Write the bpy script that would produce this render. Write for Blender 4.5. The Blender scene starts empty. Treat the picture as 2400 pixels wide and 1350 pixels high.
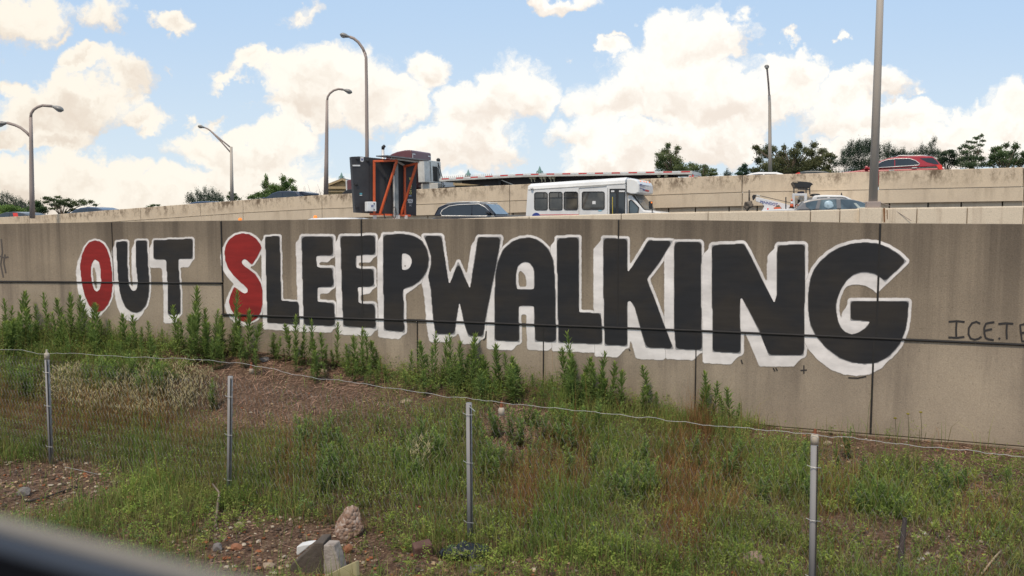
import bpy, bmesh, math, random
import numpy as np
from mathutils import Vector, Matrix, noise

random.seed(7); rng = np.random.default_rng(7)
scene = bpy.context.scene
COL = scene.collection
R = math.radians

# ------------------------------------------------------------------ camera
CAMZ, F = 3.6, 1960.0
PITCH = math.atan(161.0 / F)
C0 = Vector((0, 0, CAMZ))
cp, sp = math.cos(PITCH), math.sin(PITCH)

def ray(px, py):
    x, z = (px - 1200) / F, (675 - py) / F
    return Vector((x, cp + sp * z, -sp + cp * z))

def on_plane(px, py, A, B):            # the vertical plane Y = A + B X
    d = ray(px, py)
    return C0 + d * (A / (d.y - B * d.x))

def at(px, py, Y):
    return on_plane(px, py, Y, 0.0)

def proj(p):
    v = Vector(p) - C0
    yc = v.y * cp - v.z * sp
    zc = v.y * sp + v.z * cp
    return 1200 + F * v.x / yc, 675 - F * zc / yc

def proj_np(P):
    v = P - np.array([0, 0, CAMZ])
    yc = v[:, 1] * cp - v[:, 2] * sp
    zc = v[:, 1] * sp + v[:, 2] * cp
    return 1200 + F * v[:, 0] / yc, 675 - F * zc / yc

cam = bpy.data.cameras.new("camera")
cam_o = bpy.data.objects.new("camera", cam); COL.objects.link(cam_o)
cam_o.location = C0
cam_o.rotation_euler = (math.pi / 2 - PITCH, 0, 0)
cam.sensor_width = 36; cam.lens = F / 2400 * 36
cam.clip_start = 0.02; cam.clip_end = 6000
cam.dof.use_dof = True; cam.dof.focus_distance = 15.0; cam.dof.aperture_fstop = 3.4
scene.camera = cam_o

# ------------------------------------------------------------------ materials
def mat(name, col, rough=0.6, metal=0.0, var=0.12, scale=6.0, bump=0.0, bscale=40.0, stretch=(1, 1, 1),
        spec=0.5, attr=None, emit=None, coat=0.0, dirt=None):
    m = bpy.data.materials.new(name); m.use_nodes = True
    nt = m.node_tree; N = nt.nodes; L = nt.links
    b = N["Principled BSDF"]
    b.inputs["Roughness"].default_value = rough
    b.inputs["Metallic"].default_value = metal
    b.inputs["Specular IOR Level"].default_value = spec
    b.inputs["Coat Weight"].default_value = coat
    tc = N.new("ShaderNodeTexCoord"); mp = N.new("ShaderNodeMapping")
    mp.inputs["Scale"].default_value = stretch
    L.new(tc.outputs["Object"], mp.inputs["Vector"])
    nz = N.new("ShaderNodeTexNoise"); nz.inputs["Scale"].default_value = scale; nz.inputs["Detail"].default_value = 5
    L.new(mp.outputs[0], nz.inputs["Vector"])
    mr = N.new("ShaderNodeMapRange")
    mr.inputs["From Min"].default_value = 0.25; mr.inputs["From Max"].default_value = 0.75
    mr.inputs["To Min"].default_value = 1 - var; mr.inputs["To Max"].default_value = 1 + var
    L.new(nz.outputs["Fac"], mr.inputs["Value"])
    mul = N.new("ShaderNodeMixRGB"); mul.blend_type = 'MULTIPLY'; mul.inputs[0].default_value = 1
    if attr:
        at_ = N.new("ShaderNodeAttribute"); at_.attribute_name = attr
        L.new(at_.outputs["Color"], mul.inputs[1])
    else:
        mul.inputs[1].default_value = (*col, 1)
    L.new(mr.outputs[0], mul.inputs[2])
    out = mul.outputs[0]
    if dirt:
        n2 = N.new("ShaderNodeTexNoise"); n2.inputs["Scale"].default_value = dirt[1]; n2.inputs["Detail"].default_value = 6
        L.new(mp.outputs[0], n2.inputs["Vector"])
        r2 = N.new("ShaderNodeMapRange"); r2.inputs["From Min"].default_value = 0.5; r2.inputs["From Max"].default_value = 0.7
        r2.inputs["To Max"].default_value = dirt[2]
        L.new(n2.outputs["Fac"], r2.inputs["Value"])
        mx = N.new("ShaderNodeMixRGB"); mx.inputs[2].default_value = (*dirt[0], 1)
        L.new(r2.outputs[0], mx.inputs[0]); L.new(out, mx.inputs[1]); out = mx.outputs[0]
    L.new(out, b.inputs["Base Color"])
    if bump:
        n3 = N.new("ShaderNodeTexNoise"); n3.inputs["Scale"].default_value = bscale; n3.inputs["Detail"].default_value = 4
        L.new(tc.outputs["Object"], n3.inputs["Vector"])
        bp = N.new("ShaderNodeBump"); bp.inputs["Strength"].default_value = bump; bp.inputs["Distance"].default_value = 0.02
        L.new(n3.outputs["Fac"], bp.inputs["Height"]); L.new(bp.outputs[0], b.inputs["Normal"])
    if emit:
        b.inputs["Emission Color"].default_value = (*emit[0], 1); b.inputs["Emission Strength"].default_value = emit[1]
    return m

def leaf_mat(name, trans=0.25, rough=0.6):
    m = bpy.data.materials.new(name); m.use_nodes = True
    nt = m.node_tree; N = nt.nodes; L = nt.links
    b = N["Principled BSDF"]; b.inputs["Roughness"].default_value = rough
    b.inputs["Specular IOR Level"].default_value = 0.25
    a = N.new("ShaderNodeAttribute"); a.attribute_name = "Col"
    nz = N.new("ShaderNodeTexNoise"); nz.inputs["Scale"].default_value = 1.3
    mr = N.new("ShaderNodeMapRange"); mr.inputs["From Min"].default_value = .3; mr.inputs["From Max"].default_value = .7
    mr.inputs["To Min"].default_value = .75; mr.inputs["To Max"].default_value = 1.25
    tc = N.new("ShaderNodeTexCoord"); L.new(tc.outputs["Object"], nz.inputs["Vector"]); L.new(nz.outputs["Fac"], mr.inputs["Value"])
    mul = N.new("ShaderNodeMixRGB"); mul.blend_type = 'MULTIPLY'; mul.inputs[0].default_value = 1
    L.new(a.outputs["Color"], mul.inputs[1]); L.new(mr.outputs[0], mul.inputs[2])
    L.new(mul.outputs[0], b.inputs["Base Color"])
    t = N.new("ShaderNodeBsdfTranslucent"); L.new(mul.outputs[0], t.inputs["Color"])
    mx = N.new("ShaderNodeMixShader"); mx.inputs[0].default_value = trans
    L.new(b.outputs[0], mx.inputs[1]); L.new(t.outputs[0], mx.inputs[2])
    L.new(mx.outputs[0], N["Material Output"].inputs["Surface"])
    return m

# ------------------------------------------------------------------ mesh helpers
class MB:
    def __init__(s): s.v = []; s.f = []; s.m = []; s.c = []
    def add(s, verts, faces, mi=0, col=None):
        o = len(s.v); s.v += [tuple(p) for p in verts]
        s.f += [tuple(o + i for i in f) for f in faces]; s.m += [mi] * len(faces)
        s.c += [col or (1, 1, 1)] * len(verts); return s
    def box(s, c, size, M=None, mi=0, col=None):
        x, y, z = (d / 2 for d in size)
        P = [Vector((a * x, b * y, e * z)) for a in (-1, 1) for b in (-1, 1) for e in (-1, 1)]
        if M is not None: P = [M @ p for p in P]
        P = [p + Vector(c) for p in P]
        return s.add(P, [(0, 1, 3, 2), (4, 6, 7, 5), (0, 4, 5, 1), (2, 3, 7, 6), (0, 2, 6, 4), (1, 5, 7, 3)], mi, col)
    def bar(s, a, b, w, h=None, up=Vector((0, 0, 1)), mi=0, col=None):
        a, b = Vector(a), Vector(b); h = h or w
        d = (b - a); ln = d.length; d.normalize()
        if abs(d.dot(up)) > .98: up = Vector((0, 1, 0))
        x = d.cross(up).normalized(); z = x.cross(d)
        M = Matrix((x, d, z)).transposed()
        return s.box((a + b) / 2, (w, ln, h), M, mi, col)
    def tube(s, pts, rad, seg=8, mi=0, caps=True, col=None):
        pts = [Vector(p) for p in pts]; n = len(pts)
        if not hasattr(rad, '__len__'): rad = [rad] * n
        V = []; Fc = []; prev = None
        for i, p in enumerate(pts):
            t = (pts[min(i + 1, n - 1)] - pts[max(i - 1, 0)]).normalized()
            if prev is None:
                ref = Vector((0, 0, 1)) if abs(t.z) < .9 else Vector((1, 0, 0))
                x = t.cross(ref).normalized()
            else:
                x = (prev - t * prev.dot(t)).normalized()
            prev = x; y = t.cross(x)
            for k in range(seg):
                a = 2 * math.pi * k / seg
                V.append(p + (x * math.cos(a) + y * math.sin(a)) * rad[i])
        for i in range(n - 1):
            for k in range(seg):
                k2 = (k + 1) % seg
                Fc.append((i * seg + k, i * seg + k2, (i + 1) * seg + k2, (i + 1) * seg + k))
        if caps:
            Fc.append(tuple(range(seg - 1, -1, -1))); Fc.append(tuple((n - 1) * seg + k for k in range(seg)))
        return s.add(V, Fc, mi, col)
    def prism(s, poly, vec, mi=0, col=None):
        P = [Vector(p) for p in poly]; n = len(P); vec = Vector(vec)
        V = P + [p + vec for p in P]
        Fc = [tuple(range(n - 1, -1, -1)), tuple(range(n, 2 * n))]
        Fc += [(i, (i + 1) % n, n + (i + 1) % n, n + i) for i in range(n)]
        return s.add(V, Fc, mi, col)
    def loft(s, rings, mi=0, caps=True):
        n = len(rings[0]); V = [p for r in rings for p in r]; Fc = []
        for i in range(len(rings) - 1):
            for k in range(n):
                k2 = (k + 1) % n
                Fc.append((i * n + k, i * n + k2, (i + 1) * n + k2, (i + 1) * n + k))
        if caps:
            Fc.append(tuple(range(n - 1, -1, -1))); Fc.append(tuple((len(rings) - 1) * n + k for k in range(n)))
        return s.add(V, Fc, mi)
    def sphere(s, c, r, mi=0, seg=10, rings=7, col=None):
        if not hasattr(r, '__len__'): r = (r, r, r)
        V = []; Fc = []
        for i in range(rings + 1):
            th = math.pi * i / rings
            for k in range(seg):
                a = 2 * math.pi * k / seg
                V.append((c[0] + r[0] * math.sin(th) * math.cos(a), c[1] + r[1] * math.sin(th) * math.sin(a), c[2] + r[2] * math.cos(th)))
        for i in range(rings):
            for k in range(seg):
                k2 = (k + 1) % seg
                Fc.append((i * seg + k, (i + 1) * seg + k, (i + 1) * seg + k2, i * seg + k2))
        return s.add(V, Fc, mi, col)
    def build(s, name, mats, parent=None, smooth=False, bevel=0, fix=True, bseg=2):
        me = bpy.data.meshes.new(name)
        me.from_pydata(s.v, [], s.f)
        if not hasattr(mats, '__len__'): mats = [mats]
        for m in mats: me.materials.append(m)
        me.polygons.foreach_set("material_index", s.m)
        if fix:
            bm = bmesh.new(); bm.from_mesh(me)
            bmesh.ops.recalc_face_normals(bm, faces=bm.faces); bm.to_mesh(me); bm.free()
        if any(c != (1, 1, 1) for c in s.c):
            ca = me.color_attributes.new("Col", 'FLOAT_COLOR', 'POINT')
            ca.data.foreach_set("color", np.array([(*c, 1) for c in s.c], dtype=np.float32).ravel())
        if smooth:
            me.polygons.foreach_set("use_smooth", [True] * len(me.polygons))
        o = bpy.data.objects.new(name, me); COL.objects.link(o)
        if parent: o.parent = parent
        if bevel:
            md = o.modifiers.new("bevel", 'BEVEL'); md.width = bevel; md.segments = bseg; md.limit_method = 'ANGLE'
            md.angle_limit = R(35)
        return o

def np_mesh(name, V, faces_n, idx, colors, mats, parent=None, mi=None, smooth=False):
    """V (n,3); idx flat loop vertex index; faces_n verts per face (constant)"""
    me = bpy.data.meshes.new(name)
    nf = len(idx) // faces_n
    me.vertices.add(len(V)); me.vertices.foreach_set("co", np.asarray(V, dtype=np.float32).ravel())
    me.loops.add(len(idx)); me.loops.foreach_set("vertex_index", np.asarray(idx, dtype=np.int32))
    me.polygons.add(nf)
    me.polygons.foreach_set("loop_start", np.arange(nf, dtype=np.int32) * faces_n)
    if not hasattr(mats, '__len__'): mats = [mats]
    for m in mats: me.materials.append(m)
    if mi is not None: me.polygons.foreach_set("material_index", np.asarray(mi, dtype=np.int32))
    me.update(calc_edges=True)
    if colors is not None:
        ca = me.color_attributes.new("Col", 'FLOAT_COLOR', 'POINT')
        c4 = np.ones((len(V), 4), dtype=np.float32); c4[:, :3] = colors
        ca.data.foreach_set("color", c4.ravel())
    if smooth: me.polygons.foreach_set("use_smooth", np.ones(nf, dtype=bool))
    o = bpy.data.objects.new(name, me); COL.objects.link(o)
    if parent: o.parent = parent
    return o

def tag(o, label=None, cat=None, group=None, kind=None):
    if label: o["label"] = label
    if cat: o["category"] = cat
    if group: o["group"] = group
    if kind: o["kind"] = kind
    return o

class Thing:
    """an Empty at the thing's base, with its frame"""
    def __init__(s, name, loc, rot=(0, 0, 0), label=None, cat=None, group=None):
        s.o = bpy.data.objects.new(name, None); COL.objects.link(s.o)
        s.o.empty_display_size = .3
        s.o.location = loc; s.o.rotation_euler = rot
        from mathutils import Euler
        s.M = Matrix.Translation(Vector(loc)) @ Euler(rot).to_matrix().to_4x4()
        s.I = s.M.inverted()
        tag(s.o, label, cat, group)
    def px(s, px, py, y):              # view ray met with the local plane y = const
        o = s.I @ C0; d = s.I.to_3x3() @ ray(px, py)
        return o + d * ((y - o.y) / d.y)
    def pxx(s, px, py, x):             # ... with local plane x = const
        o = s.I @ C0; d = s.I.to_3x3() @ ray(px, py)
        return o + d * ((x - o.x) / d.x)

_font = None
def text_mb(mb, s, origin, xdir, zdir, h, mi=0, align=0.5, lift=None, squeeze=1.0, bold=0.0):
    """flat lettering: capital height h, written along xdir"""
    cu = bpy.data.curves.new("t", 'FONT'); cu.body = s; cu.size = 1.0; cu.align_x = 'CENTER' if align == .5 else 'LEFT'
    cu.offset = bold
    ob = bpy.data.objects.new("t", cu); COL.objects.link(ob)
    dg = bpy.context.evaluated_depsgraph_get()
    me = bpy.data.meshes.new_from_object(ob.evaluated_get(dg))
    k = h / 0.73
    xdir = Vector(xdir).normalized(); zdir = Vector(zdir).normalized(); origin = Vector(origin)
    V = [origin + xdir * (v.co.x * k * squeeze) + zdir * (v.co.y * k) for v in me.vertices]
    mb.add(V, [tuple(p.vertices) for p in me.polygons], mi)
    bpy.data.objects.remove(ob); bpy.data.curves.remove(cu); bpy.data.meshes.remove(me)

def interp(x, tab):
    xs = [t[0] for t in tab]; ys = [t[1] for t in tab]
    return float(np.interp(x, xs, ys))

def zz(o, s, pts):                     # coordinates read in a magnified view
    return [(o[0] + u * s, o[1] + v * s) for u, v in pts]
# ------------------------------------------------------------------ world and light
SUN_EL, SUN_ROT = R(56), R(205)       # rotation measured clockwise from +Y as seen from above
w = bpy.data.worlds.new("World"); scene.world = w; w.use_nodes = True
nt = w.node_tree; N = nt.nodes; L = nt.links
for n in list(N): N.remove(n)
outw = N.new("ShaderNodeOutputWorld"); bg = N.new("ShaderNodeBackground"); L.new(bg.outputs[0], outw.inputs[0])
BGS = 0.1
bg.inputs["Strength"].default_value = BGS
sky = N.new("ShaderNodeTexSky"); sky.sky_type = 'NISHITA'; sky.sun_disc = False
sky.sun_elevation = SUN_EL; sky.sun_rotation = SUN_ROT
sky.air_density = 1.0; sky.dust_density = 0.6; sky.ozone_density = 1.2

def MATH(op, a, b=None, c=None, clamp=False):
    n = N.new("ShaderNodeMath"); n.operation = op; n.use_clamp = clamp
    for i, x in enumerate((a, b, c)):
        if x is None: continue
        if isinstance(x, (int, float)): n.inputs[i].default_value = x
        else: L.new(x, n.inputs[i])
    return n.outputs[0]
def VEC(op, a, b=None, scale=None):
    n = N.new("ShaderNodeVectorMath"); n.operation = op
    for i, x in enumerate((a, b)):
        if x is None: continue
        if isinstance(x, (tuple, list)): n.inputs[i].default_value = x
        else: L.new(x, n.inputs[i])
    if scale is not None: n.inputs["Scale"].default_value = scale
    return n.outputs["Value"] if op in ('LENGTH', 'DOT_PRODUCT') else n.outputs[0]
def MIX(f, a, b, mode='MIX'):
    n = N.new("ShaderNodeMixRGB"); n.blend_type = mode
    for i, x in enumerate((f, a, b)):
        if isinstance(x, (int, float)): n.inputs[i].default_value = x
        elif isinstance(x, tuple): n.inputs[i].default_value = (*x, 1)
        else: L.new(x, n.inputs[i])
    return n.outputs[0]
def MR(v, a, b, c=0.0, d=1.0, smooth=True):
    n = N.new("ShaderNodeMapRange"); n.interpolation_type = 'SMOOTHSTEP' if smooth else 'LINEAR'
    L.new(v, n.inputs["Value"])
    for k, x in zip(("From Min", "From Max", "To Min", "To Max"), (a, b, c, d)): n.inputs[k].default_value = x
    return n.outputs[0]

tc = N.new("ShaderNodeTexCoord")
sep = N.new("ShaderNodeSeparateXYZ"); L.new(tc.outputs["Generated"], sep.inputs[0])
yy = MATH('MAXIMUM', MATH('ABSOLUTE', sep.outputs[1]), 0.12)
u_ = MATH('DIVIDE', sep.outputs[0], yy); v_ = MATH('DIVIDE', sep.outputs[2], yy)
cmb = N.new("ShaderNodeCombineXYZ"); L.new(u_, cmb.inputs[0]); L.new(v_, cmb.inputs[1])
P = cmb.outputs[0]
def NOISE(vec, scale, detail=6, rough=.6, col=False):
    n = N.new("ShaderNodeTexNoise"); n.inputs["Scale"].default_value = scale
    n.inputs["Detail"].default_value = detail; n.inputs["Roughness"].default_value = rough
    L.new(vec, n.inputs["Vector"]); return n.outputs["Color" if col else "Fac"]
warp = VEC('SUBTRACT', NOISE(P, 9, 3, .5, True), (.5, .5, .5))
warp2 = VEC('SUBTRACT', NOISE(P, 34, 4, .6, True), (.5, .5, .5))
warp3 = VEC('SUBTRACT', NOISE(P, 90, 3, .6, True), (.5, .5, .5))
Pw = VEC('ADD', VEC('ADD', VEC('ADD', P, VEC('SCALE', warp, scale=.085)), VEC('SCALE', warp2, scale=.045)), VEC('SCALE', warp3, scale=.012))
# cumulus heaps: centre x, y, radius x, radius y, weight (directions over the horizon)
CL = [
 (55, 30, 130, 75, .8), (250, 25, 75, 60, .65), (395, 42, 52, 36, .9), (145, 70, 40, 20, .5), (705, 30, 50, 32, .42),
 (195, 140, 55, 42, .75), (270, 170, 80, 55, .75), (40, 205, 55, 45, .8), (180, 250, 150, 85, 1), (80, 270, 120, 80, 1), (330, 275, 80, 38, .8),
 (25, 320, 90, 30, .7), (130, 325, 120, 28, .8),
 (200, 410, 190, 75, 1), (60, 430, 140, 90, 1), (400, 440, 95, 55, .9), (300, 470, 300, 60, 1),
 (605, 150, 62, 50, 1), (545, 178, 40, 24, .7), (770, 190, 165, 90, 1), (720, 250, 140, 65, 1), (870, 240, 110, 75, .95), (985, 180, 65, 62, 1), (955, 255, 60, 60, .7),
 (560, 345, 190, 55, 1), (650, 320, 110, 55, .95), (600, 420, 200, 70, 1), (495, 280, 40, 18, .55), (455, 265, 20, 20, .4),
 (1195, 215, 100, 90, 1), (1110, 270, 125, 80, 1), (1250, 230, 70, 70, 1), (1090, 350, 160, 60, .95), (1010, 350, 110, 35, .9),
 (1415, 105, 48, 36, .8), (1440, 78, 24, 16, .6), (1290, 0, 130, 26, .85),
 (1610, 110, 130, 110, 1.1), (1680, 90, 90, 80, 1), (1560, 200, 180, 100, 1.1), (1440, 240, 120, 70, 1), (1660, 240, 210, 110, 1.1), (1850, 180, 110, 60, .95),
 (1790, 250, 150, 65, .9), (1740, 30, 35, 30, .5), (1380, 320, 90, 45, .9), (1550, 340, 180, 60, 1), (1450, 380, 160, 45, 1), (1680, 330, 130, 50, .95),
 (1840, 100, 40, 18, .55), (1992, 100, 24, 18, .55), (2065, 190, 72, 52, .95), (1980, 240, 80, 60, .8), (2050, 300, 200, 60, 1), (2130, 280, 90, 45, 1), (2300, 310, 170, 70, .95),
 (2400, 250, 110, 75, .95), (2240, 330, 120, 50, .9), (2160, 360, 320, 40, .95), (1330, 110, 22, 10, .35), (2140, 210, 25, 14, .35), (380, 160, 30, 16, .35),
 (1250, 425, 300, 34, .55), (750, 455, 220, 34, .75), (1850, 430, 300, 40, .6)]
dens = None; num = None; den = None
for (cx, cy, rx, ry, wt) in CL:
    d = ray(cx, cy); c = (d.x / d.y, d.z / d.y, 0)
    q = VEC('MULTIPLY', VEC('SUBTRACT', Pw, c), (F / rx / 1.12, F / ry / 1.12, 0))
    f = MATH('MULTIPLY_ADD', VEC('LENGTH', q), -wt, wt)
    if rx * ry > 3300:
        fp_ = MATH('MAXIMUM', f, 0.0); sy_ = N.new("ShaderNodeSeparateXYZ"); L.new(q, sy_.inputs[0])
        num = MATH('MULTIPLY_ADD', fp_, sy_.outputs[1], num if num is not None else 0.0)
        den = MATH('ADD', fp_, den if den is not None else .02)
    dens = f if dens is None else MATH('SMOOTH_MAX', dens, f, .08)
# away from the picture the sky carries ordinary scattered cumulus
far = NOISE(VEC('MULTIPLY', tc.outputs["Generated"], (1, 1, 2.2)), 2.6, 7, .6)
outside = MR(v_, .30, .55)
outside = MATH('MAXIMUM', outside, MR(MATH('ABSOLUTE', u_), .66, .95))
dens2 = MATH('MULTIPLY_ADD', far, 3.0, -1.45)
dens = MATH('ADD', MATH('MULTIPLY', dens, MATH('SUBTRACT', 1.0, outside)), MATH('MULTIPLY', dens2, outside))
fine = NOISE(Pw, 24, 8, .62)
dens = MATH('ADD', dens, MATH('MULTIPLY_ADD', fine, .95, -.50))
alpha = MR(dens, .06, .38)
# relief: the heap is bright on its upper edge and cream under it
up = VEC('ADD', Pw, (-.004, .016, 0))
n_a = NOISE(Pw, 9.5, 5, .55); n_b = NOISE(up, 9.5, 5, .55)
rel = MATH('MULTIPLY_ADD', MATH('SUBTRACT', n_a, n_b), 2.3, .58)
big = NOISE(Pw, 5.5, 3, .5)
rel = MATH('ADD', rel, MATH('MULTIPLY_ADD', big, 1.1, -.55))
rel = MATH('ADD', rel, MR(MATH('ABSOLUTE', MATH('SUBTRACT', dens, .42)), 0, .34, .28, 0))
toplit = MATH('DIVIDE', num, den)
rel = MATH('ADD', rel, MATH('MULTIPLY', MATH('MULTIPLY', toplit, .85), MATH('SUBTRACT', 1.0, outside)))
rel = MR(rel, .12, .98)
leftw = MR(u_, -.6, .1)
warmA = MIX(leftw, (.82, .715, .605), (.91, .815, .725))
warmB = MIX(leftw, (1.02, .95, .83), (1.10, 1.06, .98))
cloud = MIX(rel, warmA, warmB)
skyc = MIX(1.0, sky.outputs[0], (.098, .094, .100), 'MULTIPLY')
haze = MR(v_, 0.0, .30, 1.0, 0.0)
blue = MIX(haze, (.515, .705, .945), (.74, .86, .95))
skyc = MIX(.88, skyc, blue)
allc = MIX(alpha, skyc, cloud)
# below the horizon: dull ground colour
gnd = MR(sep.outputs[2], -.06, -.01)
allc = MIX(gnd, (.20, .17, .13), allc)
allc = MIX(1.0, allc, (1 / BGS, 1 / BGS, 1 / BGS), 'MULTIPLY')
L.new(allc, bg.inputs["Color"])
w.cycles.sampling_method = 'MANUAL'; w.cycles.sample_map_resolution = 512

sun = bpy.data.lights.new("sun", 'SUN'); sun.energy = 2.7; sun.angle = R(6); sun.color = (1, .86, .68)
sun_o = bpy.data.objects.new("sun", sun); COL.objects.link(sun_o)
sdir = Vector((math.cos(SUN_EL) * math.sin(SUN_ROT), math.cos(SUN_EL) * math.cos(SUN_ROT), math.sin(SUN_EL)))
sun_o.rotation_euler = (-sdir).to_track_quat('-Z', 'Y').to_euler()
sun_o.location = (0, -20, 40)
scene.view_settings.view_transform = 'Standard'; scene.view_settings.look = 'None'
scene.view_settings.exposure = 0; scene.view_settings.gamma = 1
scene.cycles.use_denoising = True
scene.cycles.max_bounces = 6; scene.cycles.transparent_max_bounces = 12
scene.cycles.sample_clamp_indirect = 6
# ------------------------------------------------------------------ wall frames
class WallFrame:
    """a long straight wall: s along it, z up, off toward the railway"""
    def __init__(s, A, B):
        s.A, s.B = A, B
        s.u = Vector((1, B, 0)).normalized(); s.n = Vector((s.u.y, -s.u.x, 0))
        s.o = Vector((0, A, 0))
    def P(s, a, z, off=0.0): return s.o + s.u * a + s.n * off + Vector((0, 0, z))
    def sz(s, px, py):
        p = on_plane(px, py, s.A, s.B)
        return (p - s.o).dot(s.u), p.z
WF = WallFrame(15.0, -0.267)       # painted wall beside the railway
WN = WallFrame(25.5, -0.267)       # light barrier of the near carriageway
WU = WallFrame(43.0, -0.42)        # upper carriageway

def concrete(name, c1, c2, stain, stain_amt, streak=(2.2, 2.2, .12), top=None, rough=.9, bumpk=.35, grime=0.0, thr=(.5, .66)):
    m = bpy.data.materials.new(name); m.use_nodes = True
    nt = m.node_tree; N = nt.nodes; L = nt.links
    b = N["Principled BSDF"]; b.inputs["Roughness"].default_value = rough; b.inputs["Specular IOR Level"].default_value = .2
    tc = N.new("ShaderNodeTexCoord")
    def nz(scale, detail, stretch=(1, 1, 1), rough=.55):
        mp = N.new("ShaderNodeMapping"); mp.inputs["Scale"].default_value = stretch; L.new(tc.outputs["Object"], mp.inputs[0])
        n = N.new("ShaderNodeTexNoise"); n.inputs["Scale"].default_value = scale; n.inputs["Detail"].default_value = detail
        n.inputs["Roughness"].default_value = rough
        L.new(mp.outputs[0], n.inputs[0]); return n.outputs["Fac"]
    def mr(v, a, b_, c=0, d=1):
        n = N.new("ShaderNodeMapRange"); L.new(v, n.inputs[0])
        for k, x in zip(("From Min", "From Max", "To Min", "To Max"), (a, b_, c, d)): n.inputs[k].default_value = x
        return n.outputs[0]
    def mx(f, a, c, mode='MIX'):
        n = N.new("ShaderNodeMixRGB"); n.blend_type = mode
        for i, x in enumerate((f, a, c)):
            if isinstance(x, (int, float)): n.inputs[i].default_value = x
            elif isinstance(x, tuple): n.inputs[i].default_value = (*x, 1)
            else: L.new(x, n.inputs[i])
        return n.outputs[0]
    def mth(op, a, c):
        n = N.new("ShaderNodeMath"); n.operation = op
        for i, x in enumerate((a, c)):
            if isinstance(x, (int, float)): n.inputs[i].default_value = x
            else: L.new(x, n.inputs[i])
        return n.outputs[0]
    col = mx(mr(nz(.7, 5), .3, .7), c1, c2)
    # rain streaks running down
    st = mr(nz(1.0, 5, streak, .65), thr[0], thr[1])
    uv = N.new("ShaderNodeUVMap"); sp_ = N.new("ShaderNodeSeparateXYZ"); L.new(uv.outputs[0], sp_.inputs[0])
    hv = sp_.outputs[1]
    fall = mr(hv, 0.0, 1.0, .35, 1.0)
    st = mth('MULTIPLY', st, fall)
    col = mx(mth('MULTIPLY', st, stain_amt), col, stain)
    if grime:
        g = mr(nz(1.7, 10, (1.3, 1.3, .75), .78), .47, .58)
        lo = mr(nz(.5, 2, (1, 1, .3)), .33, .52)
        topf = mr(hv, .05, .75, 0, 1)
        gg = mth('MULTIPLY', mth('MULTIPLY', g, lo), topf)
        col = mx(mth('MULTIPLY', gg, grime), col, (.15, .105, .07))
    if top:
        col = mx(mth('MULTIPLY', mr(hv, top[0], 1.0), top[1]), col, stain)
    # grain
    col = mx(1.0, col, mr(nz(55, 3), .3, .7, .86, 1.14), 'MULTIPLY')
    pits = mr(nz(26, 2), .66, .72)
    col = mx(mth('MULTIPLY', pits, .45), col, tuple(x * .35 for x in c1))
    L.new(col, b.inputs["Base Color"])
    bp = N.new("ShaderNodeBump"); bp.inputs["Strength"].default_value = bumpk; bp.inputs["Distance"].default_value = .01
    L.new(nz(38, 6), bp.inputs["Height"]); L.new(bp.outputs[0], b.inputs["Normal"])
    return m

M_front = concrete("front_concrete", (.345, .278, .203), (.240, .193, .144), (.115, .092, .072), .85, streak=(2.6, 2.6, .085), top=(.35, .50), thr=(.43, .62))
M_front_lo = concrete("front_concrete_lower", (.395, .322, .24), (.27, .22, .168), (.15, .12, .095), .8, streak=(1.8, 1.8, .16), thr=(.46, .64))
M_far = concrete("far_concrete", (.66, .535, .39), (.60, .485, .36), (.40, .31, .225), .5, streak=(2.6, 2.6, .3), grime=.92)
M_far_lo = concrete("far_concrete_lower", (.64, .525, .39), (.57, .465, .35), (.36, .28, .20), .5, streak=(2.2, 2.2, .4))
M_near = concrete("barrier_concrete", (.70, .59, .455), (.64, .54, .415), (.38, .28, .20), .55, streak=(3.0, 3.0, .2), thr=(.55, .72))
M_joint = mat("joint_rubber", (.016, .014, .013), .75, var=.25, scale=3)
M_dark = mat("dark_gap", (.03, .027, .024), .9)
M_foot = concrete("footing_concrete", (.30, .24, .175), (.24, .19, .14), (.14, .10, .07), .6)

def slab(name, wf, cols, mats, parent=None, thick=.3, off=0.0, bevel=.008, label=None):
    """cols: list of (s, ztop, zbot); one continuous slab of wall, face toward the railway, with uv (metres, height share)"""
    V = []; UV = []
    n = len(cols)
    for s_, zt, zb in cols:
        V += [wf.P(s_, zb, off), wf.P(s_, zt, off), wf.P(s_, zt, off - thick), wf.P(s_, zb, off - thick)]
        UV += [(s_, 0), (s_, 1), (s_, 1), (s_, 0)]
    Fc = []
    for i in range(n - 1):
        a, b = 4 * i, 4 * i + 4
        for k in range(4):
            k2 = (k + 1) % 4
            Fc.append((a + k, b + k, b + k2, a + k2))
    Fc += [(0, 1, 2, 3), (4 * n - 1, 4 * n - 2, 4 * n - 3, 4 * n - 4)]
    me = bpy.data.meshes.new(name); me.from_pydata(V, [], Fc); me.materials.append(mats)
    bm = bmesh.new(); bm.from_mesh(me); bmesh.ops.recalc_face_normals(bm, faces=bm.faces)
    ul = bm.loops.layers.uv.new("UVMap")
    for f in bm.faces:
        for l in f.loops: l[ul].uv = UV[l.vert.index]
    bm.to_mesh(me); bm.free()
    o = bpy.data.objects.new(name, me); COL.objects.link(o)
    if parent: o.parent = parent
    if label: o["label"] = label
    if bevel:
        md = o.modifiers.new("bevel", 'BEVEL'); md.width = bevel; md.segments = 2; md.limit_method = 'ANGLE'; md.angle_limit = R(50)
    return o

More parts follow.
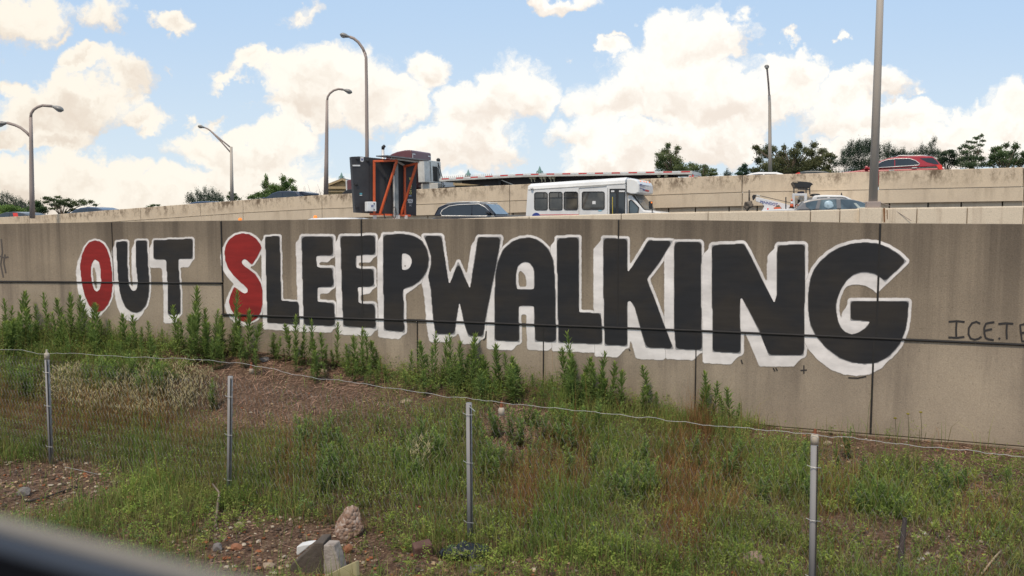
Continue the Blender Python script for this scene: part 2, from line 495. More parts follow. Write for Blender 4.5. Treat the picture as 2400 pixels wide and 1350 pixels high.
# ------------------------------------------------------------------ painted wall
TOP = [(-700, 536), (-300, 529), (0, 525), (260, 520), (518, 517), (847, 513), (1240, 512), (1450, 514), (1640, 516), (1920, 520), (2063, 523), (2400, 525), (3000, 530)]
SEAM = [(519, 737), (840, 747), (950, 750), (1200, 759), (1450, 768), (1640, 775), (1920, 787), (2125, 796), (2400, 808), (3000, 834)]
SEAML = [(-700, 652), (0, 660), (519, 664)]
BASE = [(-700, 740), (0, 782), (200, 790), (400, 805), (624, 820), (910, 862), (1274, 906), (1631, 972), (1790, 997), (2040, 1017), (2400, 1046), (3000, 1095)]
def wtop(px): return WF.sz(px, interp(px, TOP))
wall = bpy.data.objects.new("painted_wall", None); COL.objects.link(wall); wall.location = (0, 0, 0)
tag(wall, "long brown concrete wall with big painted letters, standing behind the weeds", "wall")

def cols_between(pa, pb, ft, fb, gap=.006):
    n = max(2, int((pb - pa) / 70) + 2); out = []
    for i in range(n):
        p = pa + (pb - pa) * i / (n - 1)
        s_, zt = WF.sz(p, ft(p)); zb = WF.sz(p, fb(p))[1]
        if i == 0: s_ += gap
        if i == n - 1: s_ -= gap
        out.append((s_, zt, zb))
    return out
ft = lambda p: interp(p, TOP)
def fs(p): return interp(p, SEAML) if p <= 519 else interp(p, SEAM)
fb = lambda p: interp(p, BASE)
UJ = [-700, -150, 262, 518.5, 847, 1450, 2063, 2700, 3000]
LJ = [-700, -150, 519.5, 978, 1274, 1632, 2048, 2440, 3000]
for a, b in zip(UJ[:-1], UJ[1:]):
    f2 = (lambda p: interp(p, SEAML) - 2) if b <= 519 else (lambda p: interp(p, SEAM) - 2)
    slab("wall_panel", WF, cols_between(a, b, ft, f2, .001 if 262 in (a, b) else .006), M_front, wall, bevel=.004 if 262 in (a, b) else .010)
for a, b in zip(LJ[:-1], LJ[1:]):
    f1 = (lambda p: interp(p, SEAML) + 2) if b <= 520 else (lambda p: interp(p, SEAM) + 2)
    cl = cols_between(a, b, f1, fb)
    if b < 1700: cl = [(s_, zt, zb - .8) for s_, zt, zb in cl]
    slab("wall_panel", WF, cl, M_front_lo, wall, bevel=.012)
# core behind the panels, footing below them
cl = [(WF.sz(p, 520)[0], wtop(p)[1] - .012, -1.0) for p in range(-700, 3001, 100)]
slab("wall_core", WF, cl, M_front, wall, thick=.25, off=-.3, bevel=0)
cl = []
for p in range(1560, 3001, 60):
    s_, z = WF.sz(p, interp(p, BASE)); cl.append((s_, z - .012, -1.2))
slab("wall_footing", WF, cl, M_foot, wall, thick=.4, off=.03, bevel=.01)
# joints: dark sealing strips standing a little proud
def strip(pa, pb, f, hpx, off=.016):
    pts = [WF.P(*WF.sz(p, f(p)), off) for p in np.linspace(pa, pb, 28)]
    mb = MB(); mb.tube(pts, [hpx] * len(pts), 6)
    return mb.build("joint_seal", M_joint, wall, smooth=True)
strip(-700, 519, lambda p: interp(p, SEAML), .017)
strip(521, 3000, lambda p: interp(p, SEAM), .020)
def vstrip(px, ya, yb, r):
    s_, z1 = WF.sz(px, ya); z2 = WF.sz(px, yb)[1]
    mb = MB(); mb.box(WF.P(s_, (z1 + z2) / 2, .007), (r * 2, .018, z1 - z2), Matrix((WF.u, -WF.n, Vector((0, 0, 1)))).transposed())
    return mb.build("joint_seal", M_joint, wall)
for px, r in ((262, .0025), (518.5, .012), (847, .011), (1450, .010), (2063, .015)): vstrip(px, ft(px) + 2, fs(px - 1 if px < 519 else px) - 4, r)
for px, r in ((520.5, .012), (978, .007), (1274, .009), (1632, .009), (2048, .014)): vstrip(px, fs(px + 1) + 4, fb(px), r)

# ------------------------------------------------------------------ mural
A_, B_, C_, D_ = ((0, 500), .3), ((640, 500), .3), ((1200, 500), .3), ((1700, 500), .29637)
LET = [
 ("O", A_, [(745,210),(780,217),(812,238),(840,280),(862,350),(876,450),(882,560),(872,650),(845,715),(808,758),(770,773),(733,760),(697,717),(665,645),(645,565),(632,470),(628,400),(642,325),(668,262),(703,223)],
   [[(745,358),(775,380),(788,440),(792,540),(782,592),(760,613),(738,597),(722,545),(712,470),(714,420),(725,380)]], (-9, 15), 3.4, "red"),
 ("U", A_, [(908,220),(996,215),(1003,480),(1012,560),(1030,598),(1048,608),(1068,598),(1078,540),(1065,420),(1060,212),(1152,210),(1160,400),(1172,545),(1165,640),(1148,715),(1110,762),(1070,780),(1025,770),(985,740),(955,680),(935,600),(922,480)], [], (-9, 20), 3.4, "black"),
 ("T", A_, [(1200,208),(1512,196),(1512,356),(1395,358),(1402,480),(1410,560),(1415,790),(1310,792),(1310,540),(1298,362),(1202,358)], [], (-9, 19), 3.4, "black"),
 ("S", A_, [(1895,155),(1950,163),(1998,192),(2030,230),(2047,268),(2015,335),(1970,402),(1945,378),(1920,358),(1897,362),(1890,382),(1903,405),(1950,438),(1998,475),(2038,540),(2056,610),(2055,700),(2040,770),(2010,820),(1962,847),(1920,850),(1880,837),(1840,800),(1806,750),(1789,690),(1803,635),(1832,572),(1880,607),(1916,628),(1938,614),(1935,590),(1892,548),(1832,492),(1785,430),(1762,370),(1755,300),(1765,250),(1792,205),(1840,168)], [], (-9, 9), 3.6, "red"),
 ("L", A_, [(2072,180),(2188,175),(2195,400),(2200,680),(2335,690),(2345,872),(2090,855),(2083,600)], [], (-10, 14), 3.6, "black"),
 ("E", B_, [(222,180),(475,178),(472,330),(340,335),(345,420),(472,425),(478,575),(348,580),(352,690),(480,695),(492,882),(240,875),(232,600)], [], (-12, 15), 3.8, "black"),
 ("E", B_, [(525,178),(805,170),(805,322),(650,330),(655,428),(790,432),(795,572),(665,575),(670,700),(798,705),(808,900),(548,885),(538,600)], [], (-12, 17), 4, "black"),
 ("P", B_, [(860,165),(1000,158),(1060,163),(1115,180),(1170,215),(1207,280),(1222,350),(1216,420),(1192,480),(1150,530),(1085,573),(1020,592),(1025,760),(1030,930),(868,915),(862,600)],
   [[(1012,312),(1040,314),(1066,328),(1081,355),(1085,385),(1074,415),(1050,437),(1012,443)]], (-13, 16), 4.2, "black"),
 ("W", B_, [(1175,172),(1320,172),(1345,350),(1378,560),(1448,372),(1540,590),(1560,440),(1600,185),(1785,183),(1745,420),(1700,640),(1660,850),(1645,965),(1525,960),(1490,850),(1458,688),(1432,850),(1422,948),(1270,945),(1250,820),(1232,600),(1212,490),(1232,400),(1235,340),(1210,260)], [], (-15, 18), 4.4, "black"),
 ("A", B_, [(1730,995),(1732,600),(1735,480),(1755,375),(1795,285),(1860,222),(1930,193),(2000,186),(2060,200),(2115,236),(2160,285),(2193,365),(2205,500),(2210,700),(2215,1010),(2045,1000),(2038,725),(1920,722),(1925,860),(1925,1005)],
   [[(1905,590),(1900,480),(1912,420),(1938,390),(1970,380),(2003,388),(2030,420),(2042,470),(2042,590)]], (-17, 19), 4.6, "black"),
 ("L", C_, [(350,190),(525,185),(525,420),(528,770),(695,778),(708,900),(710,1025),(362,1010),(355,700),(352,400)], [], (-14, 19), 4.8, "black"),
 ("K", C_, [(712,190),(905,195),(902,460),(930,430),(1065,208),(1258,212),(1150,390),(1056,512),(1110,650),(1180,840),(1265,1060),(1045,1050),(1000,890),(960,740),(925,680),(902,690),(902,1038),(725,1030),(718,870),(712,500)], [], (-22, 25), 5, "black"),
 ("I", C_, [(1268,222),(1470,220),(1485,240),(1478,500),(1480,700),(1490,1072),(1278,1062),(1266,900),(1265,500)], [], (-22, 23), 5, "black"),
 ("N", C_, [(1560,245),(1815,235),(1840,280),(1930,460),(2050,705),(2065,640),(2070,245),(2290,240),(2290,560),(2282,1112),(2005,1108),(1930,920),(1798,662),(1785,662),(1788,1095),(1568,1082),(1562,700)], [], (-23, 25), 5.4, "black"),
 ("G", D_, [(1435,378),(1350,458),(1262,540),(1235,515),(1180,482),(1120,468),(1065,472),(1010,490),(960,530),(915,600),(888,670),(878,730),(882,800),(895,860),(918,905),(950,938),(1000,955),(1050,942),(1100,910),(1145,855),(985,845),(985,692),(1450,692),(1446,800),(1428,920),(1380,1040),(1300,1130),(1200,1183),(1100,1192),(1000,1180),(900,1145),(800,1070),(720,980),(672,890),(655,790),(652,640),(668,520),(700,440),(745,380),(820,312),(900,267),(1000,237),(1110,227),(1200,235),(1290,268),(1370,318)], [], (-19, 27), 5.8, "black"),
]
def raster(poly, x0, y0, nx, ny, step):
    xs = x0 + (np.arange(nx)) * step; ys = y0 + (np.arange(ny)) * step
    X, Y = np.meshgrid(xs, ys); inside = np.zeros(X.shape, bool)
    n = len(poly); j = n - 1
    for i in range(n):
        xi, yi = poly[i]; xj, yj = poly[j]
        if yi != yj:
            c = ((yi > Y) != (yj > Y)) & (X < (xj - xi) * (Y - yi) / (yj - yi) + xi)
            inside ^= c
        j = i
    return inside
def blur(a, r, it=2):
    a = a.astype(np.float32)
    k = np.ones(2 * r + 1) / (2 * r + 1)
    for _ in range(it):
        a = np.apply_along_axis(lambda m: np.convolve(m, k, 'same'), 0, a)
        a = np.apply_along_axis(lambda m: np.convolve(m, k, 'same'), 1, a)
    return a
def dilate(mask, rad):
    out = mask.copy(); r = int(math.ceil(rad))
    for dy in range(-r, r + 1):
        for dx in range(-r, r + 1):
            if dx * dx + dy * dy <= rad * rad + .3:
                out |= np.roll(np.roll(mask, dy, 0), dx, 1)
    return out
def paint_mesh(name, field, cov, x0, y0, step, off, m, parent, iso=.5, bulge=None):
    """marching squares of field>iso laid on the wall face"""
    ny, nx = field.shape; V = []; Cv = []; Fc = []; cache = {}
    def vert(gx, gy):
        k = (round(gx, 3), round(gy, 3))
        if k in cache: return cache[k]
        i0, j0 = int(gx), int(gy); i1, j1 = min(i0 + 1, nx - 1), min(j0 + 1, ny - 1); fx, fy = gx - i0, gy - j0
        c = (cov[j0, i0] * (1 - fx) + cov[j0, i1] * fx) * (1 - fy) + (cov[j1, i0] * (1 - fx) + cov[j1, i1] * fx) * fy
        V.append(WF.P(*WF.sz(x0 + gx * step, y0 + gy * step), off)); Cv.append(c)
        cache[k] = len(V) - 1; return cache[k]
    ins = field > iso
    for j in range(ny - 1):
        row = ins[j, :-1].astype(int) + ins[j, 1:] + ins[j + 1, :-1] + ins[j + 1, 1:]
        for i in np.nonzero(row)[0]:
            cs = [(i, j), (i + 1, j), (i + 1, j + 1), (i, j + 1)]
            if row[i] == 4:
                Fc.append([vert(*c) for c in cs]); continue
            pts = []
            for k in range(4):
                a, b = cs[k], cs[(k + 1) % 4]; fa, fb_ = field[a[1], a[0]], field[b[1], b[0]]
                if fa > iso: pts.append(a)
                if (fa > iso) != (fb_ > iso):
                    t = (iso - fa) / (fb_ - fa); t = min(max(t, .02), .98)
                    pts.append((a[0] + (b[0] - a[0]) * t, a[1] + (b[1] - a[1]) * t))
            if len(pts) >= 3: Fc.append([vert(*c) for c in pts])
    me = bpy.data.meshes.new(name); me.from_pydata(V, [], Fc); me.materials.append(m)
    if len(me.polygons) and me.polygons[0].normal.dot(WF.n) < 0: me.flip_normals()
    ca = me.attributes.new("cov", 'FLOAT', 'POINT'); ca.data.foreach_set("value", np.array(Cv, dtype=np.float32))
    o = bpy.data.objects.new(name, me); COL.objects.link(o); o.parent = parent
    return o
def paint_mat(name, c1, c2, edge=None, grain=(.8, 9, 1.6), lap=(.88, 1.10), soft=False):
    m = bpy.data.materials.new(name); m.use_nodes = True; nt = m.node_tree; N = nt.nodes; L = nt.links
    b = N["Principled BSDF"]; b.inputs["Roughness"].default_value = .72; b.inputs["Specular IOR Level"].default_value = .3
    tc = N.new("ShaderNodeTexCoord")
    def nz(scale, st, det=6):
        mp = N.new("ShaderNodeMapping"); mp.inputs["Scale"].default_value = st; L.new(tc.outputs["Object"], mp.inputs[0])
        n = N.new("ShaderNodeTexNoise"); n.inputs["Scale"].default_value = scale; n.inputs["Detail"].default_value = det; n.inputs["Roughness"].default_value = .6
        L.new(mp.outputs[0], n.inputs[0]); return n.outputs["Fac"]
    def mr(v, a, b_, c=0, d=1):
        n = N.new("ShaderNodeMapRange"); n.interpolation_type = 'SMOOTHSTEP'; L.new(v, n.inputs[0])
        for k, x in zip(("From Min", "From Max", "To Min", "To Max"), (a, b_, c, d)): n.inputs[k].default_value = x
        return n.outputs[0]
    mx = N.new("ShaderNodeMixRGB"); mx.inputs[1].default_value = (*c1, 1); mx.inputs[2].default_value = (*c2, 1)
    L.new(mr(nz(*grain[:1], (1, 1, grain[2]), 7), .38, .66), mx.inputs[0]); col = mx.outputs[0]
    # roller strokes running sideways
    s2 = N.new("ShaderNodeMixRGB"); s2.blend_type = 'MULTIPLY'; s2.inputs[0].default_value = 1
    L.new(col, s2.inputs[1]); L.new(mr(nz(1.4, (1, 1, grain[1])), .3, .7, lap[0], lap[1]), s2.inputs[2]); col = s2.outputs[0]
    if edge:
        a = N.new("ShaderNodeAttribute"); a.attribute_name = "cov"
        s3 = N.new("ShaderNodeMixRGB"); s3.inputs[2].default_value = (*edge[0], 1)
        L.new(col, s3.inputs[1])
        n = N.new("ShaderNodeMath"); n.operation = 'ADD'
        L.new(a.outputs["Fac"], n.inputs[0])
        n2 = N.new("ShaderNodeMath"); n2.operation = 'MULTIPLY_ADD'; n2.inputs[1].default_value = .35; n2.inputs[2].default_value = -.175
        L.new(nz(5, (1, 1, 1)), n2.inputs[0]); L.new(n2.outputs[0], n.inputs[1])
        L.new(mr(n.outputs[0], edge[1], edge[2], edge[3], 0), s3.inputs[0]); col = s3.outputs[0]
    L.new(col, b.inputs["Base Color"])
    if soft:                              # thin, broken spray at the rim of the white
        sa = N.new("ShaderNodeMath"); sa.operation = 'MULTIPLY_ADD'; sa.inputs[1].default_value = .5; sa.inputs[2].default_value = -.25
        L.new(nz(16, (1, 1, 1)), sa.inputs[0]); sb = N.new("ShaderNodeMath"); sb.operation = 'ADD'
        L.new(a.outputs["Fac"], sb.inputs[0]); L.new(sa.outputs[0], sb.inputs[1])
        tr_ = N.new("ShaderNodeBsdfTransparent"); ms = N.new("ShaderNodeMixShader")
        L.new(mr(sb.outputs[0], .24, .60, 0, 1), ms.inputs[0]); L.new(tr_.outputs[0], ms.inputs[1]); L.new(b.outputs[0], ms.inputs[2])
        L.new(ms.outputs[0], N["Material Output"].inputs["Surface"])
    return m
M_white = paint_mat("white_paint", (.80, .755, .73), (.70, .655, .63), edge=((.55, .50, .45), .42, .70, .35), grain=(3.0, 3, 1.0), lap=(.86, 1.10), soft=True)
M_black = paint_mat("black_paint", (.0195, .0200, .0230), (.034, .029, .025), edge=((.36, .35, .35), .46, .68, .8))
M_red = paint_mat("red_paint", (.275, .020, .018), (.195, .017, .016), edge=((.42, .20, .19), .46, .66, .6))
ordw = {"O": "red letter O of OUT", "U": "black letter U of OUT", "T": "black letter T of OUT", "S": "red letter S that begins SLEEPWALKING"}
cnt = {}
for i, (ch, (o_, sc_), poly, holes, vec, outl, colr) in enumerate(LET):
    pl = zz(o_, sc_, poly); hl = [zz(o_, sc_, h) for h in holes]
    step = 1.6; pad = 44
    x0 = min(p[0] for p in pl) - pad; x1 = max(p[0] for p in pl) + pad; y0 = min(p[1] for p in pl) - pad; y1 = max(p[1] for p in pl) + pad
    nx, ny = int((x1 - x0) / step) + 1, int((y1 - y0) / step) + 1
    # slightly rounded hand-drawn corners
    msk = raster(pl, x0, y0, nx, ny, step)
    for h in hl: msk &= ~raster(h, x0, y0, nx, ny, step)
    fill = blur(msk, 1, 1); cov = blur(msk, 3 if i > 4 else 2, 2)
    sw = np.zeros_like(msk); ns = 16
    for k in range(ns + 1):
        dx, dy = vec[0] * k / ns / step, vec[1] * k / ns / step
        sw |= np.roll(np.roll(msk, int(round(dy)), 0), int(round(dx)), 1)
    wm = sw | dilate(msk, outl / step + .6)
    white = blur(wm, 1, 1); covw = blur(wm, 2, 1)
    let = paint_mesh("painted_letter", white, covw, x0, y0, step, .0040 + .0003 * i, M_white, wall, iso=.26)
    if ch in ordw and ch not in cnt: let["label"] = ordw[ch] + " with white drop edge"
    else: let["label"] = "black letter %s of SLEEPWALKING with white drop edge" % ch
    cnt[ch] = 1
    paint_mesh("letter_fill", fill, cov, x0, y0, step, .0095 + .0003 * i, M_red if colr == "red" else M_black, let)

# sprayed tag and stray marks, each stroke a thin raised ribbon
M_tag = mat("tag_paint", (.030, .026, .025), .8, var=.2, scale=20)
def strokes(name, lines, wpx, m, label, off=.006):
    mb = MB()
    for k, ln in enumerate(lines):
        V = []; pts = [Vector((p[0], p[1], 0)) for p in ln]
        for i, p in enumerate(pts):
            t = (pts[min(i + 1, len(pts) - 1)] - pts[max(i - 1, 0)]).normalized(); nrm = Vector((-t.y, t.x, 0))
            for sg in (-1, 1):
                q = p + nrm * sg * wpx / 2
                V.append(WF.P(*WF.sz(q.x, q.y), off + .0004 * k))
        mb.add(V, [(2 * i, 2 * i + 1, 2 * i + 3, 2 * i + 2) for i in range(len(pts) - 1)])
    o = mb.build(name, m, wall); o["label"] = label; return o
tg = [[(1765,857),(1830,852),(1892,858)],[(1828,858),(1824,920),(1826,978)],[(1763,980),(1830,984),(1890,976)],
      [(2015,872),(1985,856),(1950,868),(1925,905),(1922,955),(1940,990),(1972,998),(2003,990),(2025,974)],
      [(2127,860),(2090,864),(2060,872),(2046,905),(2048,950),(2058,985),(2080,995),(2122,1002)],[(2050,928),(2108,914)],
      [(2160,984),(2172,994)],[(2158,874),(2215,868),(2277,872)],[(2226,872),(2222,930),(2225,994)],
      [(2420,866),(2375,872),(2330,882),(2336,940),(2345,1010),(2430,1012)],[(2334,945),(2400,940)]]
strokes("sprayed_tag", [zz(D_[0], D_[1], l) for l in tg], 4.6, M_tag, "thin black sprayed tag ICE.TE right of the letter G")
strokes("sprayed_mark", [[(1884,856),(1884,876)],[(1876,868),(1891,867)],[(1812,862),(1816,870)],[(1818,862),(1822,869)],[(1737,843),(1740,853)],[(1474,818),(1477,822)],[(1988,885),(2010,886),(2030,882)],[(1133,797),(1138,792),(1140,776)]],
        3.0, M_tag, "small black sprayed marks under the letters N and G")
strokes("sprayed_mark", [[(3,560),(6,590),(2,620),(8,650)],[(12,596),(9,615),(14,640)],[(0,600),(10,604),(20,602)]], 3.2, mat("faint_tag", (.10, .085, .075), .9), "faint dark scribble at the left end of the wall")

# ------------------------------------------------------------------ light barrier of the near carriageway
NT = [(880, 519), (1000, 514.5), (1120, 511), (1240, 506.5), (1456, 501), (1500, 499.5), (1700, 496), (1900, 493), (2060, 488), (2400, 483), (3000, 476)]
barrier = bpy.data.objects.new("roadside_barrier", None); COL.objects.link(barrier)
tag(barrier, "pale low concrete barrier just above the painted wall, under the tall lamp pole", "barrier")
nj = [880, 1240, 1456, 1660, 1900, 1969, 2150, 2268, 2400, 3000]
for a, b in zip(nj[:-1], nj[1:]):
    cl = []
    n = max(2, int((b - a) / 60) + 2)
    for i in range(n):
        p = a + (b - a) * i / (n - 1); s_, z = WN.sz(p, interp(p, NT))
        cl.append((s_ + (.008 if i == 0 else -.008 if i == n - 1 else 0), z, z - 1.6))
    slab("barrier_panel", WN, cl, M_near, barrier, thick=.35, bevel=.03)
sA, zA = WN.sz(2014, 487); sB, _ = WN.sz(2066, 487)
ped = slab("lamp_pedestal", WN, [(sA, zA, zA - 1.6), (sB, zA, zA - 1.6)], M_near, barrier, thick=.7, off=.14, bevel=.02)
rs = mat("rust_stain", (.23, .11, .05), .9, var=.5, scale=3, stretch=(3, 3, .4), dirt=((.42, .34, .26), 2.5, .9))
for (pa, wt, ya, yb, wb) in ((2066, 4, 489, 519, 2), (2072, 5, 488, 521, 3), (2079, 2, 492, 514, 1), (2030, 2, 496, 516, 1)):
    q = [WN.P(*WN.sz(pa - wt / 2, ya), .004), WN.P(*WN.sz(pa + wt / 2, ya), .004), WN.P(*WN.sz(pa + wb / 2 + 1, yb), .004), WN.P(*WN.sz(pa - wb / 2 + .5, yb), .004)]
    MB().add(q, [(0, 1, 2, 3)]).build("rust_streak", rs if pa != 2066 else mat("damp_streak", (.20, .15, .10), .9, var=.4, scale=4), barrier)

# ------------------------------------------------------------------ upper carriageway wall
UT = [(-500, 526), (0, 509.5), (140, 502), (250, 493), (400, 481.5), (570, 469), (755, 457), (830, 453.5), (980, 443.5), (1195, 433.5), (1350, 426), (1600, 415.5), (1740, 411), (1900, 406.5), (2060, 402), (2250, 396.5), (2400, 392), (3000, 376)]
US = [(-500, 552), (0, 537), (250, 521), (400, 511), (570, 499), (755, 489.5), (830, 487), (980, 479.5), (1195, 471), (1600, 455), (1740, 450.5), (1900, 447.5), (2060, 444.5), (2400, 437.5), (3000, 424)]
UL = [(-500, 565), (0, 551), (250, 538), (570, 521), (830, 509.5), (1000, 504.5), (1195, 499), (1600, 486), (1740, 483), (2060, 476.5), (2400, 471), (3000, 461)]
upper = bpy.data.objects.new("retaining_wall", None); COL.objects.link(upper)
tag(upper, "long cream stained retaining wall carrying the upper road behind the bus", "wall")
uj = [-500, 70, 330, 470, 570, 755, 1195, 1340, 1740, 2060, 2400, 3000]
def ucols(a, b, f1, f2, gap=.012):
    n = max(2, int((b - a) / 60) + 2); out = []
    for i in range(n):
        p = a + (b - a) * i / (n - 1); s_, zt = WU.sz(p, interp(p, f1)); zb = WU.sz(p, interp(p, f2))[1]
        out.append((s_ + (gap if i == 0 else -gap if i == n - 1 else 0), zt, zb))
    return out
for a, b in zip(uj[:-1], uj[1:]):
    slab("parapet_panel", WU, ucols(a, b, UT, US), M_far, upper, thick=.4, off=.04, bevel=.02)
uj2 = [-500, 570, 755, 1195, 1740, 2400, 3000]
for a, b in zip(uj2[:-1], uj2[1:]):
    cl = [(s_, zt - .012, zb) for s_, zt, zb in ucols(a, b, US, UL)]
    slab("wall_panel", WU, cl, M_far_lo, upper, thick=.5, off=.02, bevel=.012)
uj3 = [-500, 900, 1000, 1200, 1420, 1566, 1629, 1708, 1774, 1890, 2085, 2176, 2254, 2351, 2470, 3000]
for a, b in zip(uj3[:-1], uj3[1:]):
    cl = [(s_, zt, -1.5) for s_, zt, zb in ucols(a, b, UL, UL, .03)]
    slab("wall_base", WU, cl, M_far_lo, upper, thick=.3, off=-.12, bevel=0)
cl = [(s_, zt - .02, -1.5) for s_, zt, zb in ucols(-500, 3000, US, UL)]
slab("wall_core", WU, cl, M_dark, upper, thick=.3, off=-.5, bevel=0)

# ------------------------------------------------------------------ roads and ground
def road_z(x, y): return CAMZ - 1.2 + .045 * max(-22, min(24, x))
def up_top(px): return WU.sz(px, interp(px, UT))
_ut = sorted([up_top(p) for p in range(-500, 3001, 100)])
def upper_z(x, y):                      # road level behind the parapet
    s_ = (Vector((x, y, 0)) - WU.o).dot(WU.u)
    return float(np.interp(s_, [a for a, _ in _ut], [b for _, b in _ut])) - .86
M_asph = mat("asphalt", (.055, .053, .050), .95, var=.25, scale=2.0, bump=.4, bscale=60)
def sheet(name, wfs, svals, offs, zf, m):
    V = []; Fc = []
    no = len(offs)
    for s_ in svals:
        for (wf, o_) in offs:
            p = wf.P(s_, 0, o_); p.z = zf(p.x, p.y); V.append(p)
    for i in range(len(svals) - 1):
        for k in range(no - 1):
            Fc.append((i * no + k, i * no + k + 1, (i + 1) * no + k + 1, (i + 1) * no + k))
    me = bpy.data.meshes.new(name); me.from_pydata(V, [], Fc); me.materials.append(m)
    o = bpy.data.objects.new(name, me); COL.objects.link(o); tag(o, kind="structure"); return o
sv = list(np.linspace(-45, 34, 40))
sheet("road", None, sv, [(WF, -.5), (WF, -8), (WN, -4), (WU, 6), (WU, .2)], road_z, M_asph)
sheet("upper_road", None, list(np.linspace(-50, 40, 46)), [(WU, -.3), (WU, -6), (WU, -13)], upper_z, M_asph)
M_line = mat("lane_paint", (.72, .70, .64), .8, var=.15)
def dashes(zf, wf, off, s0, s1, per, ln):
    mb = MB(); s_ = s0
    while s_ < s1:
        q = [wf.P(a, 0, off + b) for a in (s_, s_ + ln) for b in (-.06, .06)]
        for p in q: p.z = zf(p.x, p.y) + .004 + .01
        mb.add(q, [(0, 1, 3, 2)]); s_ += per
    return mb.build("lane_markings", M_line)
for o in (dashes(road_z, WF, -13.5, -40, 30, 6, 2), dashes(upper_z, WU, -4.2, -45, 36, 6, 2)): tag(o, kind="structure")

# ground by the railway: flat at the fence, rising to the wall
FA, FB = 8.85, -.48
_bs = sorted([WF.sz(p, interp(p, BASE)) for p in range(-700, 3001, 100)])
def wall_base(x):
    s_ = x / WF.u.x
    return float(np.interp(s_, [a for a, _ in _bs], [b for _, b in _bs])) - .03
def terrain(x, y):
    yf, yw = FA + FB * x, WF.A + WF.B * x
    t = (y - yf) / max(yw - yf, .8)
    t = max(0.0, min(1.0, t))
    tt = t * t * (3 - 2 * t) * .5 + .5 * t
    z = wall_base(x) * tt
    z += .05 * noise.noise(Vector((x * .9, y * .9, 0))) + .025 * noise.noise(Vector((x * 2.7, y * 2.7, 5)))
    z += .12 * noise.noise(Vector((x * .35, y * .35, 9))) * (1 - tt)
    return z
def ground_px(px, py):
    d = ray(px, py); t = 4.0
    while t < 30:
        p = C0 + d * t
        if p.z < terrain(p.x, p.y): break
        t += .04
    lo, hi = t - .04, t
    for _ in range(8):
        m_ = (lo + hi) / 2; p = C0 + d * m_
        if p.z < terrain(p.x, p.y): hi = m_
        else: lo = m_
    return C0 + d * hi
def soil():
    m = bpy.data.materials.new("soil"); m.use_nodes = True; nt = m.node_tree; N = nt.nodes; L = nt.links
    b = N["Principled BSDF"]; b.inputs["Roughness"].default_value = .95; b.inputs["Specular IOR Level"].default_value = .15
    tc = N.new("ShaderNodeTexCoord")
    def nz(s, d=6):
        n = N.new("ShaderNodeTexNoise"); n.inputs["Scale"].default_value = s; n.inputs["Detail"].default_value = d; n.inputs["Roughness"].default_value = .65
        L.new(tc.outputs["Object"], n.inputs[0]); return n.outputs["Fac"]
    def ramp(f, stops):
        r = N.new("ShaderNodeValToRGB"); L.new(f, r.inputs[0])
        el = r.color_ramp.elements
        el[0].position, el[0].color = stops[0][0], (*stops[0][1], 1); el[1].position, el[1].color = stops[-1][0], (*stops[-1][1], 1)
        for p, c in stops[1:-1]:
            e = el.new(p); e.color = (*c, 1)
        return r.outputs[0]
    base = ramp(nz(1.6), [(.3, (.058, .033, .022)), (.5, (.110, .064, .042)), (.7, (.165, .100, .068))])
    v = N.new("ShaderNodeTexVoronoi"); v.inputs["Scale"].default_value = 34; L.new(tc.outputs["Object"], v.inputs["Vector"])
    sv_ = N.new("ShaderNodeSeparateXYZ"); L.new(v.outputs["Color"], sv_.inputs[0])
    peb = ramp(sv_.outputs[0], [(0, (.04, .025, .018)), (.5, (.125, .075, .050)), (.8, (.20, .13, .085)), (1, (.32, .23, .16))])
    mx = N.new("ShaderNodeMixRGB"); L.new(base, mx.inputs[1]); L.new(peb, mx.inputs[2]); mx.inputs[0].default_value = .5
    fine = N.new("ShaderNodeMixRGB"); fine.blend_type = 'MULTIPLY'; fine.inputs[0].default_value = .8; L.new(mx.outputs[0], fine.inputs[1])
    L.new(ramp(nz(30, 4), [(.3, (.55, .55, .55)), (.7, (1.35, 1.35, 1.35))]), fine.inputs[2])
    L.new(fine.outputs[0], b.inputs["Base Color"])
    bp = N.new("ShaderNodeBump"); bp.inputs["Strength"].default_value = .8; bp.inputs["Distance"].default_value = .03
    L.new(nz(24, 6), bp.inputs["Height"]); L.new(bp.outputs[0], b.inputs["Normal"])
    return m
M_soil = soil()
xs = np.concatenate([np.linspace(-26, -12, 15), np.linspace(-11.8, 10, 150), np.linspace(10.5, 30, 24)])
V = []; Fc = []; ny_ = 90
for x in xs:
    yw = WF.A + WF.B * x + .05; y0 = 1.2
    for k in range(ny_):
        f = k / (ny_ - 1); y = y0 + (yw - y0) * (1 - (1 - f) ** 1.25) if yw > y0 else y0
        V.append((x, y, terrain(x, y)))
for i in range(len(xs) - 1):
    for k in range(ny_ - 1):
        a = i * ny_ + k; Fc.append((a, a + 1, a + ny_ + 1, a + ny_))
# the sheet runs on behind the walls and out to the horizon
me = bpy.data.meshes.new("ground"); me.from_pydata(V, [], Fc); me.materials.append(M_soil); me.flip_normals()
me.polygons.foreach_set("use_smooth", [True] * len(me.polygons))
g = bpy.data.objects.new("ground", me); COL.objects.link(g); tag(g, kind="structure")
M_turf = mat("turf", (.055, .075, .03), .95, var=.4, scale=.3, bump=.3, bscale=3)
V = []; Fc = []
S_ = list(np.linspace(-60, 50, 23)); O_ = [-13.2, -16, -40, -150, -600, -3000]
for s_ in S_:
    for o_ in O_:
        k = 1 if o_ > -20 else 1 + (-o_ - 20) / 40
        p = WU.P(s_ * k, 0, o_); q = WU.P(s_, 0, -14)
        p.z = upper_z(q.x, q.y) - .05 - (.9 if o_ < -15 else 0); V.append(p)
for i in range(len(S_) - 1):
    for k in range(len(O_) - 1):
        a = i * len(O_) + k; Fc.append((a, a + 1, a + len(O_) + 1, a + len(O_)))
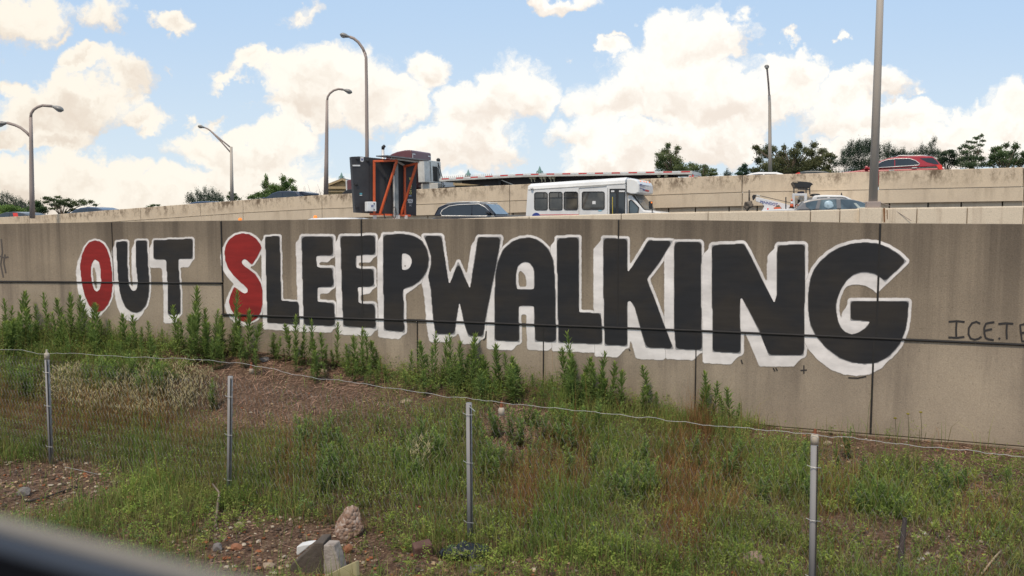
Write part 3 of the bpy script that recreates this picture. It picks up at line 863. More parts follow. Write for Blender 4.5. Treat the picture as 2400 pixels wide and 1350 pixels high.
me = bpy.data.meshes.new("park_ground"); me.from_pydata(V, [], Fc); me.materials.append(M_turf)
g2 = bpy.data.objects.new("park_ground", me); COL.objects.link(g2); tag(g2, kind="structure")
# ------------------------------------------------------------------ shared vehicle materials
def paint(name, c, rough=.28): return mat(name, c, rough, var=.06, scale=2, spec=.5, coat=.35, dirt=((.16, .14, .12), 1.2, .18))
M_glass = mat("tinted_glass", (.022, .026, .030), .06, var=.25, scale=1.5, spec=.8)
M_glass_lt = mat("windscreen_glass", (.07, .10, .12), .08, var=.6, scale=2.2, spec=.8)
M_chrome = mat("chrome_trim", (.62, .61, .59), .30, .25, var=.1)
M_silver = mat("bare_aluminium", (.56, .54, .50), .45, .15, var=.18, scale=3)
M_tyre = mat("tyre_rubber", (.022, .021, .020), .85)
M_rim = mat("wheel_rim", (.35, .35, .36), .35, .7)
M_black = M_black; M_blk = mat("black_plastic", (.022, .022, .024), .55, var=.2)
M_redl = mat("red_lens", (.50, .03, .025), .25, emit=((.9, .06, .04), .25))
M_headl = mat("headlight_lens", (.55, .56, .58), .12)
M_amber = mat("amber_lens", (.85, .20, .02), .3, emit=((1, .28, .03), .5))
M_whitep = paint("white_vehicle_paint", (.74, .73, .72), .4)

def wheel(T, x, y, r=.34, w=.22):
    sgn = 1 if y > 0 else -1
    mb = MB()
    prof = [(r * .62, -w / 2), (r * .94, -w / 2), (r, -w * .3), (r, w * .3), (r * .94, w / 2), (r * .62, w / 2)]
    seg = 18; V = []
    for rr, yy_ in prof:
        for k in range(seg):
            a = 2 * math.pi * k / seg; V.append((x + rr * math.cos(a), y + yy_, r + rr * math.sin(a)))
    Fc = []
    for i in range(len(prof) - 1):
        for k in range(seg): Fc.append((i * seg + k, i * seg + (k + 1) % seg, (i + 1) * seg + (k + 1) % seg, (i + 1) * seg + k))
    mb.add(V, Fc); wh = mb.build("wheel", M_tyre, T.o, smooth=True)
    rm = MB(); rm.tube([(x, y + sgn * w * .36, r), (x, y - sgn * w * .3, r)], r * .63, 16)
    for k in range(5):
        a = 2 * math.pi * k / 5; rm.bar((x, y + sgn * w * .4, r), (x + math.cos(a) * r * .58, y + sgn * w * .4, r + math.sin(a) * r * .58), .06, .04)
    rm.build("rim", M_rim, wh)
    return wh

def car(T, sg, W, cabin, zb, xr, xf, zr, zh, pm, windows=(), screens=(), trim=None, tumble=.20, tail=True, rails=None, hoodx=None, lamp_px=None, gl=None):
    """cabin: side outline (x,z) above the belt zb; body runs xr..xf; zr tail height, zh bonnet front height"""
    h = W / 2
    hx = hoodx if hoodx is not None else max(p[0] for p in cabin)
    poly = [(xr + .06, .30), (xr - .02, .52), (xr, zr), (min(p[0] for p in cabin) + .02, zb), (hx, zb), (hx + .35 * (xf - hx), zb * .6 + zh * .4), (xf - .12, zh), (xf, zh - .22), (xf + .02, .45), (xf - .10, .28)]
    # wheel arches cut into the lower edge
    xa, xb = xf - .85, xr + .85
    arch = []
    for cx in (xa, xb):
        arch += [(cx + .40 * math.cos(a), .30 + .42 * math.sin(a)) for a in np.linspace(0, math.pi, 7)]
    poly = poly + arch
    mb = MB(); mb.prism([(x, -h, z) for x, z in poly], (0, W, 0))
    body = mb.build("body", pm, T.o, bevel=.05)
    yv = lambda z: h - .03 - tumble * max(0, z - zb)
    mb = MB(); n = len(cabin)
    V = [(x, yv(z), z) for x, z in cabin] + [(x, -yv(z), z) for x, z in cabin]
    mb.add(V, [tuple(range(n - 1, -1, -1)), tuple(range(n, 2 * n))] + [(i, (i + 1) % n, n + (i + 1) % n, n + i) for i in range(n)])
    mb.build("cabin", pm, T.o, bevel=.06)
    for wd in windows:
        for s_ in (1, -1):
            mb = MB(); mb.add([(x, s_ * (yv(z) + .010), z) for x, z in wd], [tuple(range(len(wd)))])
            mb.build("window", gl or M_glass, T.o)
    for (a, b, ins) in screens:
        d = Vector((b[0] - a[0], 0, b[1] - a[1])); nn = Vector((-d.z, 0, d.x)).normalized()
        mid = (a[0] + b[0]) / 2
        if nn.x * (mid - sum(p[0] for p in cabin) / n) < 0 and abs(nn.x) > .2: nn = -nn
        if nn.z < 0: nn = -nn
        A = Vector((a[0], 0, a[1])) + d * .06 + nn * .015; B = Vector((b[0], 0, b[1])) - d * .06 + nn * .015
        ya, yb = yv(a[1]) - ins, yv(b[1]) - ins
        MB().add([A + Vector((0, ya, 0)), A - Vector((0, ya, 0)), B - Vector((0, yb, 0)), B + Vector((0, yb, 0))], [(0, 1, 2, 3)]).build("windscreen", M_glass_lt, T.o)
    if trim:
        for s_ in (1, -1):
            pts = [(x, s_ * (yv(z) + .020), z) for x, z in trim]
            MB().tube(pts + pts[:2], .020, 6).build("window_trim", M_chrome, T.o, smooth=True)
    if rails:
        for s_ in (1, -1):
            MB().tube([(x, s_ * (yv(z) - .12), z) for x, z in rails], .022, 6).build("roof_rail", M_chrome, T.o, smooth=True)
    for x in (xa, xb):
        for s_ in (1, -1): wheel(T, x, s_ * (h - .13))
    for s_ in (1, -1):
        MB().box((xr + .02, s_ * (h - .16), zr - .14), (.12, .30, .17)).build("tail_light", M_redl, T.o, bevel=.02)
        MB().box((xf - .08, s_ * (h - .24), zh - .12), (.18, .36, .13)).build("headlight", M_headl, T.o, bevel=.03)
        mx_ = hx - .25
        MB().box((mx_, s_ * (h + .09), zb + .10), (.14, .20, .14)).build("wing_mirror", pm if pm is not M_whitep else M_whitep, T.o, bevel=.04)
    return T

def tr(T, y, pts): return [(p.x, p.z) for p in (T.px(a, b, y) for a, b in pts)]
Z1 = (980, 360), 580 / 2400
Z2 = (1500, 280), 580 / 2400
Z3 = (1900, 280), 500 / 2400
Z4 = (600, 300), 500 / 2400
Z5 = (820, 330), 240 / 1705
Z6 = (1720, 410), 360 / 2400
LOWROT = -math.atan(.267); SLOPE = .045
def low_thing(name, px, Y, label, cat, group=None, rot=0.0):
    p = at(px, 500, Y); x, y = p.x, p.y
    return Thing(name, (x, y, road_z(x, y)), (0, -math.atan(.045 * math.cos(LOWROT)), LOWROT + rot), label, cat, group)
UPROT = math.pi - math.atan(.42)
def up_thing(name, px, Y, label, cat, pitch=0.0, group=None):
    p = at(px, 400, Y); x, y = p.x, p.y
    dz = upper_z(x + 1.5 * math.cos(UPROT), y + 1.5 * math.sin(UPROT)) - upper_z(x - 1.5 * math.cos(UPROT), y - 1.5 * math.sin(UPROT))
    return Thing(name, (x, y, upper_z(x, y)), (0, -math.atan(dz / 3.0), UPROT), label, cat, group)

# ------------------------------------------------------------------ dark estate car
T = low_thing("parked_car", 1110, 31.0, "dark navy estate car with chrome window frame in front of the white bus", "car"); T.o.name = "dark_car"
W = 1.92; yy0 = -(W / 2 - .1)
cab = tr(T, yy0, zz(*Z1, [(150, 608), (190, 520), (262, 490), (400, 477), (560, 474), (652, 484), (760, 608)]))
zb = tr(T, yy0, zz(*Z1, [(400, 612)]))[0][1]
cab = [(x, max(z, zb)) for x, z in cab]
win = tr(T, yy0, zz(*Z1, [(228, 575), (250, 545), (300, 514), (400, 499), (520, 495), (520, 602), (244, 602)]))
win2 = tr(T, yy0, zz(*Z1, [(532, 495), (590, 492), (640, 515), (735, 602), (532, 603)]))
trim = tr(T, yy0, zz(*Z1, [(222, 578), (240, 545), (300, 510), (400, 495), (590, 489), (645, 514), (748, 606), (500, 606), (238, 603)]))
xr = min(p[0] for p in cab) - .12
M_navy = paint("navy_paint", (.014, .017, .027), .2)
car(T, -1, W, cab, zb, xr, xr + 4.95, zb - .06, zb - .17, M_navy, [win, win2], [(cab[5], cab[6], .06), (cab[0], cab[1], .12)], trim, rails=[(p[0], p[1] + .03) for p in cab[2:6]])

# ------------------------------------------------------------------ white minibus
T = low_thing("minibus", 1390, 38.5, "white paratransit minibus with row of dark windows and overhanging front cap", "bus", rot=-.16)
W = 2.35; ys = -W / 2
b = lambda pts: tr(T, ys, zz(*Z1, pts))
(x0, z_b0), (x1, _), = b([(1040, 610), (2018, 580)])
ztop = b([(1600, 255)])[0][1]; zc = b([(1500, 322)])[0][1]
rx = b([(1062, 300)])[0][0]
def rect(xa, xb, hw, z): return [(xa, -hw, z), (xb, -hw, z), (xb, hw, z), (xa, hw, z)]
h = W / 2
mb = MB(); mb.loft([rect(x0, x1, h, .45), rect(x0 + .01, x1, h, z_b0), rect(rx - .02, x1, h, zc - .01)])
mb.build("body", M_whitep, T.o, bevel=.03)
M_roofw = paint("white_roof_paint", (.80, .79, .77), .4)
mb = MB(); mb.loft([rect(rx - .015, x1, h - .005, zc), rect(rx, x1, h - .03, zc + .16), rect(rx + .02, x1, h - .12, ztop - .08), rect(rx + .05, x1, h - .28, ztop)])
mb.build("roof", M_roofw, T.o, bevel=.02)
MB().box(((rx + x1) / 2, -h - .005, zc), (x1 - rx - .04, .03, .03)).build("gutter", M_silver, T.o)
# cap over the cab: bulbous nose
cap = b([(2022, 242), (2060, 241), (2100, 247), (2132, 264), (2148, 296), (2152, 340), (2148, 376), (2115, 392), (2062, 390), (2024, 376)])
rings = []
ccx = sum(p[0] for p in cap) / len(cap)
for yv_, k in ((-h, .90), (-h + .05, .97), (-h + .22, 1), (h - .22, 1), (h - .05, .97), (h, .90)):
    rings.append([(x1 + .005 + (x - x1 - .005) * k, yv_, (z - 2.3) * (1 - (1 - k) * .5) + 2.3) for x, z in cap])
mb = MB(); mb.loft(rings); capo = mb.build("front_cap", M_roofw, T.o, bevel=.03)
# cab: door, pillar, bonnet
bn = b([(2012, 400), (2052, 398), (2105, 440), (2176, 548), (2300, 562), (2420, 590)])
cabp = [(x1 + .01, .5)] + [(x1 + .01, bn[0][1])] + bn[1:2] + [bn[3]] + bn[4:] + [(bn[5][0] + .25, bn[5][1] - .35), (bn[5][0] + .3, .5)]
mb = MB(); mb.prism([(x, -.98, z) for x, z in cabp], (0, 1.96, 0)); mb.build("cab", M_whitep, T.o, bevel=.06)
a_, c_ = b([(2052, 400), (2176, 546)])
d = Vector((c_[0] - a_[0], 0, c_[1] - a_[1])); nn = Vector((-d.z, 0, d.x)).normalized()
nn = nn if nn.x > 0 else -nn
A = Vector((a_[0], 0, a_[1])) + nn * .075; B = Vector((c_[0], 0, c_[1])) + nn * .04
MB().add([A + Vector((0, -.9, 0)), A + Vector((0, .9, 0)), B + Vector((0, .92, 0)), B + Vector((0, -.92, 0))], [(0, 1, 2, 3)]).build("windscreen", M_glass_lt, T.o)
def panel(name, pts, m, yo, parent=None, lip=None):
    q = b(pts); mb = MB(); mb.prism([(x, ys - yo, z) for x, z in q], (0, .02, 0)); o = mb.build(name, m, parent or T.o)
    if lip:
        t_ = [(x, ys - yo - .004, z) for x, z in q]; MB().tube(t_ + t_[:2], .022, 6).build("window_frame", M_blk, o, smooth=True)
    return o
def rrect(x0, y0, x1_, y1, r=16):
    return [(x0 + r, y0), (x1_ - r, y0), (x1_ - r * .3, y0 + r * .3), (x1_, y0 + r), (x1_, y1 - r), (x1_ - r * .3, y1 - r * .3), (x1_ - r, y1), (x0 + r, y1), (x0 + r * .3, y1 - r * .3), (x0, y1 - r), (x0, y0 + r), (x0 + r * .3, y0 + r * .3)]
M_busglass = mat("bus_glass", (.050, .048, .044), .05, var=.7, scale=1.6, spec=.8, dirt=((.16, .14, .11), 1.1, .8))
for (xa, ya, xb, yb) in ((1130, 377, 1254, 546), (1272, 374, 1398, 546), (1416, 372, 1548, 544), (1592, 371, 1806, 541)):
    o = panel("window", rrect(xa, ya, xb, yb), M_busglass, .006, lip=True)
    if xb < 1600:
        q = b([(xa + 4, ya + 55), (xb - 4, ya + 54)])
        MB().bar((q[0][0], ys - .015, q[0][1]), (q[1][0], ys - .015, q[1][1]), .02, .035).build("window_bar", M_blk, o)
        q = b([((xa + xb) / 2 + 28, ya + 6), ((xa + xb) / 2 + 28, ya + 54)])
        MB().bar((q[0][0], ys - .015, q[0][1]), (q[1][0], ys - .015, q[1][1]), .02, .03).build("window_bar", M_blk, o)
    if xb > 1700:
        q = b([(1690, 460), (1722, 460), (1722, 490), (1690, 490)])
        MB().prism([(x, ys - .010, z) for x, z in q], (0, .004, 0)).build("notice", M_whitep, o)
dr = panel("door", [(1856, 341), (2010, 339), (2008, 640), (1855, 640)], M_blk, .01)
dr["label"] = "dark two leaf glazed passenger door"
for xa, xb in ((1866, 1918), (1945, 2002)):
    q = b([(xa, 385), (xb, 385), (xb, 630), (xa, 630)])
    MB().prism([(x, ys - .018, z) for x, z in q], (0, .006, 0)).build("pane", M_glass, dr)
for xa, xb in ((1873, 1903), (1950, 2004)):
    q = b([(xa, 357), (xb, 357), (xb, 373), (xa, 373)])
    MB().prism([(x, ys - .020, z) for x, z in q], (0, .006, 0)).build("sticker", M_whitep, dr)
q = b([(1888, 420), (1888, 600)]); M_yel = mat("yellow_rail", (.55, .42, .08), .4)
MB().bar((q[0][0], ys - .03, q[0][1]), (q[1][0], ys - .03, q[1][1]), .03).build("grab_rail", M_yel, dr)
panel("cab_door_window", [(2036, 462), (2050, 450), (2064, 455), (2128, 522), (2114, 640), (2034, 640)], M_glass_lt, -.18, lip=True)
q = b([(1828, 312), (1562, 330)]); MB().bar((q[0][0], ys - .02, q[0][1]), (q[1][0], ys - .02, q[1][1]), .03, .03).build("door_track", M_silver, T.o)
for x_ in (1560, 1838):
    q = b([(x_, 335), (x_, 620)]); MB().bar((q[0][0], ys - .002, q[0][1]), (q[1][0], ys - .002, q[1][1]), .012, .03).build("panel_seam", mat("seam_grey", (.35, .34, .33), .7), T.o)
q = b([(1108, 340)])[0]; MB().sphere((q[0], ys - .06, q[1]), .07).build("camera_dome", M_silver, T.o, smooth=True)
# mirror on its arm, front left corner
q = b([(2248, 462), (2282, 462), (2282, 536), (2248, 536)])
mm = MB().prism([(x, ys - .20, z) for x, z in q], (0, .10, 0)).build("wing_mirror", M_blk, T.o, bevel=.02)
q2 = b([(2282, 520), (2282, 600)]); MB().tube([(q2[0][0] - .02, ys - .15, q2[0][1]), (q2[1][0] - .02, ys - .10, q2[1][1])], .02).build("mirror_arm", M_blk, mm)
q2 = b([(2270, 467), (2283, 467), (2283, 482), (2270, 482)]); MB().prism([(x, ys - .215, z) for x, z in q2], (0, .012, 0)).build("marker_light", M_amber, mm)
# lettering and stripes on the cap side
M_blue = mat("blue_vinyl", (.035, .06, .26), .5); M_redv = mat("red_vinyl", (.58, .05, .05), .5); M_greyv = mat("grey_vinyl", (.25, .25, .33), .5)
Z7 = (1440, 400), 200 / 2250
xcap = max(p[0] for p in cap) + .012
def capflat(pts, m, name, k):
    q = [T.pxx(*zz(*Z7, [pt])[0], xcap) for pt in pts]
    MB().prism([(xcap + .002 * k, v.y, v.z) for v in q], (.004, 0, 0)).build(name, m, capo)
capflat([(665, 365), (690, 347), (720, 350), (720, 390), (665, 383)], M_blue, "emblem", 0)
capflat([(724, 362), (905, 405), (905, 416), (724, 378)], M_greyv, "stripe", 0)
capflat([(662, 452), (740, 470), (800, 492), (808, 535), (770, 525), (750, 488), (662, 466)], M_blue, "stripe", 0)
capflat([(808, 493), (915, 520), (912, 560), (812, 537)], M_redv, "stripe", 1)
v0, v1 = T.pxx(*zz(*Z7, [(742, 445)])[0], xcap), T.pxx(*zz(*Z7, [(825, 462)])[0], xcap)
mb = MB(); text_mb(mb, "connect", Vector((xcap + .008, v0.y, v0.z)), Vector((0, 1, 0)), (0, 0, 1), .16, squeeze=1.3); mb.build("lettering", M_greyv, capo)
for yy_ in (-.75, -.2, .2, .75): MB().box((cap[3][0] - .02, yy_, cap[3][1] + .0), (.08, .08, .05)).build("marker_light", M_amber, capo)
q = b([(1145, 615)])[0]; rr_ = .155 * 1.0
MB().tube([(q[0], ys - .012, q[1] - .02), (q[0], ys + .01, q[1] - .02)], .22, 24).build("round_logo", M_blue, T.o)
q = b([(1180, 594), (1560, 592)]); MB().bar((q[0][0], ys - .003, q[0][1]), (q[1][0], ys - .003, q[1][1]), .02, .03).build("side_stripe", M_redv, T.o)
q = b([(1765, 553)])[0]; MB().box((q[0], ys - .004, q[1]), (.16, .02, .05)).build("sticker", mat("pale_blue_sticker", (.25, .5, .62), .5), T.o)
for x in (x0 + 1.5, bn[5][0] - .55):
    for s_ in (1, -1): wheel(T, x, s_ * (.98 if x < 0 else .86), .40, .24)
for s_ in (1, -1):
    MB().box((x0 - .01, s_ * (h - .2), 1.1), (.06, .16, .5)).build("tail_light", M_redl, T.o, bevel=.015)
    MB().box((bn[5][0] + .24, s_ * .75, 1.0), (.16, .35, .2)).build("headlight", M_headl, T.o, bevel=.03)

# ------------------------------------------------------------------ grey hatchback
T = low_thing("hatchback_car", 1960, 31.5, "grey hatchback with a bulging pale bag behind its rear side window, beside the lamp pole", "car")
W = 1.78; yy0 = -(W / 2 - .1)
c_ = lambda pts: tr(T, yy0, zz(*Z6, pts))
cab = c_([(975, 560), (1010, 490), (1080, 415), (1180, 385), (1350, 362), (1500, 355), (1700, 362), (1880, 388), (2020, 425), (2110, 470), (2230, 560)])
zb = c_([(1500, 556)])[0][1]; cab = [(x, max(z, zb)) for x, z in cab]
w1 = c_([(1118, 440), (1250, 405), (1312, 395), (1270, 530), (1210, 545), (1125, 495)])
w2 = c_([(1362, 390), (1600, 378), (1606, 540), (1326, 546)])
w3 = c_([(1665, 378), (1800, 385), (1960, 412), (2085, 468), (2075, 520), (1700, 536), (1672, 536)])
xr = min(p[0] for p in cab) - .10
M_grey = paint("grey_paint", (.19, .185, .19), .3)
M_gl2 = mat("hatch_glass", (.07, .10, .12), .06, var=.7, scale=2.0, spec=.8, dirt=((.22, .30, .33), 1.4, .7))  # pale blue blotches are reflections painted into the glass colour
car(T, -1, W, cab, zb, xr, xr + 4.4, zb - .04, zb - .2, M_grey, [w1, w2, w3], [(cab[8], cab[10], .08), (cab[1], cab[2], .1)], None, gl=M_gl2)
q = c_([(1480, 470)])[0]
M_bag = mat("pale_plastic_bag", (.45, .58, .66), .35, var=.45, scale=7)
random.seed(3)
mb = MB(); yg = -(W / 2 - .03 - .2 * (q[1] - zb)) - .012
mb.sphere((q[0], yg, q[1]), (.165, .035, .16), seg=14, rings=10)
mb.v = [(x + .02 * noise.noise(Vector((x * 9, y * 9, z * 9))), y, z + .02 * noise.noise(Vector((x * 8, z * 9, 3)))) for x, y, z in mb.v]
mb.build("bag_in_window", M_bag, T.o, smooth=True)
q = c_([(1870, 440), (1910, 440), (1970, 500), (2070, 500), (2065, 525), (1945, 528)])
MB().prism([(x, -(W / 2 - .03 - .2 * (z - zb)) - .014, z) for x, z in q], (0, .004, 0)).build("dashboard_reflection", mat("pale_dash_reflection", (.42, .47, .45), .4), T.o)  # pale dash reflection painted as a flat patch over the glass

# ------------------------------------------------------------------ tow truck behind it
T = low_thing("tow_truck", 1880, 36.5, "white tow truck with sloping lettered boom, black overhead rack and orange gear", "truck")
h = 1.15
t = lambda pts, y=-.6: tr(T, y, zz(*Z6, pts))
M_wht = paint("tow_white_paint", (.66, .66, .67), .45)
def tp(name, pts, m, y=-.6, th=.35, parent=None, bevel=.015):
    mb = MB(); mb.prism([(x, y, z) for x, z in t(pts, y)], (0, th, 0)); return mb.build(name, m, parent or T.o, bevel=bevel)
boom = tp("boom", [(338, 350), (385, 352), (700, 425), (912, 480), (912, 548), (770, 548), (705, 470), (660, 485), (620, 560), (620, 640), (420, 640), (440, 557), (475, 492), (440, 445), (342, 412)], M_wht, th=.3)
o1, o2 = t([(543, 462), (610, 474)], -.6); mb = MB()
text_mb(mb, "PENNDOT", (o1[0], -.612, o1[1]), Vector((o2[0] - o1[0], 0, o2[1] - o1[1])), (0.17, 0, 1), .115, bold=.012)
mb.build("lettering", M_blue, boom)
tp("boom_sheave", [(285, 330), (305, 305), (350, 312), (340, 355), (305, 398), (292, 380)], M_blk, th=.3)
tp("sheave_pin", [(350, 305), (412, 318), (395, 362), (380, 330), (350, 345)], M_silver, th=.25, y=-.56)
q = t([(345, 310), (905, 440)], -.45); MB().tube([(q[0][0], -.45, q[0][1]), (q[1][0], -.45, q[1][1])], .014, 6).build("winch_cable", M_blk, T.o)
fr = tp("upright_frame", [(915, 288), (1145, 288), (1145, 640), (1100, 640), (1100, 326), (953, 326), (953, 640), (915, 640)], M_wht, y=-.9, th=.25)
tp("upright_frame", [(915, 288), (1145, 288), (1145, 326), (915, 326)], M_wht, y=.6, th=.25)
q = t([(1045, 360)], -.4)[0]
wdisc = MB().tube([(q[0], -.55, q[1]), (q[0], -.3, q[1])], .10, 18).build("winch_drum", M_silver, T.o)
tp("winch_motor", [(1000, 385), (1035, 385), (1030, 470), (1000, 470)], M_blk, th=.2)
tp("hydraulic_valve", [(955, 460), (1010, 455), (1000, 520), (955, 520)], mat("dull_red", (.18, .03, .03), .6), th=.2)
rack = tp("overhead_rack", [(925, 104), (1040, 100), (1145, 108), (1205, 118), (1240, 150), (1215, 160), (1190, 200), (960, 195), (950, 165), (925, 128)], M_blk, y=-.8, th=1.5)
tp("rack_edge", [(930, 100), (1000, 108), (1000, 128), (930, 124)], mat("dull_wood", (.30, .24, .17), .7), y=-.82, th=.1, parent=rack)
for xx in (938, 1128, 1186):
    for y_ in (-.8, .6):
        q = t([(xx, 190), (xx, 300)], y_); MB().bar((q[0][0], y_, q[0][1]), (q[1][0], y_, q[1][1]), .045).build("rack_leg", M_blk, T.o)
q = t([(1000, 222), (1180, 228)], -.8); MB().bar((q[0][0], -.8, q[0][1]), (q[1][0], -.8, q[1][1]), .05).build("rack_rail", M_blk, T.o)
tp("rotating_beacon", [(990, 285), (1000, 262), (1095, 258), (1110, 285)], mat("dark_blue_lens", (.03, .03, .08), .3), y=-.5, th=.3)
M_or = mat("orange_plastic", (.62, .10, .03), .45)
tp("toolbox", [(628, 505), (732, 503), (735, 552), (628, 554)], M_or, y=-.95, th=.3)
tp("reflector", [(520, 520), (545, 515), (540, 556), (515, 556)], M_redl, y=-.95, th=.05)
q = t([(560, 540), (780, 530)], -.95); MB().bar((q[0][0], -.95, q[0][1]), (q[1][0], -.95, q[1][1]), .03).build("side_rail", M_silver, T.o)
q = t([(812, 345), (812, 560)], -1.0); MB().bar((q[0][0], -1.0, q[0][1]), (q[1][0], -1.0, q[1][1]), .045).build("marker_post", M_blk, T.o)
# dirty hook block hung behind the boom
M_mud = mat("greasy_brown", (.14, .115, .092), .9, var=.6, scale=14, bump=1, bscale=18)
q = t([(240, 235), (240, 410), (237, 475)], -.5); mb = MB()
mb.tube([(q[0][0], -.5, q[0][1]), (q[1][0], -.5, q[1][1])], .035, 8)
mb.sphere((q[2][0], -.5, q[2][1]), (.19, .15, .19), seg=16, rings=12)
mb.v = [(x + .10 * noise.noise(Vector((x * 7, y * 5, z * 5))), y + .08 * noise.noise(Vector((x * 5, z * 5, 1))), z + .10 * noise.noise(Vector((z * 8, x * 7, 4)))) if i >= 16 else (x, y, z) for i, (x, y, z) in enumerate(mb.v)]
mb.build("hook_block", M_mud, T.o, smooth=True)["label"] = "brown greasy hook block with upright stick behind the boom"
# cab and deck
cabw = t([(1222, 420), (1232, 345), (1262, 320), (1400, 312), (1680, 316), (1790, 350), (1880, 400), (1980, 470), (2150, 500)], -1.0)
poly = [(cabw[0][0], .6)] + cabw + [(cabw[-1][0] + .1, .6)]
MB().prism([(x, -1.0, z) for x, z in poly], (0, 2.0, 0)).build("cab", M_whitep, T.o, bevel=.1)
q = t([(1300, 352), (1460, 345), (1460, 400), (1290, 400)], -1.0); MB().prism([(x, -1.012, z) for x, z in q], (0, .02, 0)).build("window", M_glass, T.o)
q = t([(1500, 345), (1740, 350), (1830, 400), (1500, 400)], -1.0); MB().prism([(x, -1.012, z) for x, z in q], (0, .02, 0)).build("window", M_glass, T.o)
q = t([(1270, 312)], -.6)[0]; MB().sphere((q[0], -.5, q[1]), (.22, .3, .06)).build("roof_beacon", M_blk, T.o, smooth=True)
q = t([(1682, 316), (1682, 276)], -.6); MB().tube([(q[0][0], -.6, q[0][1]), (q[1][0], -.6, q[1][1])], [.04, .012], 6).build("antenna", M_blk, T.o)
dx0, dx1 = t([(430, 600)])[0][0], cabw[0][0]
MB().box(((dx0 + dx1) / 2, 0, .95), (dx1 - dx0, 2.2, .3)).build("deck", M_wht, T.o, bevel=.03)
for x in (dx0 + 1.0, cabw[-2][0] + .1):
    for s_ in (1, -1): wheel(T, x, s_ * .95, .42, .26)
# traffic cone carried on its deck
q = T.px(*zz(*Z6, [(902, 470)])[0], -.98); zt = T.px(*zz(*Z6, [(905, 372)])[0], -.98).z
wq = T.M @ Vector((q.x, -.98, 1.12)); dzc = zt - 1.12
cone = Thing("traffic_cone", wq, (0, 0, LOWROT), "orange traffic cone standing on the tow truck beside its white upright frame", "traffic cone")
MB().box((0, 0, .02), (.22, .22, .04)).build("cone_base", M_blk, cone.o)
MB().tube([(0, 0, .04), (0, 0, dzc * .45)], [.085, .06], 12).build("cone_body", M_or, cone.o, smooth=True)
MB().tube([(0, 0, dzc * .45), (0, 0, dzc * .72)], [.06, .04], 12).build("cone_band", M_whitep, cone.o, smooth=True)
MB().tube([(0, 0, dzc * .72), (0, 0, dzc)], [.04, .02], 12).build("cone_tip", M_or, cone.o, smooth=True)

# ------------------------------------------------------------------ cars of which little more than the roof shows
def roof_car(T, sg, roofpx, L_, W, pm, cat=None, rails=False, xshift=0.0, kind='hatch'):
    """roofpx: traced roofline, ordered rear to front"""
    pts = tr(T, sg * (W / 2 - .35), roofpx)
    if pts[0][0] > pts[-1][0]: pts = pts[::-1]
    zt = max(z for _, z in pts)
    xr_, xf_ = pts[0][0], pts[-1][0]
    zb = min(.66 * zt, min(z for _, z in pts) - .05)
    cab = [(xr_ - .14 - .25 * (pts[0][1] - zb), zb)] + pts + [(xf_ + 1.1 * (pts[-1][1] - zb) + .1, zb)]
    k = len(cab)
    m1 = (xr_ + xf_) / 2
    up = lambda x: float(np.interp(x, [p[0] for p in cab], [p[1] for p in cab]))
    def win(xa, xb):
        xs_ = np.linspace(xa, xb, 6); return [(x, max(zb + .07, min(up(x) - .09, zt - .1))) for x in xs_] + [(xb, zb + .04), (xa, zb + .04)]
    xa0, xb0 = cab[0][0] + .45, cab[-1][0] - .25
    car(T, sg, W, cab, zb, cab[0][0] - .08, cab[0][0] - .08 + L_, zb - .05, zb - .2, pm,
        [win(xa0, m1 - .04), win(m1 + .04, xb0)], [(cab[-2], cab[-1], .1), (cab[0], cab[1], .12)], None,
        rails=[(x, z + .05) for x, z in pts[1:-1]] if rails else None)
    return pts, cab
T = up_thing("sport_utility_car", 2115, 38.0, "red sport utility car with roof rails driving left on the upper road at right", "car")
W = 1.84; yy0 = W / 2 - .12
c3 = lambda pts: tr(T, yy0, zz(*Z3, pts))
cab = c3([(1478, 525), (1430, 468), (1380, 420), (1345, 411), (1200, 408), (960, 420), (870, 435), (760, 476), (640, 546), (560, 568)])
zb = c3([(1100, 556)])[0][1]; cab = [(x, max(z, zb)) for x, z in cab]
wA = c3([(950, 449), (1110, 446), (1175, 467), (1214, 499), (1200, 512), (950, 526)])
wB = c3([(735, 512), (800, 480), (860, 460), (940, 450), (940, 527), (740, 540)])
wC = c3([(1225, 436), (1375, 432), (1420, 470), (1440, 503), (1400, 504), (1310, 482)])
trimp = c3([(730, 515), (800, 476), (860, 455), (960, 443), (1110, 440), (1180, 463), (1225, 498), (1210, 516), (950, 532), (735, 546)])
xr = min(p[0] for p in cab) - .08
M_redp = paint("red_paint_car", (.36, .022, .030), .22)
car(T, 1, W, cab, zb, xr, xr + 4.75, zb - .02, zb - .12, M_redp, [wA, wB, wC], [(cab[-2], cab[-3], .08)], trimp, rails=c3([(960, 420), (1000, 404), (1290, 402), (1310, 412)]))
for hx0 in ((880, 574), (1135, 546)):
    q = c3([hx0, (hx0[0] + 58, hx0[1] - 3)]); MB().bar((q[0][0], W / 2 + .02, q[0][1]), (q[1][0], W / 2 + .02, q[1][1]), .04, .04).build("door_handle", M_chrome, T.o)
q = c3([(1408, 515), (1470, 512), (1480, 540), (1475, 565), (1440, 562)]); MB().prism([(x, W / 2 - .03, z) for x, z in q], (0, .06, 0)).build("tail_light", M_redl, T.o)

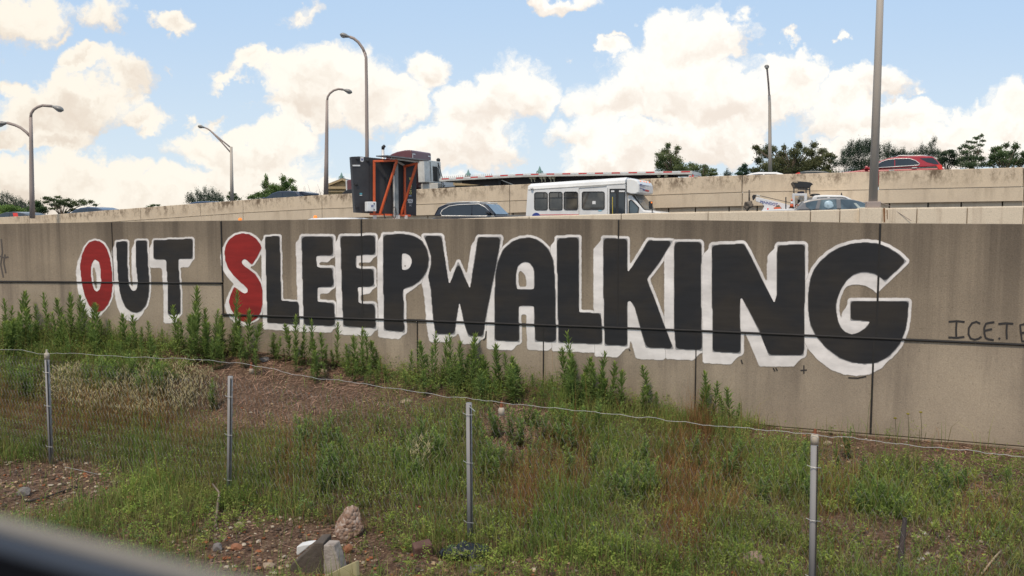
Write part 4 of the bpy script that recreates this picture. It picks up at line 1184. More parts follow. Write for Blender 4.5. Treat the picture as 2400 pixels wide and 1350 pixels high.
T = up_thing("saloon_car", 1795, 41.5, "white car on the upper road, only its roof showing beside the slim lamp post", "car")
roof_car(T, 1, zz(*Z2, [(1020, 548), (1080, 523), (1150, 513), (1330, 513), (1395, 531)]), 4.5, 1.8, M_whitep)
T = up_thing("saloon_car", 1905, 40.5, "dark car with red rear lamp on the upper road before the big tree", "car")
p_, cb = roof_car(T, 1, zz(*Z2, [(1560, 512), (1600, 502), (1700, 499), (1790, 504), (1840, 517)]), 4.5, 1.8, paint("black_green_paint", (.015, .02, .018), .25))
q = tr(T, .8, zz(*Z2, [(1505, 528), (1530, 516), (1550, 512), (1556, 530)])); MB().prism([(x, .80, z) for x, z in q], (0, .06, 0)).build("red_lamp", M_redl, T.o)
T = up_thing("sport_utility_car", 668, 53.5, "dark blue car with a rear spoiler on the upper road left of the tall lamps", "car")
M_dblue = paint("dark_blue_paint", (.016, .022, .045), .25)
p_, cb = roof_car(T, 1, zz(*Z4, [(520, 757), (475, 716), (400, 709), (280, 711), (205, 735), (150, 775)]), 4.6, 1.84, M_dblue)
q = tr(T, .5, zz(*Z4, [(480, 716), (510, 712), (600, 732), (602, 755), (540, 758), (500, 742)])); MB().prism([(x, -.5, z) for x, z in q], (0, 1.0, 0)).build("spoiler", M_dblue, T.o, bevel=.02)
Z8 = (0, 220), 600 / 2382
T = up_thing("saloon_car", 476, 57.0, "blue car on the upper road, sliver of roof below the dark pine", "car")
roof_car(T, 1, zz(*Z8, [(1990, 1003), (1930, 999), (1850, 1003), (1790, 1016)]), 4.5, 1.8, paint("mid_blue_paint", (.03, .05, .10), .25))
Z9 = (0, 420), 300 / 2400
T = up_thing("hatchback_car", 205, 61.0, "blue hatchback on the upper road right of the double lamp", "car")
roof_car(T, 1, zz(*Z9, [(1990, 572), (1850, 530), (1700, 520), (1550, 535), (1450, 575), (1400, 615)]), 4.3, 1.76, paint("steel_blue_paint", (.035, .055, .10), .25))
T = up_thing("hatchback_car", 30, 64.0, "dark car with bright red door post at the far left of the upper road", "car")
p_, cb = roof_car(T, 1, zz(*Z9, [(545, 665), (480, 635), (300, 612), (150, 622), (40, 660), (-40, 720)]), 4.5, 1.8, paint("brown_black_paint", (.03, .026, .028), .25))
q = tr(T, .85, zz(*Z9, [(240, 632), (310, 632), (345, 700), (350, 720), (260, 720)])); MB().prism([(x, .78, z) for x, z in q], (0, .08, 0)).build("red_door_post", M_redl, T.o)
# two vehicles with amber beacons, down behind the painted wall
for nm, px_, Y_, roofp, bpx, lab in (("patrol_car", 785, 30, [(722, 516), (735, 511.5), (790, 510), (815, 510.5), (840, 515)], (739, 511, 508), "white car roof with amber beacon over the wall left of the message board"),
                                   ("patrol_car", 560, 30, [(500, 530), (515, 525), (560, 522), (590, 523), (620, 529)], (563, 520, 514), "vehicle whose amber beacon alone shows over the wall above the red S")):
    T = low_thing(nm, px_, Y_, lab, "car")
    roof_car(T, -1, roofp, 4.6, 1.85, M_whitep)
    p0 = T.px(bpx[0], bpx[1], -.4); p1 = T.px(bpx[0], bpx[2], -.4)
    MB().tube([(p0.x, -.4, p0.z - .08), (p1.x, -.4, p1.z + .02), (p1.x, -.4, p1.z + .05)], [.07, .065, .03], 10).build("beacon", M_amber, T.o, smooth=True)

# ------------------------------------------------------------------ lorry on the upper road
T = up_thing("semi_tractor", 960, 49.5, "maroon sleeper truck tractor with chrome exhaust stack behind the message board", "truck")
M_mar = paint("maroon_paint", (.125, .028, .032), .3)
s5 = lambda pts, y=1.2: tr(T, y, zz(*Z5, pts))
fair = s5([(1022, 151), (960, 151), (900, 156), (780, 181), (690, 217), (610, 272), (560, 330), (540, 420)])
xrear = fair[0][0]
poly = [(xrear, 1.1)] + fair + [(fair[-1][0] + .35, 2.0), (fair[-1][0] + .4, 1.1)]
MB().prism([(x, 1.2, z) for x, z in poly], (0, -2.4, 0)).build("sleeper_cab", M_mar, T.o, bevel=.08)
# rear corner marks
zt = fair[0][1]
for y_ in (1.05, -1.05):
    mb = MB(); sg = -1 if y_ > 0 else 1
    mb.box((xrear - .012, y_ + sg * .12, zt - .22), (.01, .32, .05)); mb.box((xrear - .012, y_ - sg * .03, zt - .38), (.01, .05, .32))
    mb.build("corner_mark", M_whitep, T.o)
ex = s5([(562, 285), (565, 150), (568, 110), (580, 85)])
MB().tube([(ex[0][0], 1.3, 1.4), (ex[1][0], 1.3, ex[1][1])], .085, 12).build("exhaust_stack", mat('stack_chrome', (.66, .63, .60), .35, .2), T.o, smooth=True)
MB().tube([(ex[1][0], 1.3, ex[1][1]), (ex[2][0], 1.3, ex[2][1]), (ex[3][0] - .06, 1.3, ex[3][1])], [.085, .10, .085], 12).build("exhaust_tip", M_blk, T.o, smooth=True)
# equipment box (headache rack) behind the cab
bx = s5([(1120, 318), (1212, 300), (1212, 690), (1120, 690)])
xb1 = bx[0][0]; pz0 = bx[0][1]; pz1 = bx[2][1]
xb0 = xb1 - .42
boxo = MB().box(((xb0 + xb1) / 2, .15, (pz0 + pz1) / 2), (xb1 - xb0, 2.05, pz0 - pz1)).build("cab_guard", M_silver, T.o, bevel=.03)
MB().box((xb0 - .008, -.12, pz0 - .75), (.03, .55, .85)).build("opening", M_dark, boxo)
for y_ in (.45, -.55): MB().box((xb0 - .008, y_, (pz0 + pz1) / 2), (.02, .03, pz0 - pz1 - .15)).build("panel_seam", M_blk, boxo)
MB().tube([(xb0 - .03, -.45, pz0 - .4), (xb0 - .14, -.55, pz0 - 1.1), (xb0 - .10, -.75, pz0 - 1.7), (xb0 - .3, -.7, pz1 - .1)], .03, 6).build("air_hose", M_blk, boxo)
MB().tube([(xb0 - .03, -.5, pz0 - .1), (xb0 - .20, -.62, pz0 - 1.0), (xb0 - .16, -.85, pz0 - 1.9)], .025, 6).build("air_hose", M_blk, boxo)
MB().sphere((xb1 - .2, -1.0, pz0 + .12), .12).build("work_lamp", M_blk, boxo, smooth=True)
MB().box(((xb0 + xb1) / 2 - .2, .4, pz1 - .35), (1.1, .5, .6)).build("frame_bracket", M_silver, T.o, bevel=.03)
MB().box((xrear - 1.2, 0, .95), (5.2, .9, .3)).build("chassis", M_blk, T.o)
# bonnet, fender and mirror pillar
s4 = lambda pts, y=1.0: tr(T, y, zz(*Z4, pts))
hd = s4([(1110, 578), (1020, 582), (1018, 690), (1110, 700)])
xh0 = fair[-1][0] + .3; xh1 = hd[1][0]
MB().prism([(x, 1.0, z) for x, z in [(xh0, 1.0), (xh0, hd[0][1] + .1), (xh1, hd[1][1]), (xh1 + .05, 1.0)]], (0, -2.0, 0)).build("bonnet", M_mar, T.o, bevel=.08)
MB().box((xh1 + .08, 0, hd[1][1] - .75), (.1, 1.9, 1.5)).build("grille", M_chrome, T.o, bevel=.03)
fn = s4([(1100, 686), (1040, 690), (1000, 705), (965, 735), (960, 780)], 1.2)
fp = fn + [(fn[0][0], fn[-1][1])]
MB().prism([(x, 1.2, z) for x, z in fp], (0, -.4, 0)).build("front_fender", M_blk, T.o, bevel=.03)
for x in (xrear - 1.0, xrear - 2.3, xh1 - .6):
    for s_ in (1, -1): wheel(T, x, s_ * 1.0, .5, .3)

T = up_thing("flatbed_trailer", 1330, 46.0, "long empty flatbed trailer with red and white tape along its edge behind the bus", "trailer")
s1 = lambda pts, y=1.28: tr(T, y, zz(*Z1, pts))
A = s1([(205, 240)])[0]; m1 = s1([(1000, 195)])[0]; B = tr(T, 1.28, zz(*Z2, [(505, 497)]))[0]
print("trailer", A, m1, B)
def deck_z(x): return float(np.interp(x, [B[0], m1[0], A[0]], [B[1], m1[1], A[1]]))
xs_ = np.linspace(B[0], A[0], 14)
M_deck = mat("weathered_deck", (.30, .27, .23), .8, var=.3, scale=3)
mb = MB(); rings = [[(x, 1.28, deck_z(x)), (x, 1.28, deck_z(x) - .17), (x, -1.28, deck_z(x) - .17), (x, -1.28, deck_z(x))] for x in xs_]
mb.loft(rings); deck = mb.build("deck", M_silver, T.o)
k = 0; x = B[0] + .1
while x < A[0] - .3:
    ln = .45
    V = [(xx, 1.286, deck_z(xx) + dz) for xx, dz in ((x, -.012), (x + ln, -.012), (x + ln, -.075), (x, -.075))]
    MB().add(V, [(0, 1, 2, 3)]).build("red_tape" if k % 2 == 0 else "white_tape", M_redv if k % 2 == 0 else M_whitep, deck)
    x += ln; k += 1
mb = MB()
for s_ in (.55, -.55):
    rings = []
    for x in xs_[1:-1]:
        f = (x - B[0]) / (A[0] - B[0]); dp = .55 * min(1, max(.25, (1 - f) * 3.2)) if f > .69 else .55
        z = deck_z(x) - .175; rings.append([(x, s_ + .05, z), (x, s_ + .05, z - dp), (x, s_ - .05, z - dp), (x, s_ - .05, z)])
    mb.loft(rings)
mb.build("main_beam", mat("dark_beam", (.045, .042, .045), .7, var=.2), T.o)
for px_ in (1080, 1110, 1180, 1212, 1268, 1300):
    q = s1([(px_, 232)])[0]; MB().tube([(q[0], 1.12, q[1]), (q[0], .95, q[1])], .085, 10).build("strap_winch", mat("straw_strap", (.48, .44, .30), .8), T.o)
    MB().bar((q[0] - .03, 1.1, q[1]), (q[0] - .05, 1.1, q[1] - .22), .04, .01).build("strap_tail", mat("straw_strap", (.48, .44, .30), .8), T.o)
for px_ in (175, 245):
    q = tr(T, 1.28, zz(*Z2, [(px_, 543)]))[0]; MB().tube([(q[0], 1.12, q[1]), (q[0], .95, q[1])], .09, 10).build("strap_winch", mat("straw_strap", (.48, .44, .30), .8), T.o)
q = s1([(760, 290)])[0]
MB().box((q[0], .8, deck_z(q[0]) - .55), (.16, .12, .9)).build("landing_leg", M_blk, T.o); MB().box((q[0], -.8, deck_z(q[0]) - .55), (.16, .12, .9)).build("landing_leg", M_blk, T.o)
MB().bar((q[0] - .1, .8, deck_z(q[0]) - .25), (q[0] - 1.3, .8, deck_z(q[0]) - .75), .05).build("leg_brace", M_silver, T.o)
MB().box((B[0] + .12, 0, deck_z(B[0]) - .42), (.14, 2.5, .62)).build("rear_frame", M_silver, T.o, bevel=.02)
for s_ in (1, -1):
    MB().box((B[0] + .10, s_ * 1.27, deck_z(B[0]) - .32), (.10, .04, .10)).build("tail_light", M_redl, T.o)
    MB().box((B[0] + .03, s_ * .9, deck_z(B[0]) - .25), (.04, .3, .12)).build("tail_light", M_redl, T.o)
for k_ in range(6): MB().box((B[0] + .04, -1.1 + .44 * k_, deck_z(B[0]) - .07), (.02, .22, .06)).build("tape_block", M_redv if k_ % 2 else M_whitep, T.o)
mb = MB()
for x in np.linspace(A[0] - 3.2, A[0] - .05, 26): mb.box((x, 1.2, deck_z(x) + .05), (.03, .03, .10))
mb.build("stake_row", M_silver, deck)
for x in (B[0] + 1.6, B[0] + 2.9):
    for s_ in (1, -1): wheel(T, x, s_ * 1.0, .5, .3)

# ------------------------------------------------------------------ message board trailer
p = at(900, 500, 30.0)
T = Thing("message_board_trailer", (p.x, p.y, road_z(p.x, p.y)), (0, 0, R(30)), "black road message board seen from the back with orange frame and mast", "road sign")
g5 = lambda pts, y: [Vector((q.x, y, q.z)) for q in (T.px(a, b, y) for a, b in zz(*Z5, pts))]
M_brd = mat("board_black", (.036, .036, .040), .6, var=.25, scale=1.4, dirt=((.06, .06, .06), 3, .5))
M_org = mat("orange_frame_paint", (.60, .105, .030), .45, var=.12, scale=3)
pl = g5([(25, 265), (150, 258), (1112, 352), (1108, 1245), (88, 1195)], 0)
brd = MB().prism(pl, (0, .22, 0)).build("display_cabinet", M_brd, T.o, bevel=.015)
for a_, c_ in ((320, 1175), (700, 1195), (870, 1200)):
    q = g5([(a_, 300 if a_ < 400 else 400), (a_, c_)], -.004); MB().bar(q[0], q[1], .015, .012).build("cabinet_seam", M_blk, brd)
for c_ in ((130, 300), (300, 330), (985, 420), (110, 725), (120, 1100)):
    q = g5([c_], -.03)[0]; MB().box(q, (.10, .06, .08)).build("hinge", M_blk, brd, bevel=.02)
q = g5([(45, 412), (170, 412)], -.012); MB().bar(q[0], q[1], .02, .05).build("white_strip", M_whitep, brd)
q = g5([(183, 882), (183, 908)], -.012); MB().box(q[0], (.09, .01, .06)).build("blue_sticker", mat("cyan_sticker", (.10, .34, .40), .5), brd); MB().box(q[1], (.09, .01, .02)).build("white_sticker", M_whitep, brd)
def shield(cx, cy, y, hh, parent):
    q = g5([(cx, cy)], y)[0]; w_ = hh * .74
    pts = [(-.5, .5), (.5, .5), (.5, -.25), (.3, -.5), (-.3, -.5), (-.5, -.25)]
    o = MB().prism([q + Vector((a * w_, 0, b_ * hh)) for a, b_ in pts], (0, .01, 0)).build("emblem", M_whitep, parent)
    mb = MB(); text_mb(mb, "W", q + Vector((0, -.006, -hh * .28)), (1, 0, 0), (0, 0, 1), hh * .56, bold=.03, squeeze=.72); mb.build("lettering", M_blue, o)
shield(203, 310, -.014, .165, brd)
# text down the right side
M_ytx = mat("yellow_lettering", (.62, .55, .16), .6)
mb = MB()
for ch, cy in zip("WANCO", (632, 692, 752, 812, 868)):
    q = g5([(1011, cy + 22)], -.006)[0]; text_mb(mb, ch, q, (1, 0, 0), (0, 0, 1), .098, bold=.03, squeeze=.85)
mb.build("lettering", M_ytx, brd)
mb = MB(); q = g5([(1004, 1035)], -.006)[0]; text_mb(mb, "9329", q, (1, 0, 0), (0, 0, 1), .145, bold=.035, squeeze=.50); mb.build("lettering", M_whitep, brd)
mb = MB(); q = g5([(1010, 1090)], -.006)[0]; text_mb(mb, "SPC", q, (1, 0, 0), (0, 0, 1), .06, bold=.02, squeeze=.7); mb.build("lettering", mat("grey_lettering", (.42, .42, .42), .6), brd)
q = g5([(1005, 916)], -.008)[0]; MB().box(q, (.10, .006, .035)).build("blue_label", mat("blue_grey_label", (.22, .30, .48), .5), brd)
# frame
y1, y2 = -.12, -.75
def gb(a_, ya, c_, yb, w_=.11):
    A_v = g5([a_], ya)[0]; B_v = g5([c_], yb)[0]; return A_v, B_v
mb = MB()
P1, P1b = gb((405, 322), y1, (405, 1215), y1); P2, P2b = gb((912, 408), y1, (914, 1238), y1)
D1, D1b = gb((785, 318), y2, (503, 1215), -.14); D2, D2b = gb((1118, 366), y2, (850, 1228), -.14)
for i, (a_, c_) in enumerate(((P1, P1b), (P2, P2b))): MB().bar(a_, c_, .078, .078).build("frame_post", M_org, T.o, bevel=.012)
for a_, c_ in ((D1, D1b), (D2, D2b)): MB().bar(a_, c_, .075, .075).build("frame_brace", M_org, T.o, bevel=.012)
for a_, c_ in ((P1, D1), (P2, D2)): MB().bar(a_ + Vector((0, 0, -.04)), c_ + Vector((0, 0, -.02)), .075, .075).build("frame_arm", M_org, T.o, bevel=.012)
r0, r1 = gb((330, 1222), -.14, (1010, 1246), -.14); MB().bar(r0, r1, .08, .065).build("frame_rail", M_org, T.o, bevel=.012)
MB().bar(D1 + Vector((-.2, .06, .05)), D2 + Vector((.1, .06, .03)), .06, .06).build("roof_beam", M_silver, T.o)
MB().bar(P1 + Vector((.9, .05, -.02)), P2 + Vector((0, .05, 0)), .06, .06).build("roof_beam", M_silver, T.o)
# solar panel lying on top
e0, e1 = g5([(470, 298)], -.1)[0], g5([(1205, 350)], -.5)[0]
zA, zB = max(P1.z, D1.z) + .09, max(P2.z, D2.z) + .06
xA, xB = P1.x + .15, D2.x + .38
MB().add([(xA, .10, zA + .05), (xB, .10, zB + .05), (xB, -.95, zB), (xA, -.95, zA), (xA, .10, zA + .09), (xB, .10, zB + .09), (xB, -.95, zB + .04), (xA, -.95, zA + .04)],
         [(0, 1, 2, 3), (4, 5, 6, 7), (0, 1, 5, 4), (1, 2, 6, 5), (2, 3, 7, 6), (3, 0, 4, 7)]).build("solar_panel", mat("solar_backing", (.16, .165, .175), .5, var=.2), T.o)
m0, m1_ = gb((768, 380), -.22, (772, 1262), -.22); MB().box((m0 + m1_) / 2, (.13, .14, abs(m0.z - m1_.z))).build("mast", mat("galvanised", (.26, .265, .26), .5, .4, var=.2, scale=5), T.o, bevel=.01)
m2, m3 = gb((765, 580), -.30, (765, 1262), -.30); MB().box((m2 + m3) / 2 + Vector((-.06, .02, 0)), (.05, .06, abs(m2.z - m3.z))).build("mast_channel", M_silver, T.o)
bq = g5([(345, 1094)], -.34)[0]
cb = MB().box(bq, (.33, .28, .335)).build("control_box", M_whitep, T.o, bevel=.02)
shield(372, 1086, -.49, .17, cb)
for cy in (1048, 1146):
    q = g5([(404, cy)], -.49)[0]; MB().box(q, (.03, .02, .05)).build("latch", M_blk, cb)
q = g5([(740, 1195)], -.36)[0]
MB().tube([q + Vector((.07 * math.cos(a), 0, .20 * math.sin(a))) for a in np.linspace(0, 2 * math.pi, 22)], .014, 6).build("cable_loop", M_blk, T.o, smooth=True)
q = g5([(560, 1190), (572, 1240), (580, 1285)], -.2); MB().tube(q, .02, 6).build("cable", M_blk, T.o)
q = g5([(590, 600), (590, 720), (600, 1000)], -.02); MB().tube(q, .012, 6).build("cable", M_blk, brd)
# trailer base on its two wheels
zb_ = r0.z - .12
MB().box(((r0.x + r1.x) / 2, .1, zb_ - .35), (2.6, 1.3, .12)).build("trailer_bed", M_org, T.o, bevel=.01)
for a_ in (415, 930):
    q = g5([(a_, 1240)], -.14)[0]; MB().bar(q, (q.x, q.y, zb_ - .3), .10).build("frame_foot", M_silver, T.o)
MB().bar((m1_.x, m1_.y, m1_.z + .05), (m1_.x, m1_.y, zb_ - .3), .2).build("mast_foot", M_silver, T.o)
MB().bar((-1.4, .1, zb_ - .36), (-2.9, .1, .45), .1).build("drawbar", M_org, T.o)
for s_ in (1, -1):
    MB().bar((r0.x * .2, .1 + s_ * .62, zb_ - .36), (r0.x * .2, .1 + s_ * .62, .36), .12).build("axle_post", M_org, T.o)
    wheel(T, r0.x * .2, .1 + s_ * .80, .36, .2)
# ------------------------------------------------------------------ street lamps
M_pole = mat("galvanised_pole", (.44, .385, .33), .6, .0, var=.12, scale=1.2, stretch=(1, 1, .3))
M_pole2 = mat("weathered_pole", (.33, .265, .235), .6, .0, var=.12, scale=1.2, stretch=(1, 1, .3))
M_head = mat("lamp_housing", (.26, .25, .235), .5, .2)
M_lens = mat("lamp_lens", (.42, .42, .42), .2)
def lamp(Y, pole, arms, r0, r1, pm, label, group=None, dark=None, base=None, zbase=None):
    """pole: px points from foot to top; arms: (px points, radius, head length, dYs)"""
    foot = at(*pole[0], Y)
    if zbase is not None: foot.z = zbase
    t = Thing("street_lamp", foot, (0, 0, 0), label, "street lamp", group)
    loc = lambda p, dy=0.0: t.I @ at(p[0], p[1], Y + dy)
    pts = [Vector((0, 0, 0))] + [loc(p) for p in pole]
    pts = [pts[0]] + [q for q in pts[1:] if q.z > .02]
    zt = pts[-1].z
    rad = [r0 + (r1 - r0) * max(0, q.z) / zt for q in pts]
    MB().tube(pts, rad, 12).build("pole", pm, t.o, smooth=True)
    for ar in arms:
        ap, rr, hd = ar[0], ar[1], ar[2]; dys = ar[3] if len(ar) > 3 else [0] * len(ap)
        q = [loc(p, d) for p, d in zip(ap, dys)]
        MB().tube(q, [rr] * len(q), 8).build("arm", dark or pm, t.o, smooth=True)
        if hd:
            a_ = q[-1]; d = (loc(hd, dys[-1] + (ar[4] if len(ar) > 4 else 0)) - a_)
            ln = d.length; d.normalize(); side = d.cross(Vector((0, 0, 1))).normalized() if abs(d.z) < .99 else Vector((1, 0, 0)); upv = side.cross(d)
            rings = []
            for f, wd, ht, dz in ((-.06, .07, .07, 0), (.18, .14, .12, 0), (.4, .25, .19, .01), (.65, .31, .22, .015), (.86, .26, .18, .01), (1.0, .10, .07, 0)):
                rings.append([a_ + d * ln * f + side * wd * ln * 1.1 * math.cos(k * math.pi / 5) + upv * (ht * ln * 1.05 * math.sin(k * math.pi / 5) + dz) for k in range(10)])
            h_ = MB().loft(rings).build("lamp_head", M_head, t.o, smooth=True)
            c = a_ + d * ln * .66 - upv * .15 * ln
            rg = []
            for f in (0, .6, 1.0):
                rr_ = (1, .75, .0)[(0, .6, 1.0).index(f)]
                rg.append([c + d * .27 * ln * rr_ * math.cos(k * math.pi / 5) + side * .22 * ln * rr_ * math.sin(k * math.pi / 5) - upv * .12 * ln * f for k in range(10)])
            MB().loft(rg).build("lens", M_lens, h_, smooth=True)
    if base:
        MB().box((0, 0, base[1] / 2), (base[0], base[0], base[1])).build("base_plate", M_pole2, t.o, bevel=.02)
    return t
# tall near pole standing on the pale barrier
sA_, zA_ = WN.sz(2047, 487)
pN = WN.P(sA_, zA_, -.10)
tN = Thing("street_lamp", pN, (0, 0, LOWROT), "tall thick grey lamp pole on the pale barrier, running out of the picture top", "street lamp")
MB().tube([(0, 0, .06), (0, 0, 4), (.0, 0, 9.2)], [.118, .10, .075], 16).build("pole", M_pole, tN.o, smooth=True)
MB().tube([(0, 0, 9.15), (.03, -.1, 9.7), (.06, -.6, 10.2), (.08, -1.4, 10.35)], .05, 8).build("arm", M_pole, tN.o, smooth=True)
MB().sphere((.09, -1.75, 10.33), (.18, .42, .1)).build("lamp_head", M_head, tN.o, smooth=True)
MB().box((0, 0, .085), (.36, .34, .17)).build("base_plate", M_pole2, tN.o, bevel=.015)
MB().tube([(.16, .0, .15), (.40, -.05, .06), (.62, -.10, -.12), (.95, -.16, -.35)], .008, 5).build("loose_cable", M_pole2, tN.o)
lamp(49.0 + 2.0, [(861, 458), (860, 330), (859, 200), (858, 135), (854, 122)],
     [([(856.5, 128), (850, 113), (840, 99), (829, 90), (820, 86.5)], .085, (797, 81))], .13, .085, M_pole2,
     "tallest curved lamp rising behind the message board, its head pointing left", zbase=None)
lamp(58.0, [(764, 458), (765, 380), (766, 300), (766.5, 235)],
     [([(766.5, 238), (768, 227), (773, 219), (782, 212), (793, 208.5), (804, 210)], .075, (825, 217))], .17, .09, M_pole2,
     "curved lamp left of the message board with its head pointing right")
lamp(60.0, [(544, 472), (543, 420), (542, 344)],
     [([(542, 347), (520, 329), (494, 307)], .05, None), ([(542, 359), (520, 334), (494, 307), (487, 302), (480, 299)], .05, (464, 295.5))], .14, .09, M_pole,
     "slim pale lamp with a forked straight arm above the dark pine", dark=M_pole2)
lamp(54.0, [(76, 512), (74.5, 440), (73, 330), (72, 275)],
     [([(72, 278), (73, 266), (79, 257), (88, 251), (100, 247), (122, 249)], .09, (148, 259)),
      ([(73, 322), (62, 310), (48, 299), (35, 293), (17, 288)], .09, (-10, 292))], .165, .10, M_pole2,
     "double lamp at far left with two curved arms at different heights")
lamp(52.0, [(1805, 415), (1804.5, 330), (1804, 245), (1803, 222)],
     [([(1804, 244), (1803, 225), (1801, 195), (1798, 163)], .06, (1796.5, 153), [0, -.02, -.2, -.9], -.35)], .125, .085, M_pole,
     "slim straight lamp with small round head before the big tree", dark=M_pole2)

# ------------------------------------------------------------------ museum roofs far behind
M_stone = mat("ochre_stone", (.40, .29, .17), .9, var=.2, scale=.8)
M_slate = mat("blue_slate", (.12, .135, .15), .7, var=.25, scale=.6, stretch=(1, 1, 4))
M_verd = mat("verdigris", (.16, .27, .25), .7, var=.3, scale=2)
YB = 140.0
pc = at(803, 430, YB)
mus = Thing("museum_building", (pc.x, YB, CAMZ + .5), (0, 0, 0), "ochre stone building with gabled slate roof and green roof statues beyond the upper road", "building")
def L_(px, py, dy=0): return mus.I @ at(px, py, YB + dy)
def gable(cx, apex_y, half, eave_y, depth, dy, wall=True):
    a, l, r = L_(cx, apex_y, dy), L_(cx - half, eave_y, dy), L_(cx + half, eave_y, dy)
    V = Vector((0, depth, 0))
    if wall:
        MB().prism([(l.x + .25, l.y, 0), (r.x - .25, r.y, 0), (r.x - .25, r.y, r.z), (a.x, a.y, a.z - .1), (l.x + .25, l.y, l.z)], (0, depth * .9, 0)).build("gable_wall", M_stone, mus.o)
    for q in (l, r):
        n = Vector((0, 0, .35))
        o_ = MB().add([a + Vector((0, -.4, 0)), q + Vector((0, -.4, 0)), q + V, a + V, a + n + Vector((0, -.4, 0)), q + n + Vector((0, -.4, 0)), q + n + V, a + n + V],
                 [(0, 1, 2, 3), (4, 5, 6, 7), (0, 1, 5, 4), (1, 2, 6, 5), (2, 3, 7, 6), (3, 0, 4, 7)]).build("roof", M_slate, mus.o)
        MB().bar(a + Vector((0, -.5, .1)), q + Vector((0, -.5, .1)), .35, .32).build("cornice", M_stone, o_)
    MB().bar(l + Vector((0, -.45, -.15)), r + Vector((0, -.45, -.15)), .4, .4).build("cornice", M_stone, mus.o)
    MB().bar(l + Vector((0, -.3, -.75)), r + Vector((0, -.3, -.75)), .2, .2).build("cornice", M_stone, mus.o)
    return a
def statue(px, yt, yb, dy):
    t_, b_ = L_(px, yt, dy), L_(px, yb, dy); hh = t_.z - b_.z
    mb = MB(); mb.tube([b_, b_ + Vector((0, 0, hh * .3)), b_ + Vector((0, 0, hh * .62)), t_], [.42 * hh / 1.4 * .8, .22 * hh, .16 * hh, .03], 8)
    mb.sphere((b_.x, b_.y, b_.z + hh * .66), (.12 * hh, .12 * hh, .13 * hh))
    for s_ in (1, -1): mb.tube([b_ + Vector((s_ * .05 * hh, 0, hh * .5)), b_ + Vector((s_ * .30 * hh, 0, hh * .42)), b_ + Vector((s_ * .34 * hh, 0, hh * .12))], [.09 * hh, .07 * hh, .04 * hh], 6)
    mb.build("roof_statue", M_verd, mus.o, smooth=True)
gable(804, 422, 40, 438, 22, 0)
statue(800.5, 404, 422, 0); statue(769, 428, 440, -.3)
gable(1097, 416, 34, 430, 22, 6); statue(1097.5, 397, 416, 6)
gable(1265, 411, 34, 426, 22, 6); statue(1265, 389, 411, 6)
a, c = L_(840, 424, 8), L_(1300, 424, 8)
MB().add([(a.x, a.y, 0), (c.x, c.y, 0), (c.x, c.y, a.z - 1.4), (a.x, a.y, a.z - 1.4)], [(0, 1, 2, 3)]).build("wall", M_stone, mus.o)
MB().add([(a.x, a.y - .4, a.z - 1.5), (c.x, c.y - .4, a.z - 1.5), (c.x, c.y + 10, a.z + .25), (a.x, a.y + 10, a.z + .25)], [(0, 1, 2, 3)]).build("roof", M_slate, mus.o)

# ------------------------------------------------------------------ trees beyond the upper road
M_leaf = leaf_mat("tree_leaf", .42)
M_bark = mat("bark", (.10, .075, .055), .9, var=.3, scale=5, bump=.5, bscale=8)
def leaf_cloud(blobs, Y, base, n_per, size, c_dark, c_lit, aspect=.6, upward=0.0, dyspread=1.6, hollow=.45, vary=.35):
    """blobs: (px,py,rx,ry) seen outline of each clump, put at depth Y"""
    Vs = []; Cs = []
    for bl in blobs:
        px, py, rx = bl[:3]; ry = bl[3] if len(bl) > 3 else rx
        dy = rng.uniform(-1, 1) * dyspread
        c = np.array(at(px, py, Y + dy)) - base
        k = (Y + dy) / F; Rx, Rz = rx * k, ry * k; Ry = min(max(Rx, Rz), 1.2 * Rx + .4)
        n = max(40, int(2.1 * n_per * rx * ry / 100.0))
        d = rng.normal(size=(n, 3)); d /= np.linalg.norm(d, axis=1)[:, None]
        rad = np.abs(rng.uniform(hollow * .6, 1.0, size=n) ** .7 + .26 * rng.normal(size=n))
        pts = c + d * rad[:, None] * np.array([Rx, Ry, Rz])
        ax = rng.normal(size=(n, 3)) + d * .6 + np.array([0, 0, upward]); ax /= np.linalg.norm(ax, axis=1)[:, None]
        bx = np.cross(ax, rng.normal(size=(n, 3))); bx /= np.linalg.norm(bx, axis=1)[:, None]
        s = .56 * size * rng.uniform(.6, 1.4, size=n)
        a_ = ax * s[:, None]; b_ = bx * (s * aspect)[:, None]
        q = np.stack([pts - a_ * .5, pts + b_ * .5, pts + a_ * .5, pts - b_ * .5], axis=1)
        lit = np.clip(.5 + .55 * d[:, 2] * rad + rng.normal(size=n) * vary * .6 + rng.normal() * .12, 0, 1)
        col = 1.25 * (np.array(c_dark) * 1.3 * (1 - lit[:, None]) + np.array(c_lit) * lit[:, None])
        Vs.append(q.reshape(-1, 3)); Cs.append(np.repeat(col, 4, axis=0))
    return np.concatenate(Vs), np.concatenate(Cs)
